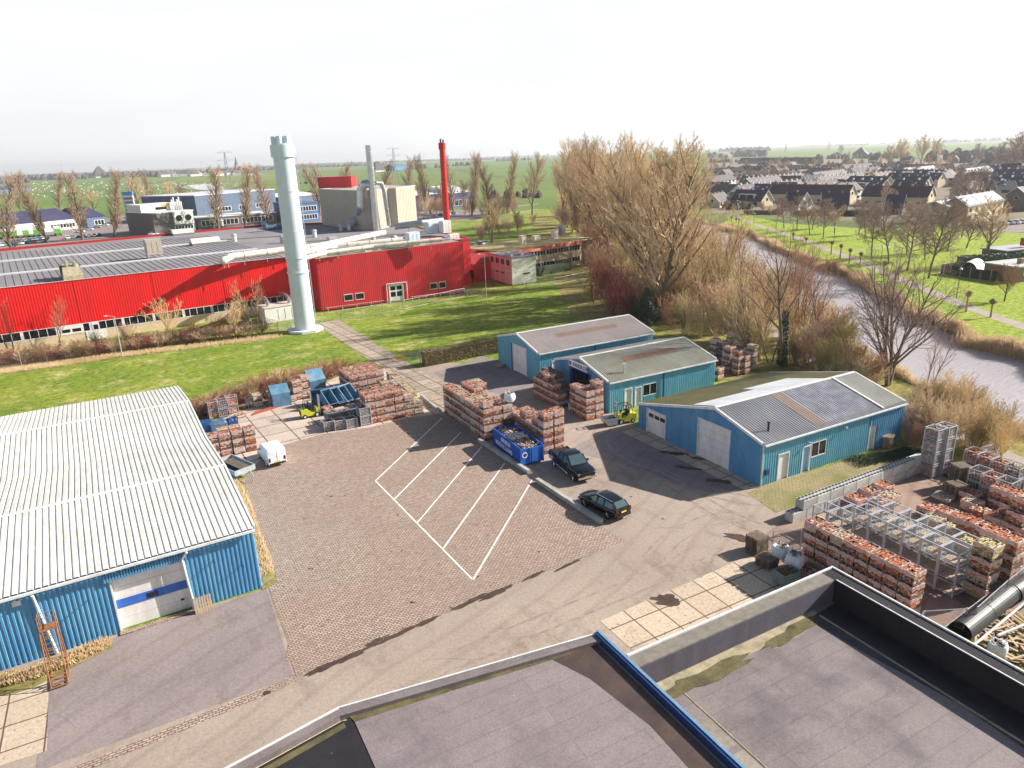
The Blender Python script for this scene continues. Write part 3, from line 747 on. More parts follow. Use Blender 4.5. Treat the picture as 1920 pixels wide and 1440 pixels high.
mb = MB(); mb.ob(FL, 3.45, 3.6, -.15, .12, 0, 3.6); mb.ob(FL, 7.6, 7.8, -.15, .12, 0, 3.6); mb.ob(FL, 3.45, 7.8, -.15, .12, 3.6, 3.7); mb.build('doorway_frame', M['skip'], s2)
mb = MB(); mb.box(44.75, 60.2, 61.15, 72.2, .03, .05); mb.build('floor', M['conc'], s2)
mb = MB(); mb.ob(FL, 4.15, 7.95, .07, .13, 3.75, 4.55); sg = mb.build('sign', M['textw'], s2)
text(sg, 'VANDILLEN', .62, M['text'], (44.46, 68.1, 3.92), (0, -1, 0), (0, 0, 1), ext=.01, bold=.012)
mb = MB(); mb.ob(FL, 7.45, 7.85, .13, .145, 3.92, 4.35); mb.build('emblem', M['text'], sg)
mb = MB(); mb.tube((47.4, 62.0, 3.9), (47.4, 62.0, 5.0), .12); mb.box(47.2, 47.6, 61.8, 62.2, 5.0, 5.12); mb.build('flue', M['steel'], s2)
mb = MB(); mb.tube((52.2, 60.8, 0), (52.2, 60.8, 3.6), .07); mb.build('downpipe', M['darkblue'], s2)
roofpatch(s2, 'roof_patch', 49.0, 57.2, .52, .72, prof2[0], prof2[1], M['rustroof'])['label'] = 'brown weathered strip'
# --- shed 1
s1 = thing('blue_shed', 'farthest blue shed with one white roller door beside the hedge', 'shed')
prof1 = [(75.1, 4.0), (80.6, 5.4), (86.2, 4.0)]
F1 = frames(43.9, 62.3, 75.1, 86.2); FL = F1['l'][0]; FF = F1['f'][0]
shed_shell(s1, 43.9, 62.3, prof1, M['teal'], [M['roofA'], M['roofA']], {'l': ((3.1, 6.9, 0, 3.75),), 'f': ((1.9, 2.9, 0, 2.5),)}, wallm={'f': weather('sunlit_front_sheet', (.17, .46, .58), (.12, .38, .52), .8, .5, scale=(1, 1, .25))})  # front wall in a paler copy of the blue, sunlight put into the colour
panel_door(s1, FL, 3.1, 6.9, 3.75, n=4); panel_door(s1, FF, 1.9, 2.9, 2.5, n=1, kind='door')
mb = MB(); mb.ob(FL, 6.9, 7.15, -.1, .12, 0, 3.85); mb.build('door_jamb', M['darkblue'], s1)
roofpatch(s1, 'roof_patch', 48.5, 58.5, .5, .68, prof1[0], prof1[1], M['rustroof'])['label'] = 'brown weathered strip'
mb = MB(); mb.tube((52.5, 74.95, 0), (52.5, 74.95, 3.85), .07); mb.build('downpipe', M['darkblue'], s1)

# --- left warehouse
wr = thing('blue_warehouse', 'large blue warehouse with white ribbed double-pitch roof at lower left', 'warehouse', (4.35, 46.25, 0), R(2.7))
pw = [(0, 4.75), (9.6, 5.65), (19.0, 4.9), (28.6, 5.65), (38.2, 4.7)]
FW_ = frames(-42, 0, 0, 38.2); FF = FW_['f'][0]
shed_shell(wr, -42, 0, pw, M['blue'], [M['roofwhite']] * 4, {'f': ((33.25, 37.6, 0, 3.75),)}, ov=.3, rp=.39, rdep=.06)
dd = panel_door(wr, FF, 33.25, 37.6, 3.75, n=5, rec=.35)
mb = MB(); mb.ob(FF, 33.36, 37.49, -.345, -.27, 1.55, 2.15); mb.build('blue_band', M['bluestrap'], dd)
mb = MB(); mb.ob(FF, 35.1, 35.75, -.3, -.25, 1.66, 2.02); mb.build('window', M['glass'], dd)
mb = MB(); mb.ob(FF, 36.95, 37.15, -.3, -.25, .75, .87); mb.build('handle', M['black'], dd)
mb = MB()
(ox, oy), _, _ = FF
for i in range(30):
    s = 33.0 + i * .16
    mb.hexa([(-42 + s, -.06, 3.86), (-42 + s + .11, -.06, 3.86), (-42 + s + .11, -.2, 3.76), (-42 + s, -.2, 3.76), (-42 + s, -.06, 4.3), (-42 + s + .11, -.06, 4.3), (-42 + s + .11, -.2, 4.25), (-42 + s, -.2, 4.25)])
mb.build('canopy', M['blue'], wr)
for pp in ([(-4.2, -.42, 4.45), (-4.55, -.16, 3.9), (-4.35, -.16, .1)], [(-12.6, -.42, 4.45), (-12.6, -.16, 4.0), (-12.2, -.16, .1)]):
    mb = MB(); mb.path(pp, .08); mb.build('downpipe', M['trimw'], wr)
mb = MB(); mb.ob(FF, 28.3, 28.75, .05, .13, 3.9, 4.2); mb.build('vent', M['trimw'], wr)
mb = MB()
for s_, z in ((32.0, 2.9), (39.3, 3.1), (41.0, 2.2)):
    mb = MB(); mb.ob(FF, s_ - .03, s_ + .03, .05, .5, z, z + .05); mb.build('bracket', M['darkblue'], wr)
mb = MB(); mb.ob(FF, 33.2, 37.7, .1, .45, .03, .1); mb.build('brick_sill', M['bricks'], wr)
# ---------------------------------------------------------------- foreground flat roofs
rb = thing('flat_roof_building', 'dark flat-roofed building with deep black parapet at lower right', 'building')
mb = MB(); mb.box(16.95, 30.8, -6, 21.6, 0, 4.7); mb.build('roof', M['felt2'], rb)
mb = MB(); mb.box(16.95, 29.95, 20.8, 21.62, 4.702, 6.0); mb.build('parapet', weather('speckled_felt', (.22, .2, .17), (.15, .135, .12), 2.5, .95, bmp=.5), rb)['label'] = 'front parapet clad in speckled grey felt'
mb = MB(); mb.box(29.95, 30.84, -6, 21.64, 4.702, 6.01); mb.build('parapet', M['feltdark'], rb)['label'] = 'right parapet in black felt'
mb = MB(); mb.box(30.78, 30.87, -6, 21.7, 5.99, 6.09); mb.box(16.95, 30.87, 21.58, 21.69, 5.99, 6.08); mb.box(30.0, 30.06, -6, 20.75, 6.005, 6.03); mb.build('coping', M['trimw'], rb)
mb = MB(); mb.box(16.96, 29.9, 20.78, 20.797, 4.75, 5.93)
mb.build('upstand', weather('dark_felt_upstand', (.1, .09, .12), (.075, .07, .09), 2, .9, scale=(1, 1, .2)), rb)
mb = MB(); 
def flat(mb, pts, z): 
    tr = tessellate_polygon([[Vector((p[0], p[1], 0)) for p in pts]]); n = len(mb.v); mb.v += [(p[0], p[1], z) for p in pts]
    for t in tr: mb.f.append(tuple(n + i for i in t))
flat(mb, [(17.0, 20.75), (28.5, 20.75), (28.2, 20.0), (26, 19.7), (25, 19.95), (22, 20.0), (19, 19.9), (17.0, 19.7)], 4.712); mb.build('crust_edge', M['crust'], rb)
mb = MB(); flat(mb, [(27.6, 20.4), (29.93, 20.6), (29.93, -6), (28.2, -6), (28.35, 3), (27.9, 8), (28.3, 13), (27.8, 17)], 4.718); mb.build('parapet_shadow_strip', weather('painted_shadow_black', (.02, .018, .026), (.04, .034, .04), .8, .35), rb)  # dark glossy strip paints the parapet's cast shadow onto the roof floor
mb = MB(); 
flat(mb, blotch(20.3, 19.95, 3.4, .5, 0, 3), 4.722); flat(mb, blotch(26.0, 20.05, 2.2, .42, .1, 5), 4.724); mb.build('moss', M['mossfelt'], rb)
mb = MB(); mb.box(28.3, 28.42, -6, 20.3, 4.7, 4.725); mb.box(18.6, 18.66, -6, 19.9, 4.7, 4.72)
mb.build('roof_seam', M['crust'], rb)
mb = MB()
for k in range(4): flat(mb, [(17.15, 16.2 - k * 2.1), (18.5, 16.3 - k * 2.1), (18.5, 18.1 - k * 2.1), (17.15, 18.1 - k * 2.1)], 4.716)
mb.build('repair_strip', weather('pale_felt_patch', (.27, .24, .2), (.14, .12, .11), .7, .9), rb)
mb = MB(); mb.path([(30.83, 16.6, 6.0), (30.95, 16.6, 6.25)], .03); mb.build('roof_hook', M['trimw'], rb)

lb = thing('flat_roof_building', 'grey felt flat-roofed building with blue edge trim at bottom centre', 'building')
A_, B_, C_ = (4.65, 25.25), (16.65, 23.62), (-6, 24.1)
poly = [C_, (4.3, 23.75), (4.62, 25.2), B_, (16.65, -4), (-6, -4)]
poly = [(-6, 23.2), (4.62, 25.25), B_, (16.65, -4), (-6, -4)]
mb = MB(); mb.prism(poly, 0, 5.72); mb.build('wall', M['ochre'], lb)
mb = MB(); mb.prism([(5.0, 24.9), (16.5, 23.35), (16.5, -4), (5.0, -4)], 5.722, 5.8); mb.build('roof', M['felt'], lb)
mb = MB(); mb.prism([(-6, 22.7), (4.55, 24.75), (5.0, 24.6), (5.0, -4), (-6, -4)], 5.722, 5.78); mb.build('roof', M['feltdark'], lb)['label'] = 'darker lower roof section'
mb = MB()
def edge(mb, a, b, wd, z0, z1, side=-1):
    a = Vector(a); b = Vector(b); t = (b - a).normalized(); nn = Vector((-t.y, t.x)) * wd * side
    mb.hexa([(*a, z0), (*b, z0), (*(b + nn), z0), (*(a + nn), z0), (*a, z1), (*b, z1), (*(b + nn), z1), (*(a + nn), z1)])
edge(mb, (-6, 23.2), (4.62, 25.25), .38, 5.70, 6.0); edge(mb, (4.62, 25.25), B_, .42, 5.70, 5.99); mb.build('felt_kerb', M['felt2'], lb)
mb = MB(); edge(mb, (-6, 23.3), (4.62, 25.35), .07, 5.62, 6.04); edge(mb, (4.64, 25.34), (16.7, 23.72), .07, 5.62, 6.035); mb.build('coping', M['trimw'], lb)
mb = MB(); mb.box(16.58, 16.83, -4, 23.7, 5.5, 6.1); mb.build('edge_trim', M['darkblue'], lb)['label'] = 'blue metal edge trim'
mb = MB(); mb.box(16.72, 16.86, -4, 23.74, 6.1, 6.14); mb.build('trim_cap', weather('light_blue_cap', (.16, .28, .42), (.12, .22, .34), 1, .5), lb)
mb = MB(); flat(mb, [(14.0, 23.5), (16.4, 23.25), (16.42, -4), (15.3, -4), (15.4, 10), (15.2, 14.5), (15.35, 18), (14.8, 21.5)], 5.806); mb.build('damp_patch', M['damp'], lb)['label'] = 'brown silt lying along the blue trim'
mb = MB(); flat(mb, [(4.9, 24.78), (15, 23.45), (15, 23.3), (9, 24.0), (5.0, 24.4)], 5.808); flat(mb, [(-6, 22.55), (4.6, 24.6), (4.6, 24.3), (0, 23.35), (-6, 22.3)], 5.79); mb.build('moss', M['mossfelt'], lb)
# ---------------------------------------------------------------- red factory hall
hall = thing('factory_hall', 'long red factory hall with grey ribbed roof and a band of ground-floor windows', 'factory')
a0 = Vector((-62, 133.9)); a1 = Vector((32.3, 145.0)); dh = (a1 - a0).normalized(); nh = Vector((dh.y, -dh.x)); LH = (a1 - a0).length
FH = ((a0.x, a0.y), (dh.x, dh.y), (nh.x, nh.y))
poly = [(-62, 134.05), (32.3, 145.15), (69.5, 148.6), (71.5, 190), (62, 214), (38, 227), (-62, 203)]
mb = MB(); mb.prism(poly, 9.6, 10.1); mb.build('roof', M['roofhall'], hall)
mb = MB(); corr_wall(mb, FH, LH, 3.1, lambda s: 10.35, .42, .02); mb.build('wall', M['red'], hall)
mb = MB()
for p, q in zip(poly[1:], poly[2:] + poly[:1]):
    p, q = Vector(p), Vector(q); d_ = (q - p).normalized(); F = ((p.x, p.y), (d_.x, d_.y), (d_.y, -d_.x)); mb.ob(F, 0, (q - p).length, -.25, 0, 0, 10.35)
mb.build('wall', M['redblock'], hall)
for s_ in range(6, 94, 12): mb = MB(); mb.ob(FH, s_, s_ + .06, .03, .05, 3.1, 10.3); mb.build('panel_joint', M['redbin'], hall)
mb = MB(); mb.ob(FH, 0, LH, -.3, .06, 10.35, 10.47); mb.build('verge_trim', M['redbin'], hall)
mb = MB(); mb.ob(FH, 0, LH, -.3, 0, 0, 1.55); mb.build('plinth', M['ochre'], hall)
# window band
mb = MB(); mb.ob(FH, 0, LH, -.25, -.05, 1.55, 3.1); mb.build('window_glass', M['glass'], hall)
mb = MB(); mb.ob(FH, 0, LH, -.1, .04, 1.55, 1.68); mb.ob(FH, 0, LH, -.1, .045, 3.0, 3.1)
s = 0; i = 0
while s < LH:
    mb.ob(FH, s, s + (.45 if i % 4 == 0 else .1), -.1, .035, 1.68, 3.0); s += 1.25; i += 1
mb.build('window_frame', M['trimw'], hall)
mb = MB(); mb.ob(FH, 50.6, 54.1, -.05, .06, 1.5, 3.09); mb.build('panel', M['white'], hall)
mb = MB(); mb.ob(FH, 50.9, 52.1, .0, .075, 1.85, 2.4); mb.ob(FH, 52.4, 53.7, .0, .075, 1.85, 2.4); mb.build('window', M['glass'], hall)
mb = MB(); mb.ob(FH, 54.3, 57.4, -.05, .08, 0, 1.6); mb.ob(FH, 55.4, 56.5, -.05, .09, 1.6, 3.0); dr = mb.build('door', M['doorw'], hall)
mb = MB(); mb.ob(FH, 55.6, 56.3, .0, .11, 1.75, 2.6); mb.build('door_window', M['glass'], dr)
# roof seams and raised pale strips
mb = MB()
for off_, wd in ((1.2, .5), (21, 1.6), (46, 1.7)):
    q0 = a0 - nh * off_; mb.ob(((q0.x, q0.y), (dh.x, dh.y), (nh.x, nh.y)), 0, LH * .96, -wd, 0, 10.1, 10.3 if off_ > 5 else 10.36)
mb.build('roof_strip', M['strip'], hall)
mb = MB(); s = 0
while s < 92:
    q0 = a0 - nh * 1.7
    for o0, o1 in ((-19.2, 0), (-44, -21.2), (-66, -46.2)):
        mb.ob(((q0.x, q0.y), (dh.x, dh.y), (nh.x, nh.y)), s, s + .12, o0, o1, 10.1, 10.17)
    s += 1.15
mb.build('roof_seam', weather('dark_seams', (.16, .15, .17), (.22, .21, .23), 1, .8), hall)
mb = MB()
for p, q in ((poly[3], poly[4]), (poly[4], poly[5]), (poly[5], poly[6])):
    p, q = Vector(p), Vector(q); d_ = (q - p).normalized(); mb.ob(((p.x, p.y), (d_.x, d_.y), (d_.y, -d_.x)), 0, (q - p).length, -.3, .05, 10.3, 10.7)
mb.build('edge_trim', M['redbin'], hall)
def on_roof(x, y, z=10.1): return G(x, y, z)
def skydome(x, y, l, wd, label):
    c = on_roof(x, y); t = thing('skylight', label, 'skylight', (*c, 10.1), R(7))
    mb = MB(); mb.box(-l / 2, l / 2, -wd / 2, wd / 2, 0, .5); mb.build('kerb', M['roofhall'], t)
    mb = MB(); n = 8
    for i in range(n):
        y0 = -wd / 2 + wd * i / n; y1 = -wd / 2 + wd * (i + 1) / n
        z = lambda yy: .5 + 1.1 * math.cos(yy / wd * math.pi * .98)
        mb.quad((-l / 2, y0, z(y0)), (l / 2, y0, z(y0)), (l / 2, y1, z(y1)), (-l / 2, y1, z(y1)))
    for x_ in (-l / 2, l / 2): 
        ff = [(x_, -wd / 2 + wd * i / n, .5 + 1.1 * math.cos((-.5 + i / n) * math.pi * .98)) for i in range(n + 1)]
        k = len(mb.v); mb.v += ff; mb.f.append(tuple(range(k, k + n + 1)))
    mb.build('dome', M['cream'], t)
skydome(343, 440, 5.5, 3.4, 'smaller cream rooflight dome near the far edge of the hall roof')
skydome(385, 458, 6.5, 3.4, 'larger cream rooflight dome in the middle of the hall roof')
def unit(name, label, cat, x, y, l, wd, h, mat, z=10.1, rz=R(7), legs=0.0, det=None):
    c = G(x, y, z); t = thing(name, label, cat, (*c, z), rz)
    mb = MB(); mb.box(-l / 2, l / 2, -wd / 2, wd / 2, legs, legs + h)
    for k in range(3):
        xx = -l / 2 + l * (k + .5) / 3; mb.box(xx - l * .13, xx + l * .13, -wd / 2 - .04, -wd / 2, legs + h * .15, legs + h * .85)
    mb.build('casing', mat, t)
    mb = MB()
    for a in (-1, 1):
        for b in (-1, 1): mb.box(a * (l / 2 - .15) - .08, a * (l / 2 - .15) + .08, b * (wd / 2 - .15) - .08, b * (wd / 2 - .15) + .08, 0, max(legs, .12))
    mb.build('feet', M['steel'], t)
    if det: det(t)
    return t
unit('air_handling_unit', 'tall beige box unit standing on legs on the hall roof', 'roof unit', 291, 484, 3.0, 2.4, 3.0, M['beigetower'], legs=.9)
t = thing('roof_shaft', 'mossy cream shaft housing at the front edge of the hall roof', 'roof unit', (*G(138, 524, 10.1), 10.1), R(7))
mb = MB(); mb.hexa([(-1.6, -2.2, 0), (1.6, -2.2, 0), (1.6, 1.5, 0), (-1.6, 1.5, 0), (-1.5, -2.1, .9), (1.5, -2.1, .9), (1.2, 1.4, 2.6), (-1.2, 1.4, 2.6)]); mb.build('casing', M['crust'], t)
mb = MB(); mb.box(-1.5, 1.5, 1.55, 4.6, 0, 2.4); mb.build('louvre_box', weather('blackened_box', (.1, .08, .07), (.2, .17, .14), 2, .9), t)
mb = MB(); mb.tube((-.6, .6, 2.2), (-.6, .6, 3.2), .3); mb.tube((.6, .6, 2.2), (.6, .6, 3.0), .3); mb.build('vent_pipe', M['alu'], t)

# red block in front of the tower
blk = thing('factory_annex', 'taller red corrugated block with white double door and two pairs of windows', 'factory')
FB = frames(32.05, 63.0, 138.25, 150)
tz = lambda x: 10.35 + .75 * (x - 32) / 31
H_ = {'f': ((4.6, 6.4, 1.5, 2.9), (6.9, 8.7, 1.5, 2.9), (13.9, 17.1, 0, 3.6), (22.9, 24.5, 1.7, 3.1), (24.9, 26.5, 1.7, 3.1))}
for k, (F, L) in FB.items():
    mb = MB(); tf = (lambda s: tz(32.05 + s)) if k in 'fb' else (lambda s, k=k: tz(63.0) if k == 'r' else tz(32.05))
    corr_wall(mb, F, L, .0 if k != 'f' else .3, tf, .42, .02, H_.get(k, ())); mb.build('wall', M['redblock'], blk)
mb = MB(); mb.hexa([(32.1, 138.3, 10.1), (62.95, 138.3, 10.85), (62.95, 150, 10.85), (32.1, 150, 10.1), (32.1, 138.3, 10.2), (62.95, 138.3, 10.95), (62.95, 150, 10.95), (32.1, 150, 10.2)]); mb.build('roof', weather('gravel_roof', (.33, .28, .23), (.24, .2, .17), .5, .95), blk)
FBf = FB['f'][0]
for a, b, c, d in H_['f'][:2] + H_['f'][3:]: window(blk, FBf, a, b, c, d, 1, .12, fw=.14)
d = panel_door(blk, FBf, 13.9, 17.1, 3.6, n=1, rec=.15, kind='double_door', fw=.2)
mb = MB()
for s0 in (14.3, 15.65): mb.ob(FBf, s0, s0 + 1.05, -.2, -.07, 1.2, 2.2); mb.ob(FBf, s0, s0 + 1.05, -.2, -.06, 2.55, 3.3)
mb.build('door_window', M['glass'], d)
mb = MB(); mb.path([(31.5 + 14, 138.1, .3), (31.5 + 14, 138.1, 3.95), (49.8, 138.1, 3.95), (49.8, 138.1, .3)], .08, 6); mb.build('conduit', M['trimw'], blk)
mb = MB(); mb.ob(FBf, 0, 30.95, -.3, -.05, 0, .32); mb.build('plinth', M['black'], blk)
mb = MB(); mb.path([(32.6, 137.2, .9), (44.5, 137.2, .9)], .06, 6); mb.path([(50.2, 137.2, .9), (63.3, 137.2, .9)], .06, 6)
for x in [33 + 2.9 * i for i in range(4)] + [50.5 + 3.1 * i for i in range(5)]: mb.tube((x, 137.2, 0), (x, 137.2, 1), .05, n=5)
mb.build('barrier_rail', M['steel'], blk)

# beige tower
tw = thing('boiler_tower', 'windowless beige clad tower rising from the factory roof', 'tower')
tp = [(53.5, 217.1), (57.6, 190.0), (61.5, 188.0), (66.5, 193.5), (68.5, 192.5), (78.8, 204.8), (76, 222)]
mb = MB(); mb.prism(tp, 9.0, 20.3); mb.build('wall', M['beigetower'], tw)
mb = MB()
for p, q in zip(tp, tp[1:] + tp[:1]):
    p, q = Vector(p), Vector(q); d_ = (q - p).normalized(); mb.ob(((p.x, p.y), (d_.x, d_.y), (d_.y, -d_.x)), 0, (q - p).length, -.2, .06, 20.2, 20.45)
mb.build('coping', M['strip'], tw)
mb = MB()
for p, q in zip(tp, tp[1:] + tp[:1]):
    p, q = Vector(p), Vector(q); d_ = (q - p).normalized(); L = (q - p).length; s = 1.2
    while s < L: mb.ob(((p.x, p.y), (d_.x, d_.y), (d_.y, -d_.x)), s, s + .1, 0, .035, 10, 20.2); s += 1.2
mb.build('cladding_rib', M['beigetower'], tw)
ph = thing('roof_penthouse', 'red box penthouse behind the top of the beige tower', 'roof structure', (59.0, 219.0, 20.2), R(-28))
mb = MB(); mb.box(-5, 5, 0, 8, -4, 3.2); mb.build('wall', M['redblock'], ph)
mb = MB(); mb.box(-5.1, 5.1, -.1, 8.1, 3.2, 3.35); mb.build('roof', M['redbin'], ph)

# chimneys
def chimney(name, label, x, y, z0, z1, r0, r1, mat, parts):
    t = thing(name, label, 'chimney', (x, y, z0)); mb = MB(); h = z1 - z0
    mb.tube((0, 0, 0), (0, 0, h), r0, r1, 40); o = mb.build('stack', mat, t, True)
    parts(t, h); return t
def cparts(t, h):
    for z, r in ((10.2, 1.84), (12.6, 1.82), (17.0, 1.76), (23.5, 1.7)): mb = MB(); mb.tube((0, 0, z), (0, 0, z + .22), r, r, 40); mb.build('flange', M['chim'], t, False)
    mb = MB(); mb.tube((0, 0, 12.6), (0, 0, 17), 1.78, 1.74, 40); mb.build('sleeve', M['chim'], t, True)
    mb = MB(); mb.tube((0, 0, h - 2.1), (0, 0, h - .2), 1.92, 1.92, 40); mb.build('crown', M['chim'], t, True)
    mb = MB()
    for i in range(6):
        a = i * math.pi / 3; mb.tube((1.15 * math.cos(a), 1.15 * math.sin(a), h - .3), (1.15 * math.cos(a), 1.15 * math.sin(a), h + 1.1), .5, .5, 16)
    mb.build('flue', M['chim'], t)
    mb = MB(); mb.prism([(3.1 * math.cos(a * math.pi / 4 + .39), 3.1 * math.sin(a * math.pi / 4 + .39)) for a in range(8)], 0.03, .45); mb.build('foundation', M['trimw'], t)
    mb = MB()
    for s_ in (-.25, .25): mb.box(1.78, 1.84, s_ - .02, s_ + .02, 1, h - 3) if False else mb.tube((2.0, s_, 1), (1.95, s_, h - 2), .03, n=4)
    for k in range(60): mb.tube((1.98, -.25, 1.2 + k * .45), (1.98, .25, 1.2 + k * .45), .02, n=4)
    mb.build('ladder', M['steel'], t)
chimney('chimney', 'tall pale silver chimney standing on the grass beside the red block', 25.5, 124.0, 0, 31.0, 1.72, 1.62, M['chim'], cparts)
def rparts(t, h):
    mb = MB(); mb.tube((0, 0, h - 1.5), (0, 0, h), .85, .85, 20); mb.build('crown', weather('redch2', (.62, .02, .02), (.55, .02, .02), 1), t, True)
    mb = MB(); mb.tube((-.32, 0, h), (-.32, 0, h + .9), .2, .2, 10); mb.tube((.34, 0, h), (.34, 0, h + .7), .2, .2, 10); mb.build('flue', M['black'], t)
    for z in (5, 9, 13, 17): mb = MB(); mb.tube((0, 0, z), (0, 0, z + .12), .82, .82, 20); mb.build('flange', M['redbin'], t)
chimney('chimney', 'bright red slender chimney at the right of the beige tower', 71.6, 166.0, 9.8, 31.3, .8, .68, weather('chimney_red', (.66, .03, .015), (.58, .02, .015), .5, .4), rparts)
def sparts(t, h):
    for z in (12, 16, 20): mb = MB(); mb.tube((0, 0, z), (0, 0, z + .12), 1.0, 1.0, 20); mb.build('flange', M['chim'], t)
cs = G(697, 425, 10.1)
chimney('chimney', 'slim pale steel chimney in front of the beige tower', 60.0, 186.5, 10, 31.6, .95, .85, M['alu'], sparts)

def pipe_run(name, label, cat, pts, r, mat, n=12, legs=None):
    t = thing(name, label, cat, pts[0]); o = Vector(pts[0]); pp = [tuple(Vector(p) - o) for p in pts]
    mb = MB(); mb.path(pp, r, n)
    for p in pp[1:-1]: mb.ball(p, r * 1.02, 10)
    mb.build('pipe', mat, t)
    mb = MB()
    for a, b in zip(pp[:-1], pp[1:]):
        a = Vector(a); b = Vector(b); L = (b - a).length; k = max(1, int(L / (legs or 3)))
        for i in range(k):
            p = a + (b - a) * ((i + .5) / k); d_ = (b - a).normalized()
            mb.tube(p - d_ * .06, p + d_ * .06, r * 1.1, r * 1.1, n)
            if legs and p.z + o.z > 10.2 and abs(d_.z) < .5: mb.tube(p, (p.x, p.y, 10.1 - o.z), .06, n=5)
    mb.build('collar' if not legs else 'support', M['steel'], t)
    return t
def PT(x, y, z): return (*G(x, y, z), z)
pipe_run('roof_duct', 'long cream duct rising from the left end of the annex roof gully', 'duct', [PT(420, 492, 10.3), PT(419, 489, 11.6), PT(434, 481, 12.0), PT(520, 470, 12.0), PT(600, 461, 12.0), PT(720, 436, 12.0)], .62, M['cream'], legs=4)
pipe_run('roof_duct', 'cream duct with branching elbow crossing behind the silver chimney', 'duct', [PT(548, 478, 11.6), PT(600, 467, 11.6), PT(630, 462, 11.6), PT(755, 450, 11.8)], .6, M['cream'], legs=4)
pipe_run('roof_duct', 'thin cream duct running along the front of the annex roof', 'duct', [PT(560, 487, 11.4), PT(610, 474, 11.4), PT(700, 462, 11.6), PT(828, 449, 12.0)], .42, M['cream'], legs=4)
pipe_run('roof_duct', 'silver duct climbing the left face of the beige tower', 'duct', [PT(655, 425, 11), PT(672, 405, 13.5), (57.0, 188.2, 16.5), (57.3, 188.2, 20.5), (58.2, 187.4, 22), (60.8, 186.6, 22.2)], 1.05, M['alu'], 14)
pipe_run('roof_duct', 'silver duct dropping down the front of the beige tower', 'duct', [(60.9, 186.3, 22.2), (62.6, 186.6, 22.0), (63.2, 186.8, 20), (64.0, 187.5, 11), ], .55, M['alu'], 12)
pipe_run('roof_duct', 'horizontal silver duct between tower and red chimney', 'duct', [PT(740, 425, 12.0), PT(790, 418, 12.6), PT(832, 413, 12.6)], .8, M['alu'], 14, legs=5)
pipe_run('roof_duct', 'dark blue-grey duct lying on the roof left of the silver chimney', 'duct', [PT(494, 418, 12.5), PT(498, 427, 11), PT(535, 424, 11)], .7, M['hallgrey'], 12, legs=5)
unit('roof_fan', 'pale fan housing at the front right of the annex roof', 'roof unit', 775, 460, 2.6, 1.6, 2.2, M['chim'], z=10.9, legs=.5)
unit('roof_fan', 'large blue-white fan box near the red chimney', 'roof unit', 812, 436, 3.6, 2.4, 2.6, M['chim'], z=10.9)
unit('roof_fan', 'white box unit left of the red chimney base', 'roof unit', 835, 436, 2.2, 2.0, 2.8, M['white'], z=10.9)
unit('roof_fan', 'grey louvred box fixed under the cream ducts', 'roof unit', 624, 462, 1.8, 1.6, 2.0, M['steel'], z=10.8)
unit('roof_fan', 'small white cowl unit near the right edge of the annex roof', 'roof unit', 850, 449, 2.4, 1.2, 1.2, M['white'], z=10.9)
rs = random.Random(8)
for i, (x, y, lab) in enumerate([(590, 444, 'stubby cream vent with brown cap beside the silver chimney'), (640, 432, 'white twin vent cluster at the foot of the tower duct'), (655, 431, 'grey vent box at the foot of the beige tower'), (700, 450, 'small vent on the sandy annex roof'), (740, 457, 'white roof vent among the annex pipes'), (530, 455, 'small grey vent left of the silver chimney'), (440, 452, 'low grey vent on the hall roof'), (416, 423, 'white vent at the far edge of the hall roof')]):
    c = G(x, y, 10.2); t = thing('roof_vent', lab, 'roof vent', (*c, 10.1)); s = 1.0
    mb = MB(); mb.tube((0, 0, 0), (0, 0, 1.5), .55, .55, 12); mb.build('pipe', M['cream'] if i % 2 == 0 else M['steel'], t)
    mb = MB(); mb.tube((0, 0, 1.5), (0, 0, 1.9), .8, .4, 12); mb.build('cowl', M['steel'], t)
pr = thing('pipe_rack', 'tangle of small pipes and rails along the front of the annex roof', 'pipework')
mb = MB()
for i in range(16):
    x0 = rs.uniform(33, 58); L = rs.uniform(2, 7); y = rs.uniform(138.8, 143.5); z = 10.9 + rs.random() * .7
    mb.tube((x0, y, z), (x0 + L, y + rs.uniform(-.2, .2), z + .05), rs.uniform(.06, .16), n=6); mb.tube((x0, y, 10.2), (x0, y, z), .05, n=4); mb.tube((x0 + L, y, 10.2), (x0 + L, y, z), .05, n=4)
mb.build('pipes', M['steel'], pr)
for i in range(9): x = 33.5 + i * 3; mb = MB(); mb.box(x, x + 1.3, 140.5 + i % 3, 141.4 + i % 3, 10.2, 11.0 + (i % 2) * .4); mb.build('junction_box', M['cream'], pr)
# transformer yard beside the silver chimney
un = thing('plant_housing', 'low white plant housing with elbow pipes beside the hall wall', 'plant room', (20.8, 134.6, 0), R(7))
mb = MB(); mb.box(0, 6.5, 0, 4, 0, 2.7); mb.build('casing', M['white'], un)
mb = MB(); mb.box(-.1, 6.6, -.1, 4.1, 2.7, 2.85); mb.build('lid', weather('rusty_white_lid', (.45, .36, .33), (.6, .56, .54), 1), un)
mb = MB()
for x in (1.2, 5.2): mb.path([(x, 1.5, 2.8), (x, 1.5, 3.6), (x, 3, 4.1), (x, 6.4, 4.1)], .35, 10)
mb.build('pipe', M['alu'], un)
mb = MB(); mb.box(2.4, 2.43, -.03, 0, .2, 2.3); mb.box(3.7, 3.73, -.03, 0, .2, 2.3); mb.box(5.0, 5.03, -.03, 0, .2, 2.3); mb.build('door_joint', M['black'], un)

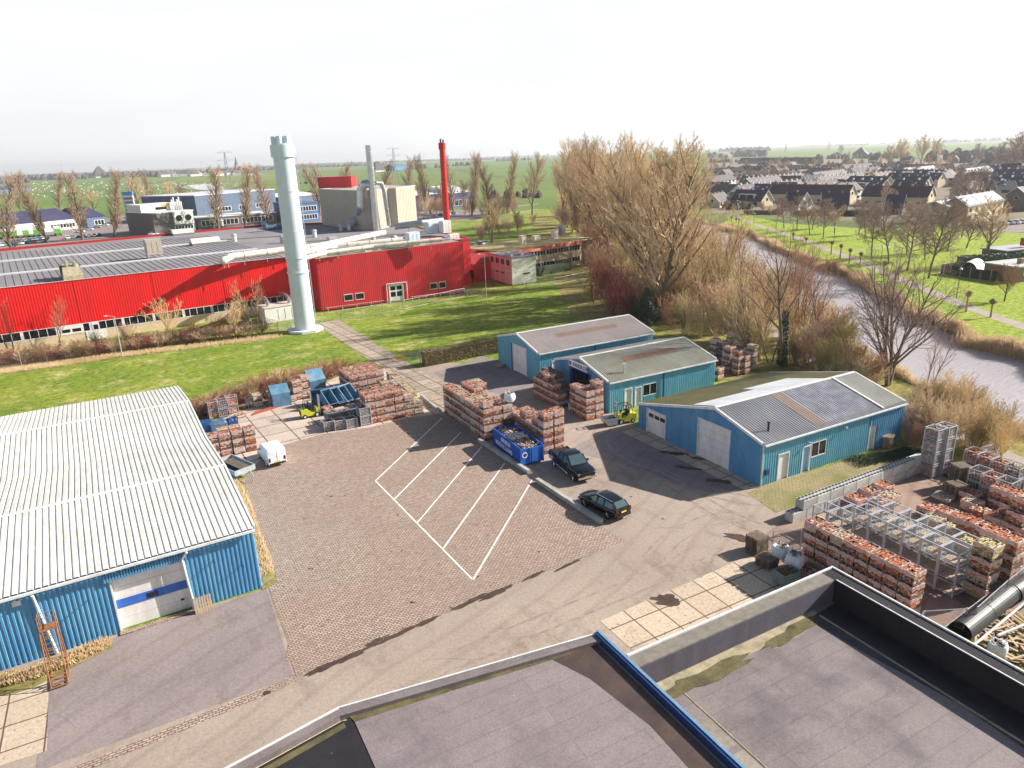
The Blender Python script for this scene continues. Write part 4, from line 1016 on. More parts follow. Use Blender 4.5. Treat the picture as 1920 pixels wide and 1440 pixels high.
# ---------------------------------------------------------------- offices right of the block
cb = thing('container_office', 'two-storey pink and white container office with algae on its panels', 'building')
mb = MB(); mb.box(75.3, 81.5, 139.6, 150.6, .15, 6.1); mb.build('wall', M['mossw'], cb)
mb = MB(); mb.box(75.24, 75.31, 139.6, 150.6, .15, 6.1); mb.build('wall', M['pink'], cb)['label'] = 'pink panelled side wall'
mb = MB(); mb.box(75.15, 81.6, 139.5, 150.7, 6.1, 6.3); mb.build('roof', M['roofhall'], cb)
Fl = ((75.24, 139.6), (0, 1), (-1, 0))
for k in range(4): window(cb, Fl, .9 + k * 2.6, 2.5 + k * 2.6, 4.3, 5.7, 2, .02, M['pink'])
mb = MB(); mb.ob(Fl, 3.6, 5.2, 0, .04, 2.3, 2.55); mb.ob(Fl, 6.4, 8.0, 0, .04, 2.3, 2.55)
Ff = ((75.3, 139.6), (1, 0), (0, -1)); mb.ob(Ff, 2.8, 4.6, 0, .04, 2.3, 2.6); mb.build('vent_slot', M['black'], cb)
mb = MB()
for k in range(5): mb.ob(Fl, .02 + k * 2.7, .1 + k * 2.7, 0, .03, .15, 6.1)
mb.ob(Fl, 0, 11, 0, .035, 3.1, 3.2); mb.ob(Ff, 0, 6.2, 0, .03, 3.1, 3.2); mb.build('panel_joint', M['trimw'], cb)
mb = MB()
for k in range(6): mb.box(76 + k * .9, 76.5 + k * .9, 141 + (k % 3) * 2.5, 141.8 + (k % 3) * 2.5, 6.3, 6.6 + .2 * (k % 2))
mb.build('roof_box', M['white'], cb)
ofc = thing('office_building', 'two-storey ochre brick office with ribbon windows and mossy flat roof', 'office')
p0, p1 = Vector((79.5, 150.3)), Vector((105.0, 156.3)); do = (p1 - p0).normalized(); no = Vector((do.y, -do.x)); Lo = (p1 - p0).length
FO = ((p0.x, p0.y), (do.x, do.y), (no.x, no.y))
mb = MB(); mb.ob(FO, 0, Lo, -15, 0, 0, 6.0); mb.build('wall', M['ochre'], ofc)
mb = MB(); mb.ob(FO, -1.5, Lo + 5.5, -15.3, .25, 6.0, 6.3); mb.build('roof', M['moss'], ofc)
mb = MB(); mb.ob(FO, Lo, Lo + 5, -14, -.6, 0, 6.0); mb.build('side_wall', M['crust'], ofc)
mb = MB(); mb.ob(FO, -1.5, Lo + .05, .25, .32, 5.25, 6.32); mb.build('fascia', weather('salmon_fascia', (.62, .2, .13), (.55, .17, .12), 1), ofc)
mb = MB(); mb.ob(FO, Lo + .05, Lo + 5.5, .25, .3, 6.15, 6.32); mb.build('edge_trim', M['trimw'], ofc)
for zz, nm in ((1.0, 'window'), (3.9, 'window')):
    for k in range(6):
        s0 = 1.0 + k * 4.15; window(ofc, FO, s0, s0 + 3.9, zz, zz + 1.25, 4, .02)
for s_ in (6, 11, 16, 22): mb = MB(); mb.ob(FO, s_, s_ + .18, .3, .5, 0, 3.6); mb.build('flagpole', M['steel'], ofc)
for i, (x, y, l, h) in enumerate(((980, 458, 1.6, 2.2), (1005, 450, 2.2, 1.2), (1040, 447, 1.4, 2.2), (1048, 440, 1.5, 2.6), (1055, 440, 1.0, 2.0))):
    unit('roof_unit', ['narrow cream cabinet near the left end of the office roof', 'low cream cowl in the middle of the office roof', 'narrow cabinet near the right end of the office roof', 'tall silver cylinder vent on the office roof', 'short silver vent beside the tall one on the office roof'][i], 'roof unit', x, y, l, 1.2, h, M['cream'] if i < 3 else M['steel'], z=6.3, rz=R(12))
rl = thing('low_red_building', 'low red gabled link building between hall and container office', 'building', (70.5, 150.0, 0))
mb = MB(); mb.box(0, 9, 0, 14, 0, 4.2); mb.build('wall', M['redblock'], rl)
mb = MB()
for k in range(2):
    y = 2 + k * 6.5; mb.hexa([(-.2, y - 1.8, 4.2), (8, y - 1.8, 4.2), (8, y + 1.8, 4.2), (-.2, y + 1.8, 4.2), (-.2, y, 6.3), (8, y, 6.3), (8, y + .1, 6.3), (-.2, y + .1, 6.3)])
mb.build('roof', M['redbin'], rl)
Fq = ((63.2, 141.5), (0, 1), (1, 0))
mb = MB(); mb.box(-1.2, -1.1, -3, -1.2, 1.6, 3.2); mb.build('window', M['glass'], rl)
hg = thing('hedge', 'dark clipped hedge in front of the ochre office', 'hedge', (86.5, 147.6, 0), R(13))
mb = MB(); mb.cbox(5.6, 0, 1.0, 11.2, 1.2, 2.0); mb.build('foliage', weather('dark_hedge', (.03, .05, .03), (.06, .07, .04), 2, .95, bmp=.8), hg)
# ---------------------------------------------------------------- palletised bricks
PW, PH = 1.1, .87
def pallet_bottom(mb, w=PW, z=0):
    for k in range(3): y = -w / 2 + .05 + k * (w / 2 - .05); mb.box(-w / 2, w / 2, y - .05, y + .05, z, z + .02)
    for i in range(3):
        for j in range(3): x = -w / 2 + .07 + i * (w / 2 - .07); y = -w / 2 + .06 + j * (w / 2 - .06); mb.box(x - .06, x + .06, y - .05, y + .05, z + .02, z + .1)
    for k in range(7): x = -w / 2 + .05 + k * (w - .1) / 6; mb.box(x - .05, x + .05, -w / 2, w / 2, z + .1, z + .125)
def load_mesh(seed, mat, wrap=True):
    r = random.Random(seed); t = D.objects.new('brick_pallet', None)
    COL.objects.link(t); t['category'] = 'brick pallet'
    mb = MB(); pallet_bottom(mb); mb.build('pallet', M['wood'], t)
    mb = MB(); h = .5
    b = PW / 2 - .035
    for k in range(5):                       # courses, each a little offset
        z = .13 + k * .105; d = r.uniform(-.015, .015); e = r.uniform(-.015, .015)
        mb.box(-b + d, b + d, -b + e, b + e, z, z + .1)
    z = .13 + 5 * .105
    nx, ny = 5, 9
    for i in range(nx):
        for j in range(ny):
            if r.random() < .14: continue
            x = -b + (i + .5) * 2 * b / nx; y = -b + (j + .5) * 2 * b / ny
            mb.cbox(x, y, z + .045 + r.uniform(-.03, .025), .195, .105, .1, r.uniform(-.06, .06), r.uniform(-.05, .05))
    mb.build('brick_load', mat, t)
    if wrap:
        mb = MB(); n = 24; z0 = .14 if r.random() < .12 else r.choice((.42, .5, .56)); z1 = .79; L = []
        for i in range(n):
            a = i / n * 4; s = int(a); f = a - s; q = b + .025
            x, y = [(-q + 2 * q * f, -q), (q, -q + 2 * q * f), (q - 2 * q * f, q), (-q, q - 2 * q * f)][s]
            k = 1 + r.uniform(-.012, .02); L.append((x * k, y * k, z0 + r.uniform(-.09, .09), z1 + r.uniform(-.05, .02)))
        for i in range(n):
            p, q = L[i], L[(i + 1) % n]
            mb.quad((p[0], p[1], p[2]), (q[0], q[1], q[2]), (q[0], q[1], q[3]), (p[0], p[1], p[3]))
            mb.quad((p[0], p[1], p[3]), (q[0], q[1], q[3]), (q[0] * .93, q[1] * .93, q[3] + .01), (p[0] * .93, p[1] * .93, p[3] + .01))
        mb.build('plastic_wrap', M['foil'], t)
    return t
PROT = {k: [load_mesh(i * 7 + j, M['load_' + k], wrap=w) for j in range(n)] for i, (k, n, w) in enumerate([('red', 3, True), ('mix', 3, True), ('pale', 2, True), ('yellow', 2, True), ('dark', 2, False)])}
PROT['bare'] = [load_mesh(91, M['load_red'], False), load_mesh(92, M['load_mix'], False)]
LOOK = {'red': 'red', 'mix': 'mottled', 'pale': 'pale', 'yellow': 'yellow', 'dark': 'dark', 'bare': 'unwrapped red'}
rp_ = random.Random(77)
LAY = {1: ['single'], 2: ['bottom', 'top'], 3: ['bottom', 'middle', 'top'], 4: ['bottom', 'second', 'third', 'top'], 5: ['bottom', 'second', 'third', 'fourth', 'top']}
used_labels = {}
SPECS = []
def put_pallet(kind, x, y, z, rz, label, group, sc=1.0):
    src = rp_.choice(PROT[kind]); SPECS.append((src, label, (x + rp_.uniform(-.03, .03), y + rp_.uniform(-.03, .03), z), rz + rp_.uniform(-.03, .03), sc, group))
def place_pallets():
    """buried pallets of a stack are left out; the nearest 296 are things, the far rest one mass"""
    P_ = [s_[2] for s_ in SPECS]; keep = []
    for i, (x, y, z) in enumerate(P_):
        l = f = a = False
        for j, (X, Y, Z) in enumerate(P_):
            if j == i: continue
            dx, dy, dz = X - x, Y - y, Z - z
            if abs(dz) < .2:
                if -1.5 < dx < -.8 and abs(dy) < .55: l = True
                if -1.5 < dy < -.75 and abs(dx) < .6: f = True
            elif .6 < dz < 1.1 and abs(dx) < .4 and abs(dy) < .4: a = True
        if not (l and f and a): keep.append(i)
    keep.sort(key=lambda i: math.hypot(P_[i][0], P_[i][1]))
    print('pallets', len(P_), 'kept', len(keep))
    for i in keep[:296]: dup(*SPECS[i])
    rest = keep[296:]
    if rest:
        V = []; F = []; MI = []; mats = []
        for i in rest:
            src, lab, loc, rz, sc, gr = SPECS[i]; c, s_ = math.cos(rz), math.sin(rz); sc = sc if isinstance(sc, tuple) else (sc,) * 3
            for ch in KIDS(src):
                me = ch.data; mt = me.materials[0]
                if mt not in mats: mats.append(mt)
                n = len(V)
                for v in me.vertices: x, y, z = v.co.x * sc[0], v.co.y * sc[1], v.co.z * sc[2]; V.append((loc[0] + x * c - y * s_, loc[1] + x * s_ + y * c, loc[2] + z))
                for p in me.polygons: F.append(tuple(n + k for k in p.vertices)); MI.append(mats.index(mt))
        me = D.meshes.new('far_brick_pallets'); me.from_pydata(V, [], F)
        for m_ in mats: me.materials.append(m_)
        me.polygons.foreach_set('material_index', MI); me.update()
        o = D.objects.new('far_brick_pallets', me); COL.objects.link(o); tag(o, 'farthest brick pallets around the gate and middle shed', 'brick pallets'); o['kind'] = 'stuff'
def stack_grid(u0, v0, du, dv, cols, where, group, rz=0.0, colfrom='from back', rowname='row', skipz=0, sc=1.0):
    """cols[i][j] = 'kk..' kinds bottom to top; i along first axis (rows), j along second"""
    for i, row in enumerate(cols):
        for j, st in enumerate(row):
            n = len(st)
            for k, ch in enumerate(st):
                kd = {'r': 'red', 'm': 'mix', 'p': 'pale', 'y': 'yellow', 'd': 'dark', 'b': 'bare'}.get(ch)
                if kd is None: continue
                x = u0 + i * du[0] + j * dv[0]; y = v0 + i * du[1] + j * dv[1]
                lay = LAY[n][k]
                rw = '' if len(cols) == 1 else f'{ORD[i]} {rowname}, '
                lb = f'{LOOK[kd]} brick pallet {where}, {rw}{ORD[j]} {colfrom}, {lay}'
                put_pallet(kd, x, y, skipz + k * PH, rz, lb, group, sc)
# long stack by the parking bays (rows inward from the bays)
colsM = [['rmrm', 'mrmr', 'rrmm', 'pmrp', 'mpmm', 'pyyp', 'yppm', 'mrrm', 'rmmrm'],
         ['rrm', 'mmr', 'rmr', 'mrm', 'rrrm', 'mryy', 'prmm', 'dmrm', 'rmrr'],
         ['rmrm', 'rrmr', 'mrrm', 'rrm', 'dmd', 'rmd', 'mmr', 'rrm', 'ddmp'],
         ['mrrp', 'mrmm', '-', '-', 'rmm', 'mrd', 'rdm', 'dmm', 'ddm']]
stack_grid(29.75, 71.2, (1.14, 0), (0, -1.16), colsM, 'by the parking bays', 'brick pallets stacked by the parking bays')
# right wing beside the skip
colsR = [['mmr', 'mrm', 'rmrm', 'rmm', 'mrmr', 'rmrmr'], ['rmm', 'ppp', 'mmm', 'mrm', 'mrm', 'mrrmm']]
stack_grid(33.1, 61.6, (1.35, .12), (.0, -1.2), colsR, 'behind the blue skip', 'brick pallets behind the skip')
# by shed 2 doorway
stack_grid(41.7, 63.2, (1.16, 0), (0, -1.15), [['rrmm', 'rmmm', 'rmrm'], ['rmm', 'rmrd', 'rmmrm']], 'right of the signed doorway', 'brick pallets right of the doorway')
stack_grid(41.3, 70.6, (1.16, 0), (0, -1.15), [['rrm', 'rmrd', 'rmmm', 'rmm', 'mr'], ['rrmd', 'rmdd', 'rmdd', 'mdd', 'rd']], 'left of the signed doorway', 'brick pallets left of the doorway')
# left group north of the paving
stack_grid(20.95, 73.4, (0, 1.2), (1.13, 0.02), [['rmrm', 'rrmr', 'rmrr', 'rmrr', 'mpp', 'yy'], ['rmrr', 'mrrm', 'rrrm', 'bmp', 'ppm', 'y']], 'in the red wall of pallets', 'brick pallets near the wire cages', colfrom='from left')
stack_grid(26.4, 74.6, (1.15, 0), (.08, 1.18), [['yyy', 'yyy', 'ypy', 'ppp', 'pyp', 'ppp', 'pp', 'pyp']], 'in the yellow line by the track', 'yellow brick pallets beside the slab track', colfrom='from front')
stack_grid(22.4, 84.6, (-.05, 1.2), (1.16, .1), [['rmr', 'rmm', 'rmr', 'mrm'], ['rrm', 'mrm', 'rmr', 'mmr'], ['rmr', 'rmm', 'rrm', 'mrr'], ['rrm', 'mrm', 'rmr', 'mmr']], 'in the block by the gate', 'brick pallets by the gate', colfrom='from left')
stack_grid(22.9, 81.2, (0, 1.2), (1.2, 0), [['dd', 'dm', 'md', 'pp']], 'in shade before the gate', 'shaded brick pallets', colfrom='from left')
stack_grid(24.9, 78.2, (0, 1.2), (1.15, 0), [['ppm', 'ppp'], ['pmp', 'mpp']], 'between red wall and gate', 'pale brick pallets in the middle', colfrom='from left')
# single crates beside the warehouse
stack_grid(*G(402, 858), (0.05, 1.2), (1.2, .02), [['rrm', 'rmr', 'mrr', 'rrm'], ['-', 'rrp', 'mrp', '-']], 'beside the left warehouse', 'brick pallets beside the warehouse', rz=.05, colfrom='from left')
for i, (x, y, k, n, lab) in enumerate([(484, 762, 'pale', 2, 'beside the slanted brown hedge'), (512, 757, 'pale', 2, 'between hedge and upright blue hopper'), (573, 738, 'pale', 3, 'left of the tilted blue hopper, rear'), (558, 748, 'mix', 3, 'left of the tilted blue hopper, front'), (586, 744, 'pale', 1, 'behind the yellow forklift mast'), (546, 752, 'pale', 1, 'right of the upright blue hopper')]):
    for L in range(n): put_pallet(k, *G(x, y), L * PH, .1, f'{LOOK[k]} brick pallet {lab}, {LAY[n][L]} one', 'pale brick pallets along the hedge')
put_pallet('bare', *G(614, 776), .12, .2, 'wrapped red brick pallet held on the forks of the left forklift', 'pallets on forklifts')
put_pallet('pale', *G(417, 798), 0, .2, 'low cream brick crate near the blue tarpaulins', None, (1, 1, .5))
put_pallet('mix', *G(451, 782), 0, .3, 'low grey-white crate alone on the slab yard', None, (1, 1, .45))
# right-hand yard
stack_grid(38.45, 28.6, (0, 0), (.0, -1.0), [['mrrm', 'mrrm', 'mmmp', 'mmrm', 'mrmr', 'mmrr', 'mrmr', 'mrmm']], 'in the tall row behind the black parapet', 'brick pallets behind the parapet', colfrom='from back', sc=(1.1, .86, 1.0))
c8 = lambda x, y: (1500 + x / 4.571, 900 + y / 4.571)
c4 = lambda x, y: (1640 + x / 4.536, 780 + y / 4.536)
G_Y = 'brick pallets in the right-hand yard'
def ycol(p, n, kinds, lab, sc=1.15):
    x, y = G(*p, n * PH * sc)
    for L in range(n):
        nm = '' if n == 1 else f', {LAY[n][L]} of {n}'
        k = kinds[L % len(kinds)]
        put_pallet(k, x, y, L * PH * sc, rp_.uniform(-.05, .05), f'{LOOK[k]} brick pallet {lab}{nm}', G_Y, (sc, sc, sc))
ycol(c8(480, 130), 1, ['red'], 'nearest the empty stillages by the block wall')
ycol(c8(690, 145), 1, ['mix'], 'right front of five by the block wall')
ycol(c8(600, 65), 1, ['mix'], 'centre of five by the block wall')
ycol(c8(775, 105), 1, ['pale'], 'rightmost of five by the block wall')
ycol(c8(715, 20), 1, ['red'], 'farthest of five by the block wall')
ycol(c8(1105, 210), 1, ['red'], 'left end of the long red row')
ycol(c8(1240, 235), 1, ['mix'], 'second along the long red row')
ycol(c8(1345, 275), 1, ['red'], 'third along the long red row')
ycol(c8(1470, 320), 2, ['red'], 'fourth along the long red row')
ycol(c8(1560, 365), 2, ['red', 'mix'], 'fifth along the long red row')
ycol(c8(1680, 410), 3, ['red', 'mix'], 'sixth along the long red row')
ycol(c8(1820, 470), 4, ['mix', 'red'], 'near end of the long red row by the fence')
ycol(c8(1150, 300), 1, ['pale'], 'cream, beside the rear stillages')
ycol(c8(1320, 385), 1, ['yellow'], 'flat wrapped, beside the rear stillages')
ycol(c8(1440, 490), 3, ['yellow', 'pale'], 'left of the tall yellow pair')
ycol(c8(1630, 520), 4, ['yellow', 'pale', 'mix'], 'right of the tall yellow pair')
ycol(c8(940, 350), 1, ['yellow'], 'half hidden behind the front stillages')
ycol(c8(1560, 235), 1, ['bare'], 'left end of the back red row')
ycol(c8(1690, 290), 1, ['red'], 'second along the back red row')
ycol(c8(1800, 330), 1, ['red'], 'third along the back red row')
ycol(c8(1900, 375), 1, ['mix'], 'right end of the back red row')
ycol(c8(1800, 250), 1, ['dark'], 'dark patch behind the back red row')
ycol(c8(1470, 90), 1, ['red'], 'low in the shade near the timber stack')
ycol(c8(1480, 160), 1, ['pale'], 'white, in front of the shaded low one')
ycol(c8(1740, 50), 2, ['mix', 'red'], 'left of the tall trio at the far right')
ycol(c8(1850, 85), 3, ['red', 'red'], 'middle of the tall trio at the far right')
ycol(c8(1925, 130), 3, ['mix', 'red'], 'right of the tall trio at the far right')
ycol(c8(1890, 255), 2, ['pale', 'mix'], 'white-wrapped at the right frame edge')
put_pallet('pale', *G(*c8(1230, 165)), 0, .1, 'nearly empty white brick crate on the shaded ground', G_Y, (1.3, 1.3, .5))
# behind shed 2 / beside the woods
for i, (x, y, n, k) in enumerate([(1340, 668, 4, 'mix'), (1352, 675, 4, 'dark'), (1366, 684, 4, 'red'), (1382, 690, 4, 'red'), (1395, 688, 3, 'mix'), (1408, 680, 4, 'pale'), (1330, 690, 2, 'mix'), (1345, 700, 2, 'red'), (1372, 655, 4, 'pale'), (1390, 660, 4, 'pale')]):
    X, Y = G(x, y + 12)
    for L in range(n): put_pallet(k, X, Y, L * PH, .1, f'{LOOK[k]} brick pallet behind the middle shed, {ORD[i]} stack of the cluster, {LAY[n][L]}', 'brick pallets behind the middle shed')
place_pallets()
for L in PROT.values():
    for t in L:
        for ch in list(t.children): D.objects.remove(ch)
        D.objects.remove(t)
_kids.clear()

# ---------------------------------------------------------------- cages and stillages
def wiremesh(mb, p, ax, up, L, H, step=.1, r=.007):
    p = Vector(p); ax = Vector(ax); up = Vector(up); nrm = ax.cross(up).normalized() * r
    k = int(L / step)
    for i in range(k + 1):
        a = p + ax * (L * i / k); mb.quad(tuple(a - ax * r), tuple(a + ax * r), tuple(a + ax * r + up * H), tuple(a - ax * r + up * H))
    k = int(H / step)
    for i in range(k + 1):
        a = p + up * (H * i / k); mb.quad(tuple(a - up * r), tuple(a + up * r), tuple(a + up * r + ax * L), tuple(a - up * r + ax * L))
def cage(w, d, h, fill, fmat, open_front=False, step=.1, wr=.008, fr=.035, z0=.12, fillh=.8, wmat=None):
    t = D.objects.new('wire_cage', None); COL.objects.link(t); t['category'] = 'cage'
    mb = MB()
    for a in (-1, 1):
        for b in (-1, 1): mb.box(a * w / 2 - fr, a * w / 2 + fr, b * d / 2 - fr, b * d / 2 + fr, 0, h)
    for z in (z0, h - .05):
        for b in (-1, 1): mb.box(-w / 2 + fr, w / 2 - fr, b * d / 2 - fr * .7, b * d / 2 + fr * .7, z, z + .05)
        for a in (-1, 1): mb.box(a * w / 2 - fr * .7, a * w / 2 + fr * .7, -d / 2 + fr, d / 2 - fr, z, z + .05)
    mb.build('frame', fmat, t)
    mb = MB(); hh_ = h - z0 - .1
    for b in (-1, 1):
        wiremesh(mb, (-w / 2, b * d / 2, z0 + .05), (1, 0, 0), (0, 0, 1), w, hh_, step, wr)
    for a in (-1, 1): wiremesh(mb, (a * w / 2, -d / 2, z0 + .05), (0, 1, 0), (0, 0, 1), d, hh_, step, wr)
    mb.build('mesh_panel', wmat or fmat, t)
    mb = MB(); mb.box(-w / 2, w / 2, -d / 2, d / 2, z0 - .03, z0)
    mb.build('base', M['steel'] if fill is None else M['wood'], t)
    if fill:
        mb = MB(); r = random.Random(3)
        mb.box(-w / 2 + .03, w / 2 - .03, -d / 2 + .03, d / 2 - .03, z0 + .01, z0 + (h - z0) * fillh - .1)
        for i in range(70):
            mb.cbox(r.uniform(-w / 2 + .12, w / 2 - .12), r.uniform(-d / 2 + .12, d / 2 - .12), z0 + (h - z0) * fillh - .08 + r.uniform(-.05, .06), .2, .12, .09, r.uniform(0, 3), r.uniform(-.5, .5))
        mb.build('contents', fill, t)
    return t
def kill(t):
    _kids.clear()
    for ch in list(t.children): D.objects.remove(ch)
    D.objects.remove(t)
def place(src, name, loc, rz, lab, grp, sc=1.0):
    o = dup(src, lab, loc, rz, sc, grp); o.name = name; return o
cs_ = cage(1.2, 1.0, 1.05, None, M['steel'], fr=.045, step=.15, wr=.006)
mb = MB(); mb.box(-.45, .45, -.38, .38, .13, .2); mb.build('sand_tray', M['sand'], cs_)
GS = 'empty mesh stillages in the right-hand yard'
k = 0
rows = [(42.9, [31.2, 29.9], 2), (44.2, [31.0, 29.7], 2), (43.25, [28.1, 26.85, 25.6, 24.35, 23.1, 21.85], 3), (45.0, [28.4, 27.15, 25.9, 24.65, 23.4, 22.15], 3)]
rn = ['front pair at the far end', 'rear pair at the far end', 'front row', 'rear row']
for ri, (u, vsx, n) in enumerate(rows):
    for j, v in enumerate(vsx):
        for L in range(n):
            place(cs_, 'stillage', (u, v, L * 1.07), 0, f'empty mesh stillage, {rn[ri]}, {ORD[j]} from far end, {LAY[n][L]} level', GS, (1.05, 1.15, 1))
kill(cs_)
M['rubblemix'] = brickload('rubble_fill', [(.4, .34, .3), (.2, .15, .15), (.5, .32, .22), (.3, .24, .22), (.6, .55, .5), (.25, .12, .1)])
cg = cage(1.15, 1.15, 1.1, M['rubblemix'], M['steel'], step=.12, fr=.05, fillh=.95)
for j, (dx, dy) in enumerate(((0, 0), (1.3, -.1))):
    X, Y = G(1742, 890)
    for L in range(4): place(cg, 'rubble_cage', (X + dx, Y + dy, L * 1.12), 0, f'rubble-filled steel cage at the end of the block wall, {["left", "right"][j]} column, {LAY[4][L]}', 'rubble cages at the wall end')
kill(cg)
ck = cage(1.15, 1.0, 1.0, M['load_red'], M['steel'], step=.2, wr=.014, fr=.03, fillh=.85)
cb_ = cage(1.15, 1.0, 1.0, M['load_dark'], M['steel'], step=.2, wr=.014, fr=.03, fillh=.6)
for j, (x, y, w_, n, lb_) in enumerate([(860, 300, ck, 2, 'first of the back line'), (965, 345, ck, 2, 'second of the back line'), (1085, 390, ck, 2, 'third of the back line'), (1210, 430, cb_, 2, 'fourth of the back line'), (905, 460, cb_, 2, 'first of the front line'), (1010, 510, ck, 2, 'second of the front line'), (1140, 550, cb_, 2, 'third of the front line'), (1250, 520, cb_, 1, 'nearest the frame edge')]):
    X, Y = G(*c4(x, y), n * 1.0)
    for L in range(n): place(w_, 'wire_cage', (X, Y, L * 1.02), 0, f'white wire crate of bricks by the far yard edge, {lb_}, {LAY[n][L]}', 'white wire crates at the far yard edge', 1.12)
X0 = G(401, 785)
for j, (x, y, w_) in enumerate([(402, 783, ck), (420, 780, cb_), (437, 773, ck)]):
    for L in range(2):
        o = place(w_, 'wire_cage', (*G(x, y), L * 1.02), .1, f'{"orange" if w_ is ck else "grey"} brick cage against the brown hedge, {["left", "middle", "right"][j]} stack, {LAY[2][L]}', 'brick cages against the hedge', (1, 1, 1.05))
kill(ck); kill(cb_)
cd2 = cage(1.05, 1.0, .95, M['load_dark'], M['steel'], step=.13, wr=.014, fillh=.9)
for j, (x, y, n) in enumerate([(616, 805, 1), (636, 803, 1), (658, 800, 1), (684, 795, 2), (622, 788, 1), (645, 785, 1), (664, 786, 1)]):
    for L in range(n): place(cd2, 'wire_cage', (*G(x, y), L * 1.0), .06, f'dark wire cage in front of the red stack, {ORD[j]} of the cluster, {LAY[n][L]}', 'dark wire cages before the red stack', 1.15)
kill(cd2)

# ---------------------------------------------------------------- concrete block wall
bw = D.objects.new('concrete_block', None)
def block(label, x, y, z, rz, studs=True, L=1.6):
    t = thing('concrete_block', label, 'concrete block', (x, y, z), rz, 'interlocking blocks of the low wall')
    mb = MB(); e = .03
    g = .035; mb.hexa([(-L / 2 + g, -.38, 0), (L / 2 - g, -.38, 0), (L / 2 - g, .38, 0), (-L / 2 + g, .38, 0), (-L / 2 + g, -.38, .76), (L / 2 - g, -.38, .76), (L / 2 - g, .38, .76), (-L / 2 + g, .38, .76)])
    mb.build('block', M['concblock'], t)
    if studs:
        mb = MB()
        for i in range(4):
            for j in (-.2, .2): mb.tube((-L / 2 + .2 + i * .4, j, .781), (-L / 2 + .2 + i * .4, j, .85), .1, .07, 10)
        mb.build('stud', weather('dark_studs', (.1, .1, .09), (.16, .16, .15), 2), t)
    return t
wa = Vector(G(1478, 978)); wb = Vector(G(1735, 878)); wd_ = (wb - wa).normalized(); wl = (wb - wa).length; rzw = math.atan2(wd_.y, wd_.x)
nb = int(wl / 1.6)
for i in range(nb):
    p = wa + wd_ * (i * 1.6 + .8); block(f'concrete block in the low wall, bottom course, {ORD[i]} from the road end', p.x, p.y, 0, rzw, studs=(i == 0))
for i in range(nb - 1):
    p = wa + wd_ * (i * 1.6 + 1.9); block(f'concrete block in the low wall, top course, {ORD[i]} from the road end', p.x, p.y, .8, rzw, studs=i < 9)
p = wa + wd_ * (wl + .9); block('mossy concrete block raised at the far end of the low wall', p.x + .2, p.y + .3, 1.6, rzw, False); 
block('concrete block under the raised mossy block, upper', p.x + .2, p.y + .3, .8, rzw, False); block('concrete block under the raised mossy block, lower', p.x + .2, p.y + .3, 0, rzw, False)

# kerb beams along the paving
for a, b, lab in (((899, 829), (992, 889), 'mossy concrete kerb beam along the blue skip'), ((1007, 904), (1128, 983), 'concrete kerb beam in front of the parked black cars')):
    p = Vector(G(*a)); q = Vector(G(*b)); d_ = (q - p); t = thing('kerb_beam', lab, 'concrete beam', (p.x, p.y, 0), math.atan2(d_.y, d_.x))
    mb = MB(); n = 4; L = d_.length
    for i in range(n): mb.box(i * L / n + .01, (i + 1) * L / n - .01, -.18, .18, 0, .42 - .02 * (i % 2))
    mb.build('beam', M['conc'], t)
    mb = MB(); mb.box(.1, L - .1, .18, .5, 0, .07); mb.build('moss', M['mossfelt'], t)
t = thing('kerb_beam', 'low concrete retaining edge beside the slab track', 'concrete beam', (*G(790, 745), 0), 0)
mb = MB(); q = Vector(G(826, 775)) - Vector(G(790, 745)); n_ = Vector((-q.y, q.x)).normalized() * .15
mb.prism([(n_.x, n_.y), (-n_.x, -n_.y), (q.x - n_.x, q.y - n_.y), (q.x + n_.x, q.y + n_.y)], 0, .4); mb.build('beam', M['conc'], t)
# ---------------------------------------------------------------- vehicles
def loft(mb, secs):
    """secs: list of rings (same count), closed rings joined"""
    k = len(mb.v); n = len(secs[0])
    for r in secs: mb.v += r
    for i in range(len(secs) - 1):
        for j in range(n):
            jj = (j + 1) % n
            mb.f.append((k + i * n + j, k + i * n + jj, k + (i + 1) * n + jj, k + (i + 1) * n + j))
    mb.f.append(tuple(k + j for j in range(n))[::-1]); mb.f.append(tuple(k + (len(secs) - 1) * n + j for j in range(n)))
def body_ring(x, w, zb, zt, r=.1, tuck=.06):
    h = w / 2
    return [(x, -h + tuck, zb), (x, -h, zb + .2), (x, -h, zt - r * 1.3), (x, -h + r * .5, zt - r * .35), (x, -h + r * 1.6, zt), (x, h - r * 1.6, zt), (x, h - r * .5, zt - r * .35), (x, h, zt - r * 1.3), (x, h, zb + .2), (x, h - tuck, zb)]
def wheel(t, x, y, r, w=.24, five=True):
    mb = MB(); s = 1 if y > 0 else -1
    mb.tube((x, y - s * w, r), (x, y, r), r, r, 20); wl_ = mb.build('wheel', M['black'], t)
    mb = MB(); mb.tube((x, y, r), (x, y + s * .015, r), r * .2, r * .18, 10)
    mb.tube((x, y - s * .06, r), (x, y + .0, r), r * .66, r * .7, 20, False)
    for k in range(5):
        a = k * 2 * math.pi / 5; mb.tube((x, y + s * .01, r), (x + r * .66 * math.cos(a), y + s * .01, r + r * .66 * math.sin(a)), .035, .045, 5)
    mb.build('rim', M['chrome'] if five else M['steel'], wl_)
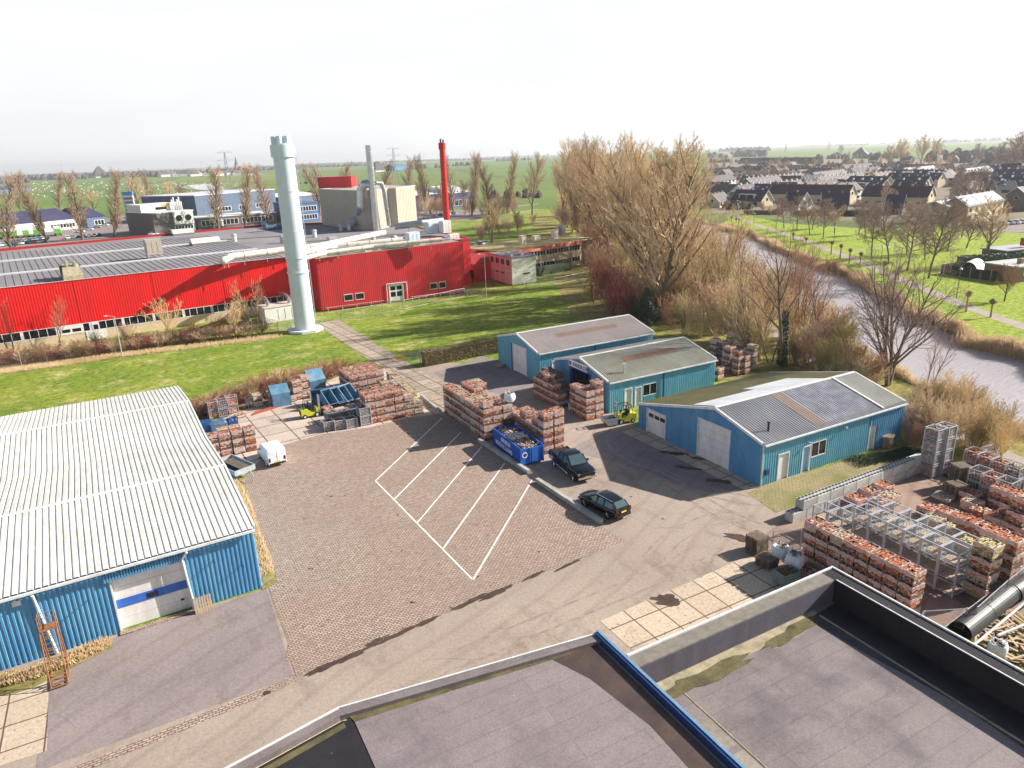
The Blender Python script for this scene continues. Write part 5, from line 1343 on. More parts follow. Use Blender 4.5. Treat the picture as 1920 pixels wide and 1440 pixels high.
def vehicle(name, label, cat, loc, rz, P):
    """P: dict with body profile [(x,w,zb,zt)], cabin [(x, wbase, zbase, wroof, zroof)], wheels, paint"""
    t = thing(name, label, cat, loc, rz, P.get('group'))
    mb = MB(); loft(mb, [body_ring(*b) for b in P['body']]); o = mb.build('body', P['paint'], t, True)
    bv = o.modifiers.new('b', 'BEVEL'); bv.width = .03; bv.segments = 2; bv.limit_method = 'ANGLE'; bv.angle_limit = R(35)
    c = P['cabin']
    mb = MB(); rings = []
    for x, wb_, zb, wr_, zr in c: rings.append([(x, -wb_ / 2, zb), (x, -wr_ / 2 - .02, zr - .1), (x, -wr_ / 2 + .08, zr), (x, wr_ / 2 - .08, zr), (x, wr_ / 2 + .02, zr - .1), (x, wb_ / 2, zb)])
    loft(mb, rings); mb.build('windows', M['carglass'], t, False)
    # roof skin and pillars, proud of the glass
    mb = MB(); rr = [q for q in c if q[4] > P['roofz'] - .12]
    loft(mb, [[(x, -wr_ / 2 - .03, zr - .1), (x, -wr_ / 2 + .07, zr + .012), (x, 0, zr + .04), (x, wr_ / 2 - .07, zr + .012), (x, wr_ / 2 + .03, zr - .1), (x, 0, zr - .06)] for x, wb_, zb, wr_, zr in rr])
    mb.build('roof', P['paint'], t, True)
    mb = MB()
    for s in (-1, 1):
        for (xa, xb) in P['pillars']:
            (x1, w1, z1), (x2, w2, z2) = xa, xb
            mb.tube((x1, s * w1 / 2, z1), (x2, s * w2 / 2, z2), .045, .045, 6)
    mb.build('pillar', P['paint'], t)
    for x in P['wx']:
        for s in (-1, 1): wheel(t, x, s * P['wy'], P['wr'])
    x0 = P['body'][0][0]; x1 = P['body'][-1][0]; W = P['lw']
    for s in (-1, 1):
        mb = MB(); mb.cbox(x1 - .1, s * (W / 2 - .22), P['lz'], .16, .34, .16); mb.build('headlight', M['chrome'], t)
        mb = MB(); mb.cbox(x0 + .05, s * (W / 2 - .12), P['tz'], .14, .2, P.get('th', .3)); mb.build('tail_light', M['lampred'], t)
        mb = MB(); mb.cbox(P['mx'], s * (W / 2 + .1), P['mz'], .1, .22, .16); mb.build('mirror', P.get('mir', P['paint']), t)
    mb = MB(); mb.cbox(x1 + .015, 0, P['pz'], .02, .52, .12); mb.build('number_plate', M['plate'], t)
    mb = MB(); mb.cbox(x0 - .015, 0, P['pzr'], .02, .52, .12); mb.build('number_plate', M['plate'], t)
    mb = MB(); mb.cbox(x1 - .02, 0, P['gz'], .08, W * .5, .26); mb.build('grille', M['black'], t)
    mb = MB(); mb.cbox(x1 - .03, 0, P['bz'], .16, W * .92, .18); mb.build('bumper', P.get('bump', M['black']), t)
    mb = MB(); mb.cbox(x0 + .03, 0, P['bz'], .16, W * .92, .18); mb.build('bumper', P.get('bump', M['black']), t)
    return t
def face(a, b):
    a = Vector(a); b = Vector(b); return math.atan2((b - a).y, (b - a).x)
# pickup: rear near (1040,850) front near (1110,905)
pr_, pf_ = G(1052, 868), G(1112, 898)
pk = vehicle('pickup_truck', 'glossy black crew-cab pickup truck parked beside the blue skip', 'pickup truck', (32.8, 50.5, 0), R(-95), dict(
    paint=M['blackcar'], body=[(-2.9, 1.9, .5, 1.22), (-2.8, 1.98, .42, 1.26), (-.9, 2.0, .4, 1.26), (.5, 2.0, .4, 1.24), (1.3, 2.0, .4, 1.22), (2.2, 1.98, .42, 1.18), (2.75, 1.86, .45, 1.1), (2.9, 1.6, .5, 1.0)],
    cabin=[(-1.0, 1.8, 1.2, 1.5, 1.5), (-.8, 1.84, 1.2, 1.5, 1.88), (.0, 1.86, 1.2, 1.52, 1.93), (.55, 1.86, 1.2, 1.48, 1.88), (1.35, 1.8, 1.2, 1.7, 1.26)], roofz=1.9,
    pillars=[((-1.0, 1.8, 1.22), (-.8, 1.55, 1.84)), ((-.05, 1.86, 1.22), (-.05, 1.6, 1.86)), ((1.3, 1.82, 1.22), (.55, 1.56, 1.84))],
    wx=(-1.75, 1.95), wy=1.0, wr=.41, lw=1.98, lz=.95, tz=1.0, mx=.95, mz=1.35, pz=.62, pzr=.8, gz=.9, bz=.58, bump=M['chrome']))
mb = MB(); mb.box(-2.75, -1.1, -.82, .82, 1.262, 1.275); mb.build('cargo_bed', M['black'], pk)
mb = MB(); mb.box(-2.8, -1.05, -.95, -.85, 1.26, 1.33); mb.box(-2.8, -1.05, .85, .95, 1.26, 1.33); mb.build('bed_rail', M['blackcar'], pk)
mb = MB(); mb.tube((-1.2, -1.04, .45), (1.1, -1.04, .45), .05); mb.tube((-1.2, 1.04, .45), (1.1, 1.04, .45), .05); mb.build('running_board', M['chrome'], pk)
sv = vehicle('estate_car', 'glossy black crossover car parked nearest the road, rear towards us', 'car', (30.9, 42.9, 0), R(97), dict(
    paint=M['blackcar'], body=[(-2.35, 1.5, .4, .95), (-2.25, 1.76, .32, 1.02), (-1.2, 1.86, .26, 1.0), (.6, 1.86, .26, .97), (1.3, 1.84, .28, .94), (1.95, 1.74, .32, .84), (2.3, 1.45, .36, .7)],
    cabin=[(-2.15, 1.55, .95, 1.3, 1.12), (-1.75, 1.66, .95, 1.2, 1.48), (-.6, 1.7, .95, 1.26, 1.56), (.3, 1.7, .95, 1.22, 1.48), (1.25, 1.62, .93, 1.5, .98)], roofz=1.54,
    pillars=[((-2.1, 1.55, 1.0), (-1.75, 1.3, 1.42)), ((-.9, 1.7, .97), (-.85, 1.36, 1.5)), ((-.05, 1.7, .97), (-.1, 1.36, 1.5)), ((1.2, 1.62, .96), (.3, 1.3, 1.44))],
    wx=(-1.4, 1.4), wy=.93, wr=.35, lw=1.62, lz=.68, tz=.9, mx=.8, mz=1.0, pz=.45, pzr=.78, gz=.6, bz=.45))
mb = MB()
for s in (-1, 1): mb.tube((-1.7, s * .58, 1.54), (.2, s * .58, 1.56), .025)
mb.build('roof_rail', M['chrome'], sv)
vn = vehicle('white_van', 'small white van with yellow plate parked beside the left warehouse', 'van', (9.3, 68.8, 0), R(96), dict(
    paint=M['whitecar'], body=[(-2.1, 1.68, .32, 1.75), (-2.05, 1.74, .3, 1.86), (-1.9, 1.74, .28, 1.9), (-.2, 1.74, .28, 1.92), (.3, 1.74, .28, 1.86), (.32, 1.74, .28, 1.1), (1.2, 1.72, .28, 1.0), (1.8, 1.62, .3, .88), (2.05, 1.4, .34, .7)],
    cabin=[(.1, 1.62, 1.0, 1.42, 1.78), (.45, 1.64, 1.0, 1.4, 1.72), (1.3, 1.6, .98, 1.5, 1.03)], roofz=1.8,
    pillars=[((.3, 1.68, 1.0), (.3, 1.5, 1.8)), ((1.25, 1.62, 1.0), (.5, 1.44, 1.7))],
    wx=(-1.25, 1.3), wy=.87, wr=.31, lw=1.7, lz=.75, tz=.85, th=.4, mx=.85, mz=1.1, pz=.4, pzr=.62, gz=.6, bz=.42))
mb = MB(); mb.cbox(-2.1, 0, 1.42, .03, 1.2, .5); mb.build('rear_window', M['carglass'], vn) if False else None
mb = MB(); mb.box(-2.115, -2.1, -.01, .01, .5, 1.75); mb.build('door_seam', M['black'], vn)

def forklift(label, loc, rz):
    t = thing('forklift', label, 'forklift', loc, rz)
    mb = MB(); mb.hexa([(-1.15, -.5, .28), (.35, -.5, .28), (.35, .5, .28), (-1.15, .5, .28), (-1.2, -.5, 1.05), (-.5, -.5, 1.12), (-.5, .5, 1.12), (-1.2, .5, 1.05)]); mb.box(-.5, .75, -.48, .48, .3, .62); mb.box(.55, .8, -.46, .46, .62, 1.1)
    mb.build('chassis', M['lime'], t)
    mb = MB(); mb.box(-1.24, -1.1, -.45, .45, .4, .95); mb.build('counterweight', M['black'], t)
    mb = MB()
    for s in (-.42, .42): mb.path([(-.85, s, 1.1), (-.6, s, 2.12), (.45, s, 2.12), (.72, s, 1.1)], .035, 6)
    for k in range(6): mb.tube((-.6 + k * .2, -.42, 2.12), (-.6 + k * .2, .42, 2.12), .02, n=5)
    mb.build('overhead_guard', M['black'], t)
    mb = MB()
    for s in (-.3, .3): mb.box(.95, 1.05, s - .05, s + .05, .12, 2.45)
    for z in (.3, 1.2, 2.0, 2.4): mb.box(.97, 1.03, -.3, .3, z, z + .07)
    mb.build('mast', M['steel'], t)
    mb = MB(); mb.box(1.06, 1.12, -.45, .45, .1, .75)
    for s in (-.28, .28): mb.box(1.1, 2.1, s - .06, s + .06, .06, .11)
    mb.build('forks', M['black'], t)
    mb = MB(); mb.box(-.45, .0, -.25, .25, .85, .98); mb.cbox(-.5, 0, 1.2, .12, .5, .5); mb.build('seat', M['black'], t)
    for x, r in ((.6, .32), (-.8, .26)):
        for s in (-1, 1):
            mb = MB(); mb.tube((x, s * .32, r), (x, s * .56, r), r, r, 18); w_ = mb.build('wheel', M['black'], t)
            mb = MB(); mb.tube((x, s * .55, r), (x, s * .575, r), r * .55, r * .5, 14); mb.build('rim', M['trimw'], w_)
    mb = MB(); mb.tube((.62, 0, 1.1), (.42, 0, 1.38), .02, n=5); mb.tube((.4, 0, 1.37), (.43, 0, 1.4), .17, .17, 14); mb.build('steering_wheel', M['black'], t)
    return t
def driver(label, fl_loc, rz):
    # seated figure grown with a skin modifier along a posed skeleton
    P_ = [(0, 0, .0), (0, 0, .25), (0, 0, .48), (0, 0, .57), (.02, 0, .66), (.03, 0, .78),
          (.0, .19, .46), (.16, .25, .26), (.4, .15, .38), (0, -.19, .46), (.16, -.25, .26), (.4, -.15, .38),
          (.0, .1, -.02), (.4, .13, .03), (.5, .13, -.32), (.6, .13, -.36), (0, -.1, -.02), (.4, -.13, .03), (.5, -.13, -.32), (.6, -.13, -.36)]
    E_ = [(0, 1), (1, 2), (2, 3), (3, 4), (4, 5), (2, 6), (6, 7), (7, 8), (2, 9), (9, 10), (10, 11), (0, 12), (12, 13), (13, 14), (14, 15), (0, 16), (16, 17), (17, 18), (18, 19)]
    Rr = [.16, .15, .16, .06, .1, .1, .075, .055, .035, .075, .055, .035, .1, .08, .055, .05, .1, .08, .055, .05]
    t = thing('person', label, 'person', (fl_loc[0], fl_loc[1], fl_loc[2] + 1.02), rz)
    me = D.meshes.new('body'); me.from_pydata(P_, E_, []); me.materials.append(plain('navy_workwear', (.02, .03, .06), .8))
    o = D.objects.new('body', me); COL.objects.link(o); o.parent = t; o.location = (-.25, 0, 0)
    sk = o.modifiers.new('skin', 'SKIN'); 
    for i, r in enumerate(Rr): me.skin_vertices[0].data[i].radius = (r, r * (.8 if i < 3 else 1))
    me.skin_vertices[0].data[0].use_root = True
    o.modifiers.new('s', 'SUBSURF').levels = 2; o.modifiers['s'].render_levels = 2
    mb = MB(); mb.ball((-.22, 0, .74), .105, 12, 1.25); mb.ball((-.11, 0, .73), .025, 6); mb.build('head', M['skin'], t, True)
    mb = MB(); mb.ball((-.24, 0, .8), .115, 12, .9); mb.build('hair', M['black'], t, True)
f1 = G(584, 781)
forklift('yellow-green forklift driving on the slab yard with a wrapped pallet', (*f1, 0), face(G(570, 786), G(612, 778)))
driver('person in dark clothes seated in the forklift on the slab yard', (*f1, 0), face(G(570, 786), G(612, 778)))
f2 = G(1170, 792)
a2 = face(G(1182, 790), G(1140, 797))
forklift('yellow-green forklift with a raised tipping bin beside the middle shed', (*f2, 0), a2)
driver('person in dark clothes seated in the forklift beside the middle shed', (*f2, 0), a2)
t = thing('tipping_bin', 'grey metal tipping bin on the forks of the shed-side forklift', 'bin', (f2[0] + math.cos(a2) * 1.9, f2[1] + math.sin(a2) * 1.9, .14), a2)
def hopper_mesh(mb, L=1.6, W=1.2, H=.95, th=.04):
    # open hopper: sloping front, upright back
    o_ = [(-L / 2, 0), (L * .15, 0), (L / 2, H), (-L / 2, H)]
    for s in (-W / 2, W / 2 - th): mb.hexa([(o_[0][0], s, 0), (o_[1][0], s, 0), (o_[1][0], s + th, 0), (o_[0][0], s + th, 0), (o_[3][0], s, H), (o_[2][0], s, H), (o_[2][0], s + th, H), (o_[3][0], s + th, H)])
    mb.box(-L / 2, -L / 2 + th, -W / 2, W / 2, 0, H); mb.box(-L / 2, L * .15, -W / 2, W / 2, 0, th)
    mb.hexa([(L * .15, -W / 2, 0), (L * .15 + th, -W / 2, 0), (L * .15 + th, W / 2, 0), (L * .15, W / 2, 0), (L / 2, -W / 2, H), (L / 2 + th, -W / 2, H), (L / 2 + th, W / 2, H), (L / 2, W / 2, H)])
mb = MB(); hopper_mesh(mb, 1.7, 1.3, .75); mb.build('tub', M['steel'], t)
mb = MB(); mb.box(-.8, .2, -.68, .68, -.05, 0); mb.build('base_frame', M['black'], t)
# blue hoppers
def hopper(label, px_, rz, tilt=0.0, sc=1.0, flip=False):
    t = thing('hopper', label, 'hopper', (*G(*px_), 0), rz, 'blue steel hoppers'); t.rotation_euler = (0, tilt, rz); t.scale = (sc, sc, sc)
    mb = MB(); hopper_mesh(mb, 2.1, 1.9, 1.35, .05); o = mb.build('tub', M['hopper'], t)
    mb = MB()
    for y in (-.85, -.02, .8): mb.box(-1.1, -1.05, y, y + .06, 0, 1.35)
    mb.box(-1.13, 1.07, -1.0, -.95, 1.3, 1.38); mb.box(-1.13, 1.07, .95, 1.0, 1.3, 1.38); mb.box(-1.12, -1.05, -1, 1, 1.3, 1.38); mb.build('rim', M['hopper'], t)
    if tilt: t.location.z = (1.05 if tilt < 0 else .3) * sc
hopper('upright dusty blue hopper standing alone beside the pale pallets', (530, 762), R(-90), R(-92), 1.15)
hopper('tilted blue hopper leaning behind the others', (598, 735), R(-80), R(-75), 1.15)
hopper('pale blue hopper on its side at the left of the nested group', (599, 756), R(-100), R(50), .95)
hopper('dark open hopper at the front of the nested group', (619, 760), R(-75), R(38), 1.05)
hopper('blue hopper nested directly behind the dark open one', (634, 756), R(-70), R(42), 1.05)
hopper('rightmost blue hopper of the nested group', (645, 752), R(-62), R(46), 1.05)

# skip with rubble
SK = Vector((31.0, 57.2)); sk = thing('recycling_skip', 'blue open skip of rubble lettered in white beside the pickup', 'skip', (30.65, 57.0, 0), R(-93))
L_, W_, H_s = 6.2, 2.35, 1.75
mb = MB()
for s in (-1, 1): mb.hexa([(-L_ / 2, s * W_ / 2 - .04, .12), (L_ / 2, s * W_ / 2 - .04, .12), (L_ / 2, s * W_ / 2 + .04, .12), (-L_ / 2, s * W_ / 2 + .04, .12), (-L_ / 2, s * W_ / 2 - .04, H_s), (L_ / 2, s * W_ / 2 - .04, H_s), (L_ / 2, s * W_ / 2 + .04, H_s), (-L_ / 2, s * W_ / 2 + .04, H_s)])
mb.box(-L_ / 2 - .08, -L_ / 2, -W_ / 2, W_ / 2, .12, H_s); mb.box(-L_ / 2, L_ / 2, -W_ / 2 + .04, W_ / 2 - .04, .12, .2); mb.build('tub', M['skip'], sk)
mb = MB()
for a, b in ((-W_ / 2, -.2), (.0, W_ / 2)): mb.box(L_ / 2, L_ / 2 + .09, a, b, .15, H_s - .03)
for y in (-W_ / 2, -.2, .0, W_ / 2): mb.box(L_ / 2 + .09, L_ / 2 + .16, y - .06, y + .06, .15, H_s)
mb.build('door', weather('blue_door', (.01, .1, .5), (.02, .16, .5), 1.5), sk)
mb = MB()
for s in (-1, 1): mb.box(-L_ / 2, L_ / 2, s * W_ / 2 - .08, s * W_ / 2 + .08, H_s, H_s + .09)
mb.build('rim', M['skip'], sk)
mb = MB(); r = random.Random(5); n = 26; nx = 10
hgt = [[1.35 + .35 * math.sin(i * .35) * math.sin(j * .4) + r.uniform(-.1, .14) for j in range(nx + 1)] for i in range(n + 1)]
for i in range(n):
    for j in range(nx):
        q = lambda a, b: (-L_ / 2 + .1 + (L_ - .2) * a / n, -W_ / 2 + .1 + (W_ - .2) * b / nx, hgt[a][b])
        mb.quad(q(i, j), q(i + 1, j), q(i + 1, j + 1), q(i, j + 1))
for i in range(320): mb.cbox(r.uniform(-2.9, 2.9), r.uniform(-1, 1), 1.55 + r.uniform(-.15, .2), r.uniform(.08, .28), r.uniform(.06, .2), .09, r.uniform(0, 3), r.uniform(-.6, .6))
mb.build('rubble', brickload('rubble_mix', [(.4, .34, .3), (.26, .2, .2), (.5, .3, .22), (.36, .28, .24), (.6, .58, .56), (.3, .14, .1)]), sk)
mb = MB()
for i in range(170): mb.cbox(r.uniform(-.9, .6), r.uniform(-1, 1), 1.68 + r.uniform(-.1, .15), r.uniform(.1, .3), .12, .09, r.uniform(0, 3), r.uniform(-.6, .6))
mb.build('rubble', weather('white_plaster_rubble', (.62, .6, .62), (.45, .43, .45), 4, .9), sk)['label'] = 'white plaster rubble heap'
text(sk, 'GREEN', .56, M['textw'], (-1.15, -W_ / 2 - .055, 1.14), (1, 0, 0), (0, 0, 1), bold=.018, space=1.35)
text(sk, 'RECYCLING', .56, M['textw'], (-2.45, -W_ / 2 - .055, .46), (1, 0, 0), (0, 0, 1), bold=.018, space=1.35)
mb = MB(); mb.tube((L_ / 2 + .1, -.75, 1.1), (L_ / 2 + .115, -.75, 1.1), .3, .3, 20); e_ = mb.build('emblem', M['textw'], sk)
mb = MB(); mb.tube((L_ / 2 + .112, -.75, 1.1), (L_ / 2 + .122, -.75, 1.1), .19, .19, 20); mb.build('emblem_ring', M['skip'], e_)
mb = MB(); mb.tube((L_ / 2 + .12, -.75, 1.1), (L_ / 2 + .13, -.75, 1.1), .09, .09, 14); mb.build('emblem_dot', M['redbin'], e_)

# flatbed trailer by the warehouse
c = G(440, 888); t = thing('trailer', 'small grey tipping trailer with planks beside the left warehouse', 'trailer', (*c, 0), R(112)); t.scale = (1.3, 1.25, 1.0)
mb = MB(); mb.box(-1.55, 1.55, -.8, .8, .7, .74); mb.build('floor', M['black'], t)
mb = MB(); mb.box(-1.6, 1.6, -.85, -.8, .7, 1.15); mb.box(-1.6, 1.6, .8, .85, .7, 1.15); mb.box(-1.6, -1.55, -.8, .8, .7, 1.15); mb.box(1.55, 1.6, -.8, .8, .7, 1.15); mb.box(-1.6, 1.6, -.8, .8, .62, .7); mb.build('box', M['steel'], t)
mb = MB(); 
for k in range(5): mb.box(-1.3, 1.2, -.6 + k * .16, -.52 + k * .16, .9, .98)
mb.build('plank', M['wood'], t)
for s in (-1, 1):
    mb = MB(); mb.tube((0, s * .88, .35), (0, s * 1.06, .35), .35, .35, 16); mb.build('wheel', M['black'], t)
mb = MB(); mb.path([(-1.6, -.4, .66), (-2.7, 0, .6), (-1.6, .4, .66)], .04, 6); mb.tube((-2.5, 0, .6), (-2.5, 0, .02), .03, n=6); mb.build('drawbar', M['steel'], t)

# pallets of wood, bags, bins, misc at the road corner
def woodpile(label, px_, rz, n, w=1.15, mat='wood', z=0, group='stacks of wooden pallets'):
    t = thing('pallet_stack', label, 'pallet stack', (*G(*px_), z), rz, group)
    for i in range(n):
        mb = MB(); pallet_bottom(mb, w, i * .145); mb.v = [(x + .02 * math.sin(i * 7), y + .03 * math.cos(i * 5), zz) for x, y, zz in mb.v]; mb.build('pallet', M[mat], t)
woodpile('stack of dark wooden pallets at the road corner', (1418, 1032), 0, 9)
woodpile('loose dark pallets behind the grey steel box', (1437, 1060), .1, 5)
woodpile('tall grey-brown pallet stack in the shaded yard', (1796, 912), -.3, 14)
woodpile('second tall pallet stack in front of the shaded one', (1790, 932), -.25, 9)
woodpile('pale pallets stacked at the far corner of the nearest shed', (1660, 836), .3, 8, 1.1, 'woodpale')
t = thing('timber_heap', 'heap of split logs beside the farthest shed corner', 'wood heap', (*G(938, 688), 0), .3)
mb = MB(); r = random.Random(2)
for i in range(30): mb.tube((r.uniform(-.8, .8), r.uniform(-.6, .6), .1 + r.random() * .35), (r.uniform(-.8, .8), r.uniform(-.6, .6), .1 + r.random() * .4), .07, n=6)
mb.build('logs', M['woodpale'], t)
t = thing('leaning_pallet', 'single pale wooden pallet leaning on the warehouse wall by the white door', 'pallet', (*G(384, 1148), 0), R(2.7))
mb = MB()
for k in range(7): mb.cbox(-.48 + k * .16, .12, .55, .11, .02, 1.15, 0, R(-10))
for z in (.1, .55, 1.0): mb.cbox(0, .16 + z * .18 - .1, z, 1.1, .08, .1, 0, R(-10))
mb.build('slats', M['woodpale'], t)
def bigbag(label, px_, z=0.0, s=1.0, mat='bag'):
    t = thing('big_bag', label, 'bulk bag', (*G(px_[0], px_[1], z), z), .3, 'white bulk bags'); mb = MB(); n = 16; rings = []
    r = random.Random(int(px_[0]))
    for k, (rad, zz) in enumerate([(.42, 0), (.52, .2), (.54, .5), (.52, .75), (.46, .92)]):
        rings.append([(rad * s * (1 + .06 * r.uniform(-1, 1)) * math.copysign(abs(math.cos(a)) ** .6, math.cos(a)), rad * s * (1 + .06 * r.uniform(-1, 1)) * math.copysign(abs(math.sin(a)) ** .6, math.sin(a)), zz * s) for a in [2 * math.pi * i / n for i in range(n)]])
    loft(mb, rings); mb.build('sack', M[mat], t, True)
    mb = MB()
    for a in range(4): c_, s_ = math.cos(a * 1.57 + .8), math.sin(a * 1.57 + .8); mb.path([(c_ * .45 * s, s_ * .45 * s, .85 * s), (c_ * .5 * s, s_ * .5 * s, 1.2 * s), (c_ * .3 * s - s_ * .2, s_ * .3 * s + c_ * .2, .9 * s)], .025, 5)
    mb.build('handle', M['bag'], t)
    mb = MB()
    for i in range(24): mb.cbox(r.uniform(-.3, .3) * s, r.uniform(-.3, .3) * s, .95 * s, .2, .1, .08, r.uniform(0, 3))
    mb.build('contents', M['stone'], t)
bigbag('white bulk bag standing on pallets at the road corner', (1462, 1044), .5, 1.0)
bigbag('pale blue bulk bag of wood above the grey steel box', (1489, 1062), .6, 1.05)
bigbag('white bulk bag on top of the stack by the parking bays', (956, 752), 3.5, .95)
t = thing('steel_box', 'open grey-green steel box full of scrap at the road corner', 'steel box', (*G(1474, 1092), 0), R(-5))
mb = MB()
for a in (-1, 1): mb.box(-.7, .7, a * .5 - .03, a * .5 + .03, .12, .95); mb.box(a * .7 - .03, a * .7 + .03, -.5, .5, .12, .95)
mb.box(-.7, .7, -.5, .5, .1, .16); mb.build('box', weather('grey_green_steel', (.13, .19, .19), (.2, .24, .23), 2), t)
mb = MB(); mb.box(-.6, .6, -.4, .4, .4, .6); 
for i in range(8): mb.tube((r.uniform(-.6, .6), r.uniform(-.4, .4), .5), (r.uniform(-.6, .6), r.uniform(-.4, .4), 1.1), .03, n=5)
mb.build('scrap', M['rust'], t)
t = thing('steel_box', 'wooden crate of loose bricks right of the grey steel box', 'crate', (*G(1515, 1086), 0), R(5))
mb = MB()
for a in (-1, 1): mb.box(-.8, .8, a * .6 - .03, a * .6 + .03, .1, .8); mb.box(a * .8 - .03, a * .8 + .03, -.6, .6, .1, .8)
mb.build('boards', M['wood'], t)
mb = MB(); mb.box(-.75, .75, -.55, .55, .1, .6)
for i in range(40): mb.cbox(r.uniform(-.65, .65), r.uniform(-.45, .45), .64, .2, .1, .08, r.uniform(0, 3), .3)
mb.build('bricks', M['load_mix'], t)
def meshfence(name, label, pts, h, group=None, step=2.4, rail=True, mesh=.12, mat='steel', zero=0.0):
    p0 = pts[0]; t = thing(name, label, 'fence', (p0[0], p0[1], zero), 0, group)
    rel = [(p[0] - p0[0], p[1] - p0[1]) for p in pts]
    mb = MB(); mw = MB(); mr = MB()
    for a, b in zip(rel[:-1], rel[1:]):
        a = Vector(a); b = Vector(b); L = (b - a).length; n = max(1, round(L / step)); d_ = (b - a).normalized()
        for i in range(n + 1): p = a + d_ * (L * i / n); mb = MB(); mb.tube((p.x, p.y, 0), (p.x, p.y, h), .04, n=6); mb.build('post', M[mat], t)
        if rail: mr.tube((a.x, a.y, h - .03), (b.x, b.y, h - .03), .025, n=5); mr.tube((a.x, a.y, .1), (b.x, b.y, .1), .02, n=5)
        wiremesh(mw, (a.x, a.y, .1), (d_.x, d_.y, 0), (0, 0, 1), L, h - .15, mesh, .005)
    if rail: mr.build('rail', M[mat], t)
    mw.build('mesh_panel', M[mat], t)
    return t
meshfence('site_fence', 'temporary mesh fence panel behind the bulk bags', [G(1447, 1032), G(1500, 1030)], 1.6, mesh=.09)
meshfence('site_fence', 'wire fence beside the empty stillages and black pipes', [(40.2, 18.6), (44.5, 19.2), (50, 19.8), (60, 20.4)], 1.9, mesh=.1)
meshfence('site_fence', 'leaning mesh gate behind the black parapet', [(37.4, 20.0), (39.7, 18.9)], 1.8, mesh=.09)
# half pipes and debris at right
def bigpipe(label, a, b, r_, z):
    t = thing('plastic_pipe', label, 'pipe', (a[0], a[1], z)); d_ = Vector((b[0] - a[0], b[1] - a[1], 0)); L = d_.length; d_.normalize(); n_ = Vector((-d_.y, d_.x, 0))
    mb = MB(); n = 28
    for i in range(n):
        for rr, fl in ((r_, 1), (r_ * .92, -1)):
            q = [tuple(n_ * (rr * math.cos(2 * math.pi * k / n)) + Vector((0, 0, rr * math.sin(2 * math.pi * k / n))) + d_ * s) for k, s in ((i, 0), (i + 1, 0), (i + 1, L), (i, L))]
            mb.quad(*q)
    mb.build('shell', M['pipe'], t, True)
    mb = MB()
    for s in (.0, L * .48, L - .12): 
        for i in range(n):
            q = [tuple(n_ * (r_ * 1.04 * math.cos(2 * math.pi * k / n)) + Vector((0, 0, r_ * 1.04 * math.sin(2 * math.pi * k / n))) + d_ * s_) for k, s_ in ((i, s), (i + 1, s), (i + 1, s + .12), (i, s + .12))]
            mb.quad(*q)
    mb.build('collar', M['pipe'], t)
    mb = MB()
    for s_ in (-.85, .85): mb.tube(tuple(n_ * s_ + d_ * -.3 + Vector((0, 0, -.3))), tuple(n_ * s_ + d_ * (L + .2) + Vector((0, 0, -.3))), .07, n=6)
    mb.build('cradle_bar', M['trimw'], t)
bigpipe('large black plastic pipe on a cradle behind the black parapet', G(1800, 1185, .8), G(1892, 1112, .8), .62, .8)
bigpipe('black plastic pipe at the right frame edge', G(1897, 1112, .8), G(1960, 1070, .8), .6, .8)
t = thing('debris_heap', 'heap of timber offcuts and white rubble beyond the black parapet', 'debris heap', (*G(1885, 1190), 0))
mb = MB(); r = random.Random(12)
for i in range(70):
    a = (r.uniform(-2.4, 2.2), r.uniform(-2, 1.6), .1 + r.random() * .25); th = r.uniform(0, 3.1); L = r.uniform(.5, 2.2); mb.cbox(a[0], a[1], a[2], L, .12, .05, th, r.uniform(-.3, .3))
mb.build('planks', M['woodpale'], t)
mb = MB()
for i in range(60): mb.cbox(r.uniform(-2.5, 2), r.uniform(-2, 1.6), .1, r.uniform(.1, .3), .15, .1, r.uniform(0, 3), r.uniform(-.6, .6))
mb.build('rubble', M['stone'], t)
bigbag('slumped white bulk bag among the timber offcuts', (1868, 1228), 0, .9)
t = thing('steel_tube', 'long pale tube lying across the debris beyond the parapet', 'tube', (*G(1868, 1205), .5)); q = Vector(G(1935, 1185)) - Vector(G(1868, 1205))
mb = MB(); mb.tube((0, 0, 0), (q.x, q.y, .3), .08, n=8); mb.build('tube', M['trimw'], t)
# orange access ladder tower at the warehouse
c = G(117, 1262); t = thing('access_platform', 'rusty orange mobile ladder platform against the warehouse wall', 'ladder platform', (c[0] - .1, c[1] + .1, 0), R(2.7))
mb = MB(); W2, D2, H2 = .85, 1.5, 3.1
for x in (-W2 / 2, W2 / 2):
    mb.tube((x, -D2, 0.12), (x, .9, .12), .035, n=6); mb.tube((x, .9, .12), (x, .45, 3.9), .035, n=6); mb.tube((x, .2, .12), (x, -.25, H2 + .9), .03, n=6); mb.tube((x, -D2, .12), (x, -.35, H2), .035, n=6)
for k in range(11): z = .3 + k * .27; y = -D2 + (D2 - .35) * (z / H2); mb.tube((-W2 / 2, y, z), (W2 / 2, y, z), .022, n=5)
for z in (1.2, 2.2, 3.1, 3.5, 3.9): y = .9 - .45 * z / 3.9; mb.tube((-W2 / 2, y, z), (W2 / 2, y, z), .028, n=5)
for x in (-W2 / 2, W2 / 2):
    for z in (H2 + .4, H2 + .8): mb.tube((x, .5, z), (x, -.25, z), .025, n=5)
    mb.tube((x, .85, .3), (x, -.1, 2.0), .02, n=5)
mb.build('frame', M['rust'], t)
mb = MB(); mb.box(-W2 / 2, W2 / 2, -.25, .5, H2 - .03, H2 + .02); mb.build('platform', M['rust'], t)
mb = MB()
for k in range(4): mb.box(-W2 / 2, W2 / 2, -D2 - .05 + k * .18, -D2 + .07 + k * .18, .12 + k * .12, .15 + k * .12)
mb.build('step', M['rust'], t)
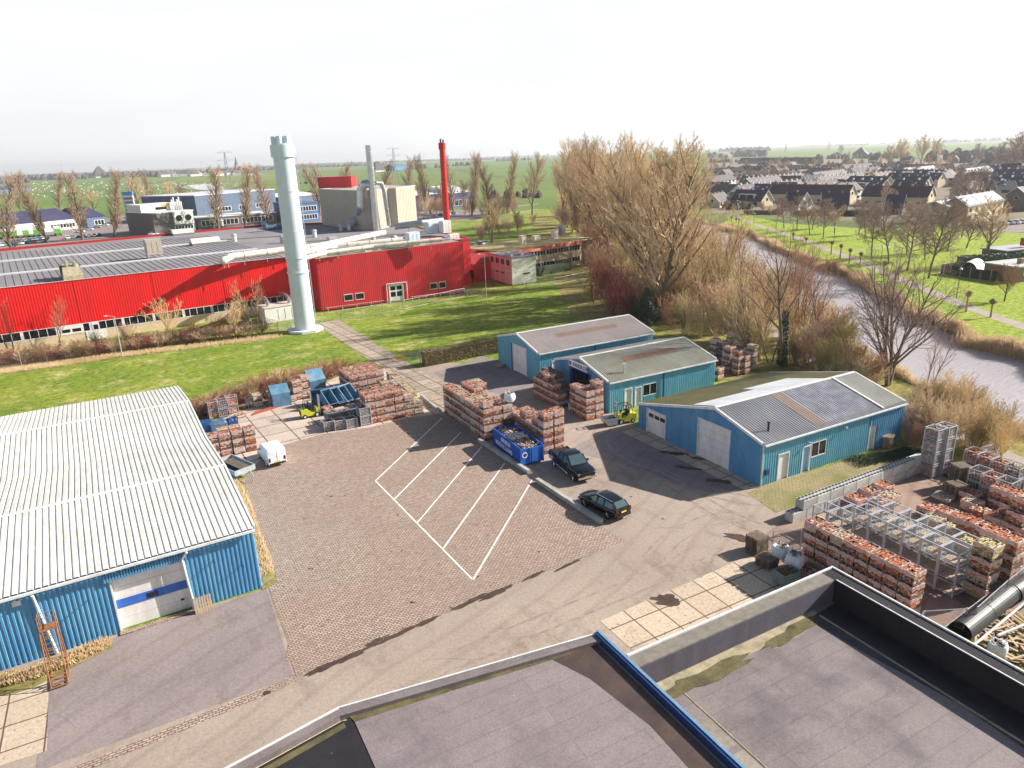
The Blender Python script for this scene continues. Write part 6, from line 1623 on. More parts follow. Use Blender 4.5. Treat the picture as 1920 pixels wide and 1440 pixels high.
# tarpaulins near warehouse
for i, (x, y, w_, l_, lab, mt_) in enumerate([(385, 805, 2.2, 1.8, 'left dark blue tarpaulin sheet on the slab yard', 'darkblue'), (410, 803, 1.8, 1.8, 'grey folded cover right of the tarpaulin', 'hallgrey'), (436, 798, 1.2, 1.0, 'small navy covered box beside the warehouse pallets', 'darkblue')]):
    t = thing('tarpaulin', lab, 'tarpaulin', (*G(x, y), 0), .1 * i); mb = MB(); n = 6; r = random.Random(i)
    hz_ = [[(.9 if 0 < a < n and 0 < b < n else .75) + r.uniform(-.06, .06) for b in range(n + 1)] for a in range(n + 1)]
    for a in range(n):
        for b in range(n):
            q = lambda aa, bb: (-l_ / 2 + l_ * aa / n, -w_ / 2 + w_ * bb / n, hz_[aa][bb]); mb.quad(q(a, b), q(a + 1, b), q(a + 1, b + 1), q(a, b + 1))
    mb.box(-l_ / 2, l_ / 2, -w_ / 2, w_ / 2, 0, .74); mb.build('cover', M[mt_], t)
t = thing('pallet_jack', 'blue pallet trolley at the left end of the hedge', 'trolley', (*G(386, 778), 0)); mb = MB(); mb.box(-.3, .3, -.5, .5, .1, .3); mb.tube((0, .5, .2), (0, .8, 1.3), .03); mb.build('trolley', M['darkblue'], t)
t = thing('blue_barrel', 'small blue and white bin right of the dark doorway', 'bin', (*G(1071, 768), 0)); mb = MB(); mb.tube((0, 0, 0), (0, 0, .8), .3, .33, 16); mb.build('bin', M['bag'], t); mb = MB(); mb.tube((0, 0, .8), (0, 0, 1.1), .33, .33, 16); mb.build('lid', M['bluestrap'], t)
t = thing('scrap_frames', 'grey bent metal frames lying left of the cream pallets', 'scrap metal', (*G(465, 765), 0), .5); mb = MB()
for a in range(6): mb.tube((r.uniform(-.8, .8), r.uniform(-.5, .5), 0), (r.uniform(-.8, .8), r.uniform(-.5, .5), r.uniform(.6, 1.8)), .05, n=5)
mb.build('bars', M['steel'], t)
t = thing('timber_beams', 'red painted beams lying flat beside the blue hopper', 'beams', (*G(497, 772), 0), R(20)); mb = MB()
for a in range(4): mb.cbox(0, a * .16, .08 + .02 * a, 3.4 - a * .4, .12, .1)
mb.build('beams', weather('red_beams', (.4, .07, .03), (.3, .1, .06), 2), t)
t = thing('steel_plates', 'dark steel plates on the slab yard before the red stack', 'steel plates', (*G(668, 770), 0), .4); mb = MB()
for a in range(4): mb.cbox(a * .12, a * .1, .05 + a * .06, 2.0, .9, .05, a * .3)
mb.build('plates', M['hallgrey'], t)
# gate with sign and fences
gp = [G(732, 686), G(760, 685), G(789, 684)]
gt = meshfence('gate', 'grey bar gate with a yellow warning sign at the slab track', gp, 1.8, mesh=.12, step=1.9)
gt['category'] = 'gate'
q = Vector(gp[1]) - Vector(gp[0]); t_ = q.normalized(); n_ = Vector((t_.y, -t_.x))
mb = MB(); F = ((0, 0), (t_.x, t_.y), (n_.x, n_.y)); mb.ob(F, .8, 1.9, .05, .09, .85, 1.5); mb.build('sign', M['yellow'], gt)
mb = MB(); mb.ob(F, .95, 1.75, .09, .1, 1.2, 1.27); mb.ob(F, 1.0, 1.6, .09, .1, 1.03, 1.09); mb.build('lettering', M['text'], gt)
meshfence('hall_fence', 'wire fence with concrete posts along the hedge below the red hall', [(-42, 122), (-20, 127.5), (0, 129.5), (12, 130.2), (20.5, 131.0)], 1.9, mesh=.3, step=3.2, rail=False)
meshfence('plant_fence', 'white mesh enclosure left of the silver chimney', [(19.8, 131.4), (21.4, 126.6), (28.3, 128.2)], 1.9, mesh=.1)
meshfence('annex_fence', 'grey fence crossing the meadow in front of the red annex', [G(604, 606), G(640, 600), G(756, 580), G(872, 556)], 1.8, mesh=.3, step=4, rail=True)
meshfence('office_fence', 'thin wire fence between meadow and container office', [G(876, 556), G(962, 546), G(1060, 530), G(1110, 520)], 1.5, mesh=.3, step=4)
for i, (x, y, h, lab) in enumerate([(912, 560, 9, 'lamp post with curved arm beside the container office'), (230, 670, 6.5, 'white lamp post in front of the red hall windows')]):
    t = thing('lamp_post', lab, 'lamp post', (*G(x, y), 0)); mb = MB(); mb.tube((0, 0, 0), (0, 0, h), .09, .05, 8); mb.tube((0, 0, h), (-1.0, .2, h + .2), .04, n=6); mb.build('pole', M['steel'], t)
    mb = MB(); mb.cbox(-1.1, .2, h + .2, .5, .18, .12); mb.build('lamp_head', M['trimw'], t)
# ---------------------------------------------------------------- bare winter trees
def segs_mesh(name, segs, sides, mat):
    """segs: array n x 8 (p0, r0, p1, r1)"""
    S = np.array(segs, dtype=np.float64); p0, r0, p1, r1 = S[:, 0:3], S[:, 3], S[:, 4:7], S[:, 7]
    d = p1 - p0; L = np.linalg.norm(d, axis=1, keepdims=True); L[L == 0] = 1; d = d / L
    h = np.where(np.abs(d[:, 2:3]) < .9, np.array([[0, 0, 1.]]), np.array([[1., 0, 0]]))
    a = np.cross(d, h); a /= np.linalg.norm(a, axis=1, keepdims=True); b = np.cross(d, a)
    n = len(S); V = np.zeros((n, 2, sides, 3))
    for k in range(sides):
        t = 2 * math.pi * k / sides; o = a * math.cos(t) + b * math.sin(t)
        V[:, 0, k] = p0 + o * r0[:, None]; V[:, 1, k] = p1 + o * r1[:, None]
    V = V.reshape(-1, 3); base = (np.arange(n) * 2 * sides)[:, None]
    F = np.zeros((n, sides, 4), dtype=np.int32)
    for k in range(sides):
        kk = (k + 1) % sides
        F[:, k] = np.concatenate([base + k, base + kk, base + sides + kk, base + sides + k], axis=1)
    F = F.reshape(-1, 4); me = D.meshes.new(name)
    me.vertices.add(len(V)); me.vertices.foreach_set('co', V.ravel())
    me.loops.add(F.size); me.loops.foreach_set('vertex_index', F.ravel().astype(np.int32))
    me.polygons.add(len(F)); me.polygons.foreach_set('loop_start', np.arange(0, F.size, 4, dtype=np.int32))
    try: me.polygons.foreach_set('loop_total', np.full(len(F), 4, dtype=np.int32))
    except Exception: pass
    me.materials.append(mat); me.update(calc_edges=True); me.validate()
    return me
def grow(seed, H, tr, base, levels, ang, ratio, upf, crook=.12, top=1.0, twr=.012, jit=.25):
    """levels: children per branch for each level. returns thick, thin segs"""
    r = random.Random(seed); out = [[], []]
    def branch(p, d, L, rad, lv, tw):
        ns = 5 if lv == 0 else (4 if lv == 1 else (3 if lv < 4 else 2))
        pts = [p]; q = p.copy(); dd = d.copy()
        for i in range(ns):
            dd = (dd + Vector((r.uniform(-1, 1), r.uniform(-1, 1), r.uniform(-1, 1))) * crook + Vector((0, 0, upf * (.35 if lv else .1)))).normalized()
            q = q + dd * (L / ns); pts.append(q.copy())
        rr = [max(twr * .6, rad * (1 - .75 * i / ns)) for i in range(ns + 1)]
        for i in range(ns):
            out[0 if lv < 2 else 1].append((*pts[i], rr[i], *pts[i + 1], rr[i + 1]))
        if lv >= len(levels): return
        k = levels[lv]
        for c in range(k):
            f = (base if lv == 0 else .18) + (1 - (base if lv == 0 else .18)) * ((c + r.random() * .8) / k)
            f = min(f, .99); x = f * ns; i = min(ns - 1, int(x)); pp = pts[i].lerp(pts[i + 1], x - i)
            ax = (pts[i + 1] - pts[i]).normalized(); o = ax.orthogonal().normalized(); o.rotate(Matrix.Rotation(c * 2.4 + r.random() * .9, 3, ax).to_3x3() if False else Matrix.Rotation(c * 2.4 + r.random() * .9, 3, ax))
            a_ = ang[min(lv, len(ang) - 1)] * (1 + jit * r.uniform(-1, 1))
            nd = (ax * math.cos(a_) + o * math.sin(a_)).normalized()
            LL = L * ratio[min(lv, len(ratio) - 1)] * (1 - (.55 if lv == 0 else .45) * f * top) * r.uniform(.75, 1.15)
            branch(pp, nd, LL, max(twr, rr[i] * .55), lv + 1, tw)
    branch(Vector((0, 0, 0)), Vector((0, 0, 1)), H, tr, 0, 0)
    return out
TREES = {}
def tree_proto(key, name, cat, seed, tmat, cmat, args, extra=None, stems=1):
    th, tn = [], []
    for s_ in range(stems):
        a, b = grow(seed + s_ * 11, **args)
        if stems > 1:
            r = random.Random(seed + s_); ra = r.uniform(0, 6.28); tl = r.uniform(.1, .5); M3 = Matrix.Rotation(tl, 3, Vector((math.cos(ra), math.sin(ra), 0))); off = Vector((r.uniform(-1, 1), r.uniform(-1, 1), 0)) * .35
            def tf(g):
                o_ = []
                for s in g:
                    p = M3 @ Vector(s[0:3]) + off; q = M3 @ Vector(s[4:7]) + off; o_.append((*p, s[3], *q, s[7]))
                return o_
            a, b = tf(a), tf(b)
        th += a; tn += b
    print('tree', key, len(th), len(tn))
    TREES[key] = (name, cat, segs_mesh(key + '_trunk', th, 6, tmat), segs_mesh(key + '_crown', tn, 3, cmat), extra)
def tree(key, label, xy, sc=1.0, group=None, rz=None, z=0.0, crown_mat=None):
    name, cat, tm, cm, extra = TREES[key]; r = random.Random(int(xy[0] * 131 + xy[1] * 17))
    t = thing(name, label, cat, (xy[0], xy[1], z), rz if rz is not None else r.uniform(0, 6.28), group)
    t.scale = sc if isinstance(sc, tuple) else (sc, sc, sc)
    o = D.objects.new('trunk', tm); COL.objects.link(o); o.parent = t
    o = D.objects.new('crown', cm); COL.objects.link(o); o.parent = t
    if extra: o = D.objects.new(extra[0], extra[1]); COL.objects.link(o); o.parent = t
    return t
def strip(name, label, cat, poly_fn, mat, trunk=None): pass
# big canal-side willows/poplars (H 30)
big = dict(H=29, tr=.5, base=.13, levels=[24, 10, 8, 7, 2], ang=[.5, .52, .55, .6, .7], ratio=[.56, .42, .42, .45, .6], upf=.36, crook=.12, twr=.0185)
tree_proto('big1', 'big_tree', 'tree', 1, M['bark'], M['twig'], big)
tree_proto('big2', 'big_tree', 'tree', 5, M['bark'], M['twiggold'], dict(big, levels=[24, 10, 7, 7, 2]))
tree_proto('big3', 'big_tree', 'tree', 9, M['bark'], M['twig'], dict(big, levels=[22, 11, 8, 6, 2], ang=[.58, .54, .58, .62]))
pop = dict(H=25, tr=.35, base=.08, levels=[52, 8, 5], ang=[.42, .42, .5], ratio=[.26, .5, .5], upf=.35, crook=.12, top=.8, twr=.036)
tree_proto('pop1', 'poplar', 'tree', 2, M['bark'], M['twigbrown'], pop)
tree_proto('pop2', 'poplar', 'tree', 3, M['bark'], M['twigbrown'], dict(pop, levels=[44, 8, 5], ang=[.5, .45, .5]))
par = dict(H=13, tr=.22, base=.28, levels=[22, 9, 7, 5], ang=[1.0, .65, .6, .6], ratio=[.5, .5, .5, .5], upf=.1, crook=.1, twr=.022)
tree_proto('park1', 'park_tree', 'tree', 21, M['bark'], M['twigpurp'], par)
tree_proto('park2', 'park_tree', 'tree', 22, M['bark'], M['twigpurp'], dict(par, ang=[.9, .6, .6]))
rnd = dict(H=10, tr=.28, base=.2, levels=[16, 9, 7, 4], ang=[.75, .65, .6], ratio=[.62, .5, .5], upf=.25, crook=.14, twr=.03)
tree_proto('round1', 'bare_tree', 'tree', 31, M['bark'], M['twigpurp'], rnd)
tree_proto('round2', 'bare_tree', 'tree', 32, M['bark'], M['twig'], rnd)
tree_proto('round3', 'bare_tree', 'tree', 33, M['bark'], M['twigrust'], rnd)
sp = dict(H=13, tr=.24, base=.08, levels=[13, 8, 6, 4], ang=[.55, .6, .6, .6], ratio=[.75, .45, .45, .5], upf=.12, crook=.16, twr=.012)
tree_proto('alder', 'bare_tree', 'tree', 41, M['bark'], M['twigpurp'], sp, stems=3)
def ivy():
    mb = MB(); r = random.Random(3)
    for i in range(1500):
        z = .3 + r.random() * 6.5; a = r.random() * 6.28; rr = .28 + r.random() * .35 * (1 - z / 9)
        mb.cbox(rr * math.cos(a), rr * math.sin(a), z, .16, .14, .02, r.uniform(0, 3), r.uniform(-1, 1))
    return ('ivy', mb.mesh('ivy', M['leafdark']))
tree_proto('ivytree', 'ivy_clad_tree', 'tree', 43, M['bark'], M['twigrust'], dict(sp, H=13, base=.35, levels=[12, 8, 6, 3]), ivy())
sh = dict(H=5.0, tr=.05, base=.15, levels=[8, 6, 4], ang=[.45, .5, .6], ratio=[.5, .45, .5], upf=.2, crook=.16, twr=.013)
for i, (k, mt_) in enumerate([('sh_gold', 'twiggold'), ('sh_red', 'twigred'), ('sh_olive', 'twigolive'), ('sh_rust', 'twigrust'), ('sh_purp', 'twigpurp'), ('sh_brown', 'twig')]):
    tree_proto(k, 'shrub', 'shrub', 50 + i * 3, M[mt_], M[mt_], sh, stems=9)
yt = dict(H=9, tr=.1, base=.2, levels=[10, 7, 5], ang=[.4, .5, .55], ratio=[.5, .5, .5], upf=.3, crook=.1, twr=.013)
tree_proto('young1', 'young_tree', 'tree', 71, M['bark'], M['twiggold'], yt, stems=2)
tree_proto('young2', 'young_tree', 'tree', 72, M['bark'], M['twigrust'], yt, stems=2)
def evergreen(key, h, w, mat):
    mb = MB(); r = random.Random(7)
    for i in range(2600):
        z = r.random(); a = r.random() * 6.28; rr = w * (1 - z) ** .7 * (r.random() ** .4) * (1 + .25 * math.sin(a * 3 + z * 9))
        mb.cbox(rr * math.cos(a), rr * math.sin(a), .3 + z * h, .34, .26, .03, r.uniform(0, 3), r.uniform(-1, 1))
    tk = MB(); tk.tube((0, 0, 0), (0, 0, h * .9), .12, .03, 6)
    TREES[key] = ('evergreen', 'tree', tk.mesh('trunk', M['bark']), mb.mesh('crown', mat), None)
evergreen('fir', 6, 1.8, M['leafdark'])

BT = 'tall bare trees in the belt beside the canal'
bl = [(79, 93.5), (86, 103), (92, 113), (99, 126), (107, 140), (115, 155), (124, 170), (133, 188), (143, 208), (152, 230), (163, 256), (128, 166), (136, 180), (146, 200), (155, 216), (165, 238), (172, 262), (82, 99), (96, 118), (111, 150), (128, 182), (148, 222)]
for i, p in enumerate(bl):
    row = 'front line' if i < 11 else ('water-side line' if i < 17 else 'inner line'); j = i if i < 11 else (i - 11 if i < 17 else i - 17)
    tree(['big1', 'big2', 'big3'][i % 3], f'tall bare golden-brown tree in the canal belt, {row}, {ORD[j]} from the camera', p, ((1.12 if i < 11 else 1.0), (1.12 if i < 11 else 1.0), min(.96, .84 + .015 * j) * (1.0 if i < 11 else .92)), BT)
tree('big3', 'isolated tall bare tree at the left end of the canal belt', G(998, 402), .86)
# poplars
PG = 'poplars behind the red hall'
for i, (x, y, ty) in enumerate([(24, 480, 350), (90, 455, 327), (155, 450, 333), (215, 445, 318), (410, 432, 326), (460, 425, 320), (505, 420, 322)]):
    tree('pop1' if i % 2 else 'pop2', f'tall narrow bare poplar left of the silver chimney, {ORD[i]} from the left', G(x, y), (1.55, 1.55, 1.02), PG)
for i, (x, y) in enumerate([(40, 400), (113, 402), (290, 395), (600, 400), (618, 402), (640, 400), (720, 385)]):
    tree('pop2', f'narrow poplar in the farther row by the fields, {ORD[i]} from the left', G(x, y), (1.4, 1.4, 1.0), 'poplars by the fields')
for i, (x, y) in enumerate([(768, 396), (808, 402), (850, 398), (885, 405), (917, 402), (951, 400)]):
    tree('pop1' if i % 2 else 'pop2', f'narrow poplar right of the beige tower, {ORD[i]} from the left', G(x, y), (1.45, 1.45, 1.06), 'poplars right of the tower')
for i, (x, y, k, s, lab) in enumerate([(265, 402, 'round2', 2.1, 'broad spreading bare tree left of the industrial sign'), (320, 388, 'round2', 1.5, 'dense round bare tree right of the broad spreading one'), (345, 385, 'round3', 1.3, 'smaller dense bare tree behind the white factory'), (655, 372, 'round2', 1.9, 'broad bare tree above the red penthouse'), (735, 380, 'round2', 1.5, 'bare tree between tower and far poplars'), (178, 400, 'round2', 1.3, 'low bush-like tree behind the navy roof'), (922, 455, 'round2', 1.15, 'spreading bare tree behind the mossy office roof'), (970, 440, 'round3', .7, 'small bare tree at the meadow beyond the office'), (790, 395, 'round3', 1.3, 'bushy golden tree beside the red chimney'), (870, 392, 'round1', 1.3, 'purple-brown tree right of the red chimney'), (830, 392, 'round1', 1.2, 'purple-brown tree left of the red chimney')]):
    tree(k, lab, G(x, y), s)
# park trees
for i, (x, y, s) in enumerate([(1470, 428, .8), (1494, 433, .8), (1518, 440, .82), (1543, 448, .84), (1622, 448, .85), (1634, 484, .95), (1666, 495, 1.0), (1701, 508, 1.05), (1741, 522, 1.15), (1700, 476, .9), (1734, 488, .9), (1776, 472, .9)]):
    tree('park1' if i % 2 else 'park2', f'slender bare park tree on the lawn, {ORD[i]} from the left', G(x, y), s, 'slender park trees on the lawn')
for i, (x, y, s, k) in enumerate([(1458, 415, .5, 'round3'), (1482, 411, .45, 'round1'), (1523, 430, .6, 'round2'), (1548, 427, .62, 'round1'), (1564, 437, .65, 'round2'), (1610, 440, .6, 'round1'), (1812, 465, .75, 'round1'), (1803, 445, .7, 'round3')]):
    tree(k, f'stocky pollard tree at the rear of the lawn, {ORD[i]} from the left', G(x, y), s, 'stocky pollards on the lawn')
tree('round2', 'wide spreading tree beside the dark hedged garden', G(1848, 495), 1.25)
tree('round3', 'small forked tree at the right edge of the lawn', G(1883, 565), .55)
def knob(label, px_, h):
    t = thing('pollard_willow', label, 'pollard', (*G(*px_), 0), 0, 'knob-headed pollard willows along the canal path')
    mb = MB(); mb.tube((0, 0, 0), (.05, .05, h), .17, .13, 8); mb.build('trunk', M['twigrust'], t)
    mb = MB(); mb.ball((.05, .05, h + .1), .42, 10, 1.1); r = random.Random(int(px_[0]))
    for i in range(60):
        a, b = r.uniform(0, 6.28), r.uniform(-.2, 1.4); d_ = Vector((math.cos(a) * math.cos(b), math.sin(a) * math.cos(b), math.sin(b))); c_ = Vector((.05, .05, h + .1)); mb.tube(tuple(c_ + d_ * .3), tuple(c_ + d_ * .65), .03, .015, 4)
    mb.build('crown', M['bark'], t)
for i, (x, y, h) in enumerate([(1371, 416, 1.6), (1380, 419, 1.6), (1385, 420, 1.6), (1487, 450, 1.6), (1511, 460, 1.7), (1558, 478, 3.0), (1575, 485, 3.0), (1592, 494, 3.0), (1612, 502, 3.0), (1656, 520, 2.8), (1684, 525, 2.2), (1811, 585, 2.9), (1857, 595, 2.4)]):
    knob(f'knob-headed pollard willow on the canal path, {ORD[i]} from the far end', (x, y), h)
for i, (x, y, h) in enumerate([(1413, 421, 4), (1486, 446, 4.5), (1563, 455, 4.5), (1650, 503, 5.0), (1793, 560, 5.4)]):
    t = thing('lamp_post', f'green park lamp post along the canal path, {ORD[i]} from the far end', 'lamp post', (*G(x, y), 0), 0, 'park lamp posts'); mb = MB(); mb.tube((0, 0, 0), (0, 0, h), .07, .05, 8); mb.build('pole', plain('green_post', (.04, .12, .1), .5), t)
    mb = MB(); mb.tube((0, 0, h), (0, 0, h + .3), .32, .1, 12); mb.build('lamp_head', M['trimw'], t)
# trees and shrubs between sheds and canal
tree('alder', 'multi-stemmed bare alder between the nearest shed and the canal', G(1662, 722), 1.05)
tree('ivytree', 'ivy-clad tree rising behind the middle shed', G(1465, 690), 1.15)
tree('young2', 'reddish young tree right of the alder', G(1735, 738), .75)
tree('young1', 'slim young tree left of the ivy-clad tree', G(1442, 680), 1.0)
tree('young2', 'thin pale young tree at the water edge', G(1545, 655), .7)
r = random.Random(99)
SG = 'tangled shrubs between the sheds and the canal'
lst = []
def region(n, poly, keys, s0, s1, where, group):
    xs = [p[0] for p in poly]; ys = [p[1] for p in poly]; k = 0; tries = 0; cnt = {}
    while k < n and tries < 4000:
        tries += 1; x, y = r.uniform(min(xs), max(xs)), r.uniform(min(ys), max(ys)); ins = False
        for i in range(len(poly)):
            (x1, y1), (x2, y2) = poly[i - 1], poly[i]
            if (y1 > y) != (y2 > y) and x < (x2 - x1) * (y - y1) / (y2 - y1) + x1: ins = not ins
        if not ins: continue
        lst.append((x, y, r.choice(keys), r.uniform(s0, s1), where, group)); k += 1
region(18, [(1105, 560), (1120, 520), (1185, 560), (1200, 610), (1150, 600)], ['sh_red', 'sh_rust'], .9, 1.3, 'at the meadow edge', 'red-stemmed shrubs')
region(62, [(1180, 590), (1230, 560), (1400, 590), (1440, 680), (1410, 690), (1330, 640), (1220, 615)], ['sh_gold', 'sh_olive', 'sh_brown', 'young1', 'sh_rust'], 1.0, 1.6, 'behind the two farther sheds', SG)
region(50, [(1380, 500), (1480, 560), (1560, 640), (1600, 690), (1530, 690), (1420, 620), (1340, 540)], ['sh_gold', 'sh_rust', 'sh_olive', 'young2', 'sh_purp'], .85, 1.35, 'along the near canal bank', SG)
region(28, [(1450, 660), (1560, 690), (1640, 740), (1600, 760), (1500, 690)], ['sh_gold', 'sh_brown', 'sh_rust', 'sh_olive'], .6, 1.0, 'behind the nearest shed', SG)
region(34, [(1690, 770), (1780, 760), (1920, 830), (1925, 880), (1800, 850), (1700, 830)], ['sh_gold', 'sh_olive', 'sh_brown'], .55, .85, 'above the right-hand yard', 'thin shrubs above the yard')
region(12, [(1690, 800), (1740, 800), (1760, 850), (1700, 850)], ['sh_rust', 'sh_purp'], .4, .6, 'beside the shed corner', 'low bramble by the shed corner')
region(48, [(1020, 415), (1060, 430), (1110, 480), (1110, 520), (1160, 520), (1150, 450), (1070, 400)], ['sh_purp', 'sh_brown', 'sh_rust'], 1.1, 1.8, 'under the left end of the tree belt', 'brown shrubs below the tree belt')
region(16, [(880, 440), (1000, 420), (1010, 428), (900, 452)], ['sh_purp', 'sh_rust', 'sh_brown'], .7, 1.0, 'beyond the mossy office roof', 'shrubs beyond the office')
region(30, [(740, 400), (1010, 392), (1010, 402), (740, 412)], ['sh_purp', 'sh_brown', 'sh_rust'], 1.2, 1.8, 'along the far hedge line of the meadow', 'far hedge-line shrubs')
region(40, [(1130, 540), (1200, 470), (1330, 470), (1400, 520), (1330, 570), (1190, 580)], ['sh_gold', 'sh_brown', 'young1', 'sh_olive'], 1.3, 2.0, 'inside the tall belt', 'undergrowth inside the tall belt')
lst.sort(key=lambda q: -q[1])
cnt = {}
LK = {'sh_red': 'crimson-stemmed shrub', 'sh_rust': 'rusty bare shrub', 'sh_gold': 'golden bare shrub', 'sh_olive': 'olive-tinted bare shrub', 'sh_brown': 'light brown bare shrub', 'young1': 'thin golden sapling', 'young2': 'thin rusty sapling', 'sh_purp': 'dull purple bare shrub'}
for x, y, k, s, wh, g in lst:
    c_ = cnt.get((k, wh), 0); cnt[(k, wh)] = c_ + 1
    tree(k, f'{LK[k]} {wh}, {ORD[c_]} from front', G(x, y), (s, s, s * r.uniform(.8, 1.15)), g)
# bushes by the red hall and in the meadow hedge
for i, (x, y, k, s, lab) in enumerate([(318, 628, 'sh_gold', 1.15, 'large golden round bush before the hall windows'), (27, 668, 'young2', .95, 'pale bare sapling at the far left before the hall'), (110, 650, 'young2', .8, 'orange-tipped sapling beside the white window panel'), (245, 648, 'sh_rust', .7, 'small rusty bush right of the hall door'), (440, 622, 'sh_gold', .95, 'golden-green bush left of the plant housing'), (482, 622, 'young1', .9, 'white-barked sapling before the plant housing'), (410, 625, 'sh_red', .6, 'red-stemmed bush along the hall plinth'), (185, 655, 'sh_olive', .55, 'scrubby bush in the hedge below the hall door'), (365, 636, 'sh_red', .55, 'low maroon bush beside the large golden bush'), (460, 605, 'sh_olive', .8, 'yellow-green bush close to the hall wall')]):
    tree(k, lab, G(x, y), s)
for i in range(24):
    x = 4 + i * 21; y = 684 - x * .112
    tree(['sh_rust', 'sh_red', 'sh_brown', 'sh_olive'][i % 4], f'low {["rusty", "reddish", "brown", "olive"][i % 4]} bush in the rough hedge below the hall, {ORD[i]} from the left', G(x, y), (1.0, 1.0, .46), 'rough hedge bushes below the hall')
for i in range(24):
    x = 350 + i * 12.6; y = 788 - (x - 350) * .295
    k = ['sh_rust', 'sh_red', 'sh_rust', 'sh_red', 'sh_brown'][i % 5]
    if x > 650: break
    tree(k, f'{LK[k].replace("bare ", "clipped ")} in the hedge behind the slab yard, {ORD[i]} from the left', G(x, y), (.85, .85, .42 + .14 * (9 < i < 16)), 'hedge shrubs behind the slab yard')
tree('fir', 'dark evergreen bush behind the farthest shed', G(1212, 610), 1.0)
tree('fir', 'dark evergreen bush in the shadow under the belt', G(1190, 600), .7)
hg = thing('hedge', 'clipped brown beech hedge between the gate and the farthest shed', 'hedge', (34.4, 91.0, 0), 0)
mb = MB(); r = random.Random(6)
for i in range(9000):
    x = r.uniform(0, 14.8); y = r.uniform(-.5, .9) + x * .055; z = r.uniform(.05, 2.1)
    if r.random() < .6: y = (-.5 if r.random() < .7 else .9) + x * .055 + r.uniform(-.06, .06)
    elif r.random() < .5: z = 2.1 + r.uniform(-.08, .06)
    mb.cbox(x, y, z, .14, .1, .02, r.uniform(0, 3), r.uniform(-1.2, 1.2))
mb.build('foliage', M['hedge'], hg)
mb = MB(); mb.hexa([(0.1, -.4, 0), (14.7, .4, 0), (14.7, 1.5, 0), (.1, .8, 0), (0.1, -.4, 2.0), (14.7, .4, 2.0), (14.7, 1.5, 2.0), (.1, .8, 2.0)]); mb.build('branches', M['bark'], hg)
# reeds along the banks: one mass nobody could count
def reeds(name, label, pts, wd, n, h, seed):
    rr = random.Random(seed); S = []
    for i in range(n):
        k = rr.random() * (len(pts) - 1); a = int(k); f = k - a; p = Vector(pts[a]).lerp(Vector(pts[a + 1]), f); d_ = (Vector(pts[a + 1]) - Vector(pts[a])).normalized(); nn = Vector((-d_.y, d_.x))
        w_ = wd * (.5 + .35 * math.sin(k * 3.1 + seed) + .3 * math.sin(k * 7.7)); w_ = max(.25, w_); q = p + nn * rr.uniform(-w_, w_ * .5) + d_ * rr.uniform(-1, 1)
        hh_ = h * rr.uniform(.5, 1.1) * (1 + .22 * math.sin(k * 5.3 + 1)); z0 = -.8; le = rr.uniform(-.35, .35); l2 = rr.uniform(-.35, .35)
        S.append((q.x, q.y, z0, .03, q.x + le * .5, q.y + l2 * .5, z0 + hh_ * .6, .028)); S.append((q.x + le * .5, q.y + l2 * .5, z0 + hh_ * .6, .028, q.x + le, q.y + l2, z0 + hh_, .012))
    me = segs_mesh(name, S, 3, M['reed']); o = D.objects.new(name, me); COL.objects.link(o); tag(o, label, 'reeds'); o['kind'] = 'stuff'
east = [(1352, 428), (1395, 434), (1440, 452), (1472, 470), (1532, 494), (1575, 506), (1612, 524), (1680, 562), (1727, 594), (1765, 602), (1825, 638), (1915, 660), (1990, 700)]
reeds('reeds', 'straw-coloured reed belt along the park side of the canal', [G(x, y) for x, y in east], 2.1, 24000, 2.15, 1)
reeds('reeds', 'sparse reeds on the near bank of the canal', [G(x, y) for x, y in [(1530, 612), (1600, 655), (1660, 690), (1720, 722), (1800, 752), (1868, 790), (1930, 818)]], 1.3, 4500, 1.8, 2)
# dry grass in the verges
def tuft(name, label, pts, wd, n, h, seed, mat):
    rr = random.Random(seed); S = []
    for i in range(n):
        k = rr.random() * (len(pts) - 1); a = int(k); f = k - a; p = Vector(pts[a]).lerp(Vector(pts[a + 1]), f)
        q = p + Vector((rr.uniform(-wd, wd), rr.uniform(-wd, wd))); hh_ = h * rr.uniform(.4, 1)
        S.append((q.x, q.y, 0, .02, q.x + rr.uniform(-.2, .2), q.y + rr.uniform(-.2, .2), hh_, .008))
    me = segs_mesh(name, S, 3, M[mat]); o = D.objects.new(name, me); COL.objects.link(o); tag(o, label, 'weeds'); o['kind'] = 'stuff'
tuft('weeds', 'dry tufts between the left warehouse and the brick paving', [G(x, y) for x, y in [(440, 905), (462, 960), (480, 1020), (500, 1075)]], .55, 2600, .45, 3, 'reed')
tuft('weeds', 'dry weeds at the foot of the left warehouse wall', [G(x, y) for x, y in [(-20, 1285), (60, 1268), (130, 1240), (195, 1210)]], .45, 2600, .5, 4, 'reed')
tuft('dry_grass', 'band of dry grass below the rough hedge of the hall', [G(x, y) for x, y in [(-10, 700), (100, 686), (220, 668), (330, 655), (520, 632)]], 1.3, 9000, .55, 5, 'reed')
tuft('weeds', 'green weeds beside the block wall and shed corner', [G(x, y) for x, y in [(1600, 868), (1650, 858), (1690, 856), (1710, 846)]], 1.0, 3000, .35, 6, 'leafdark')
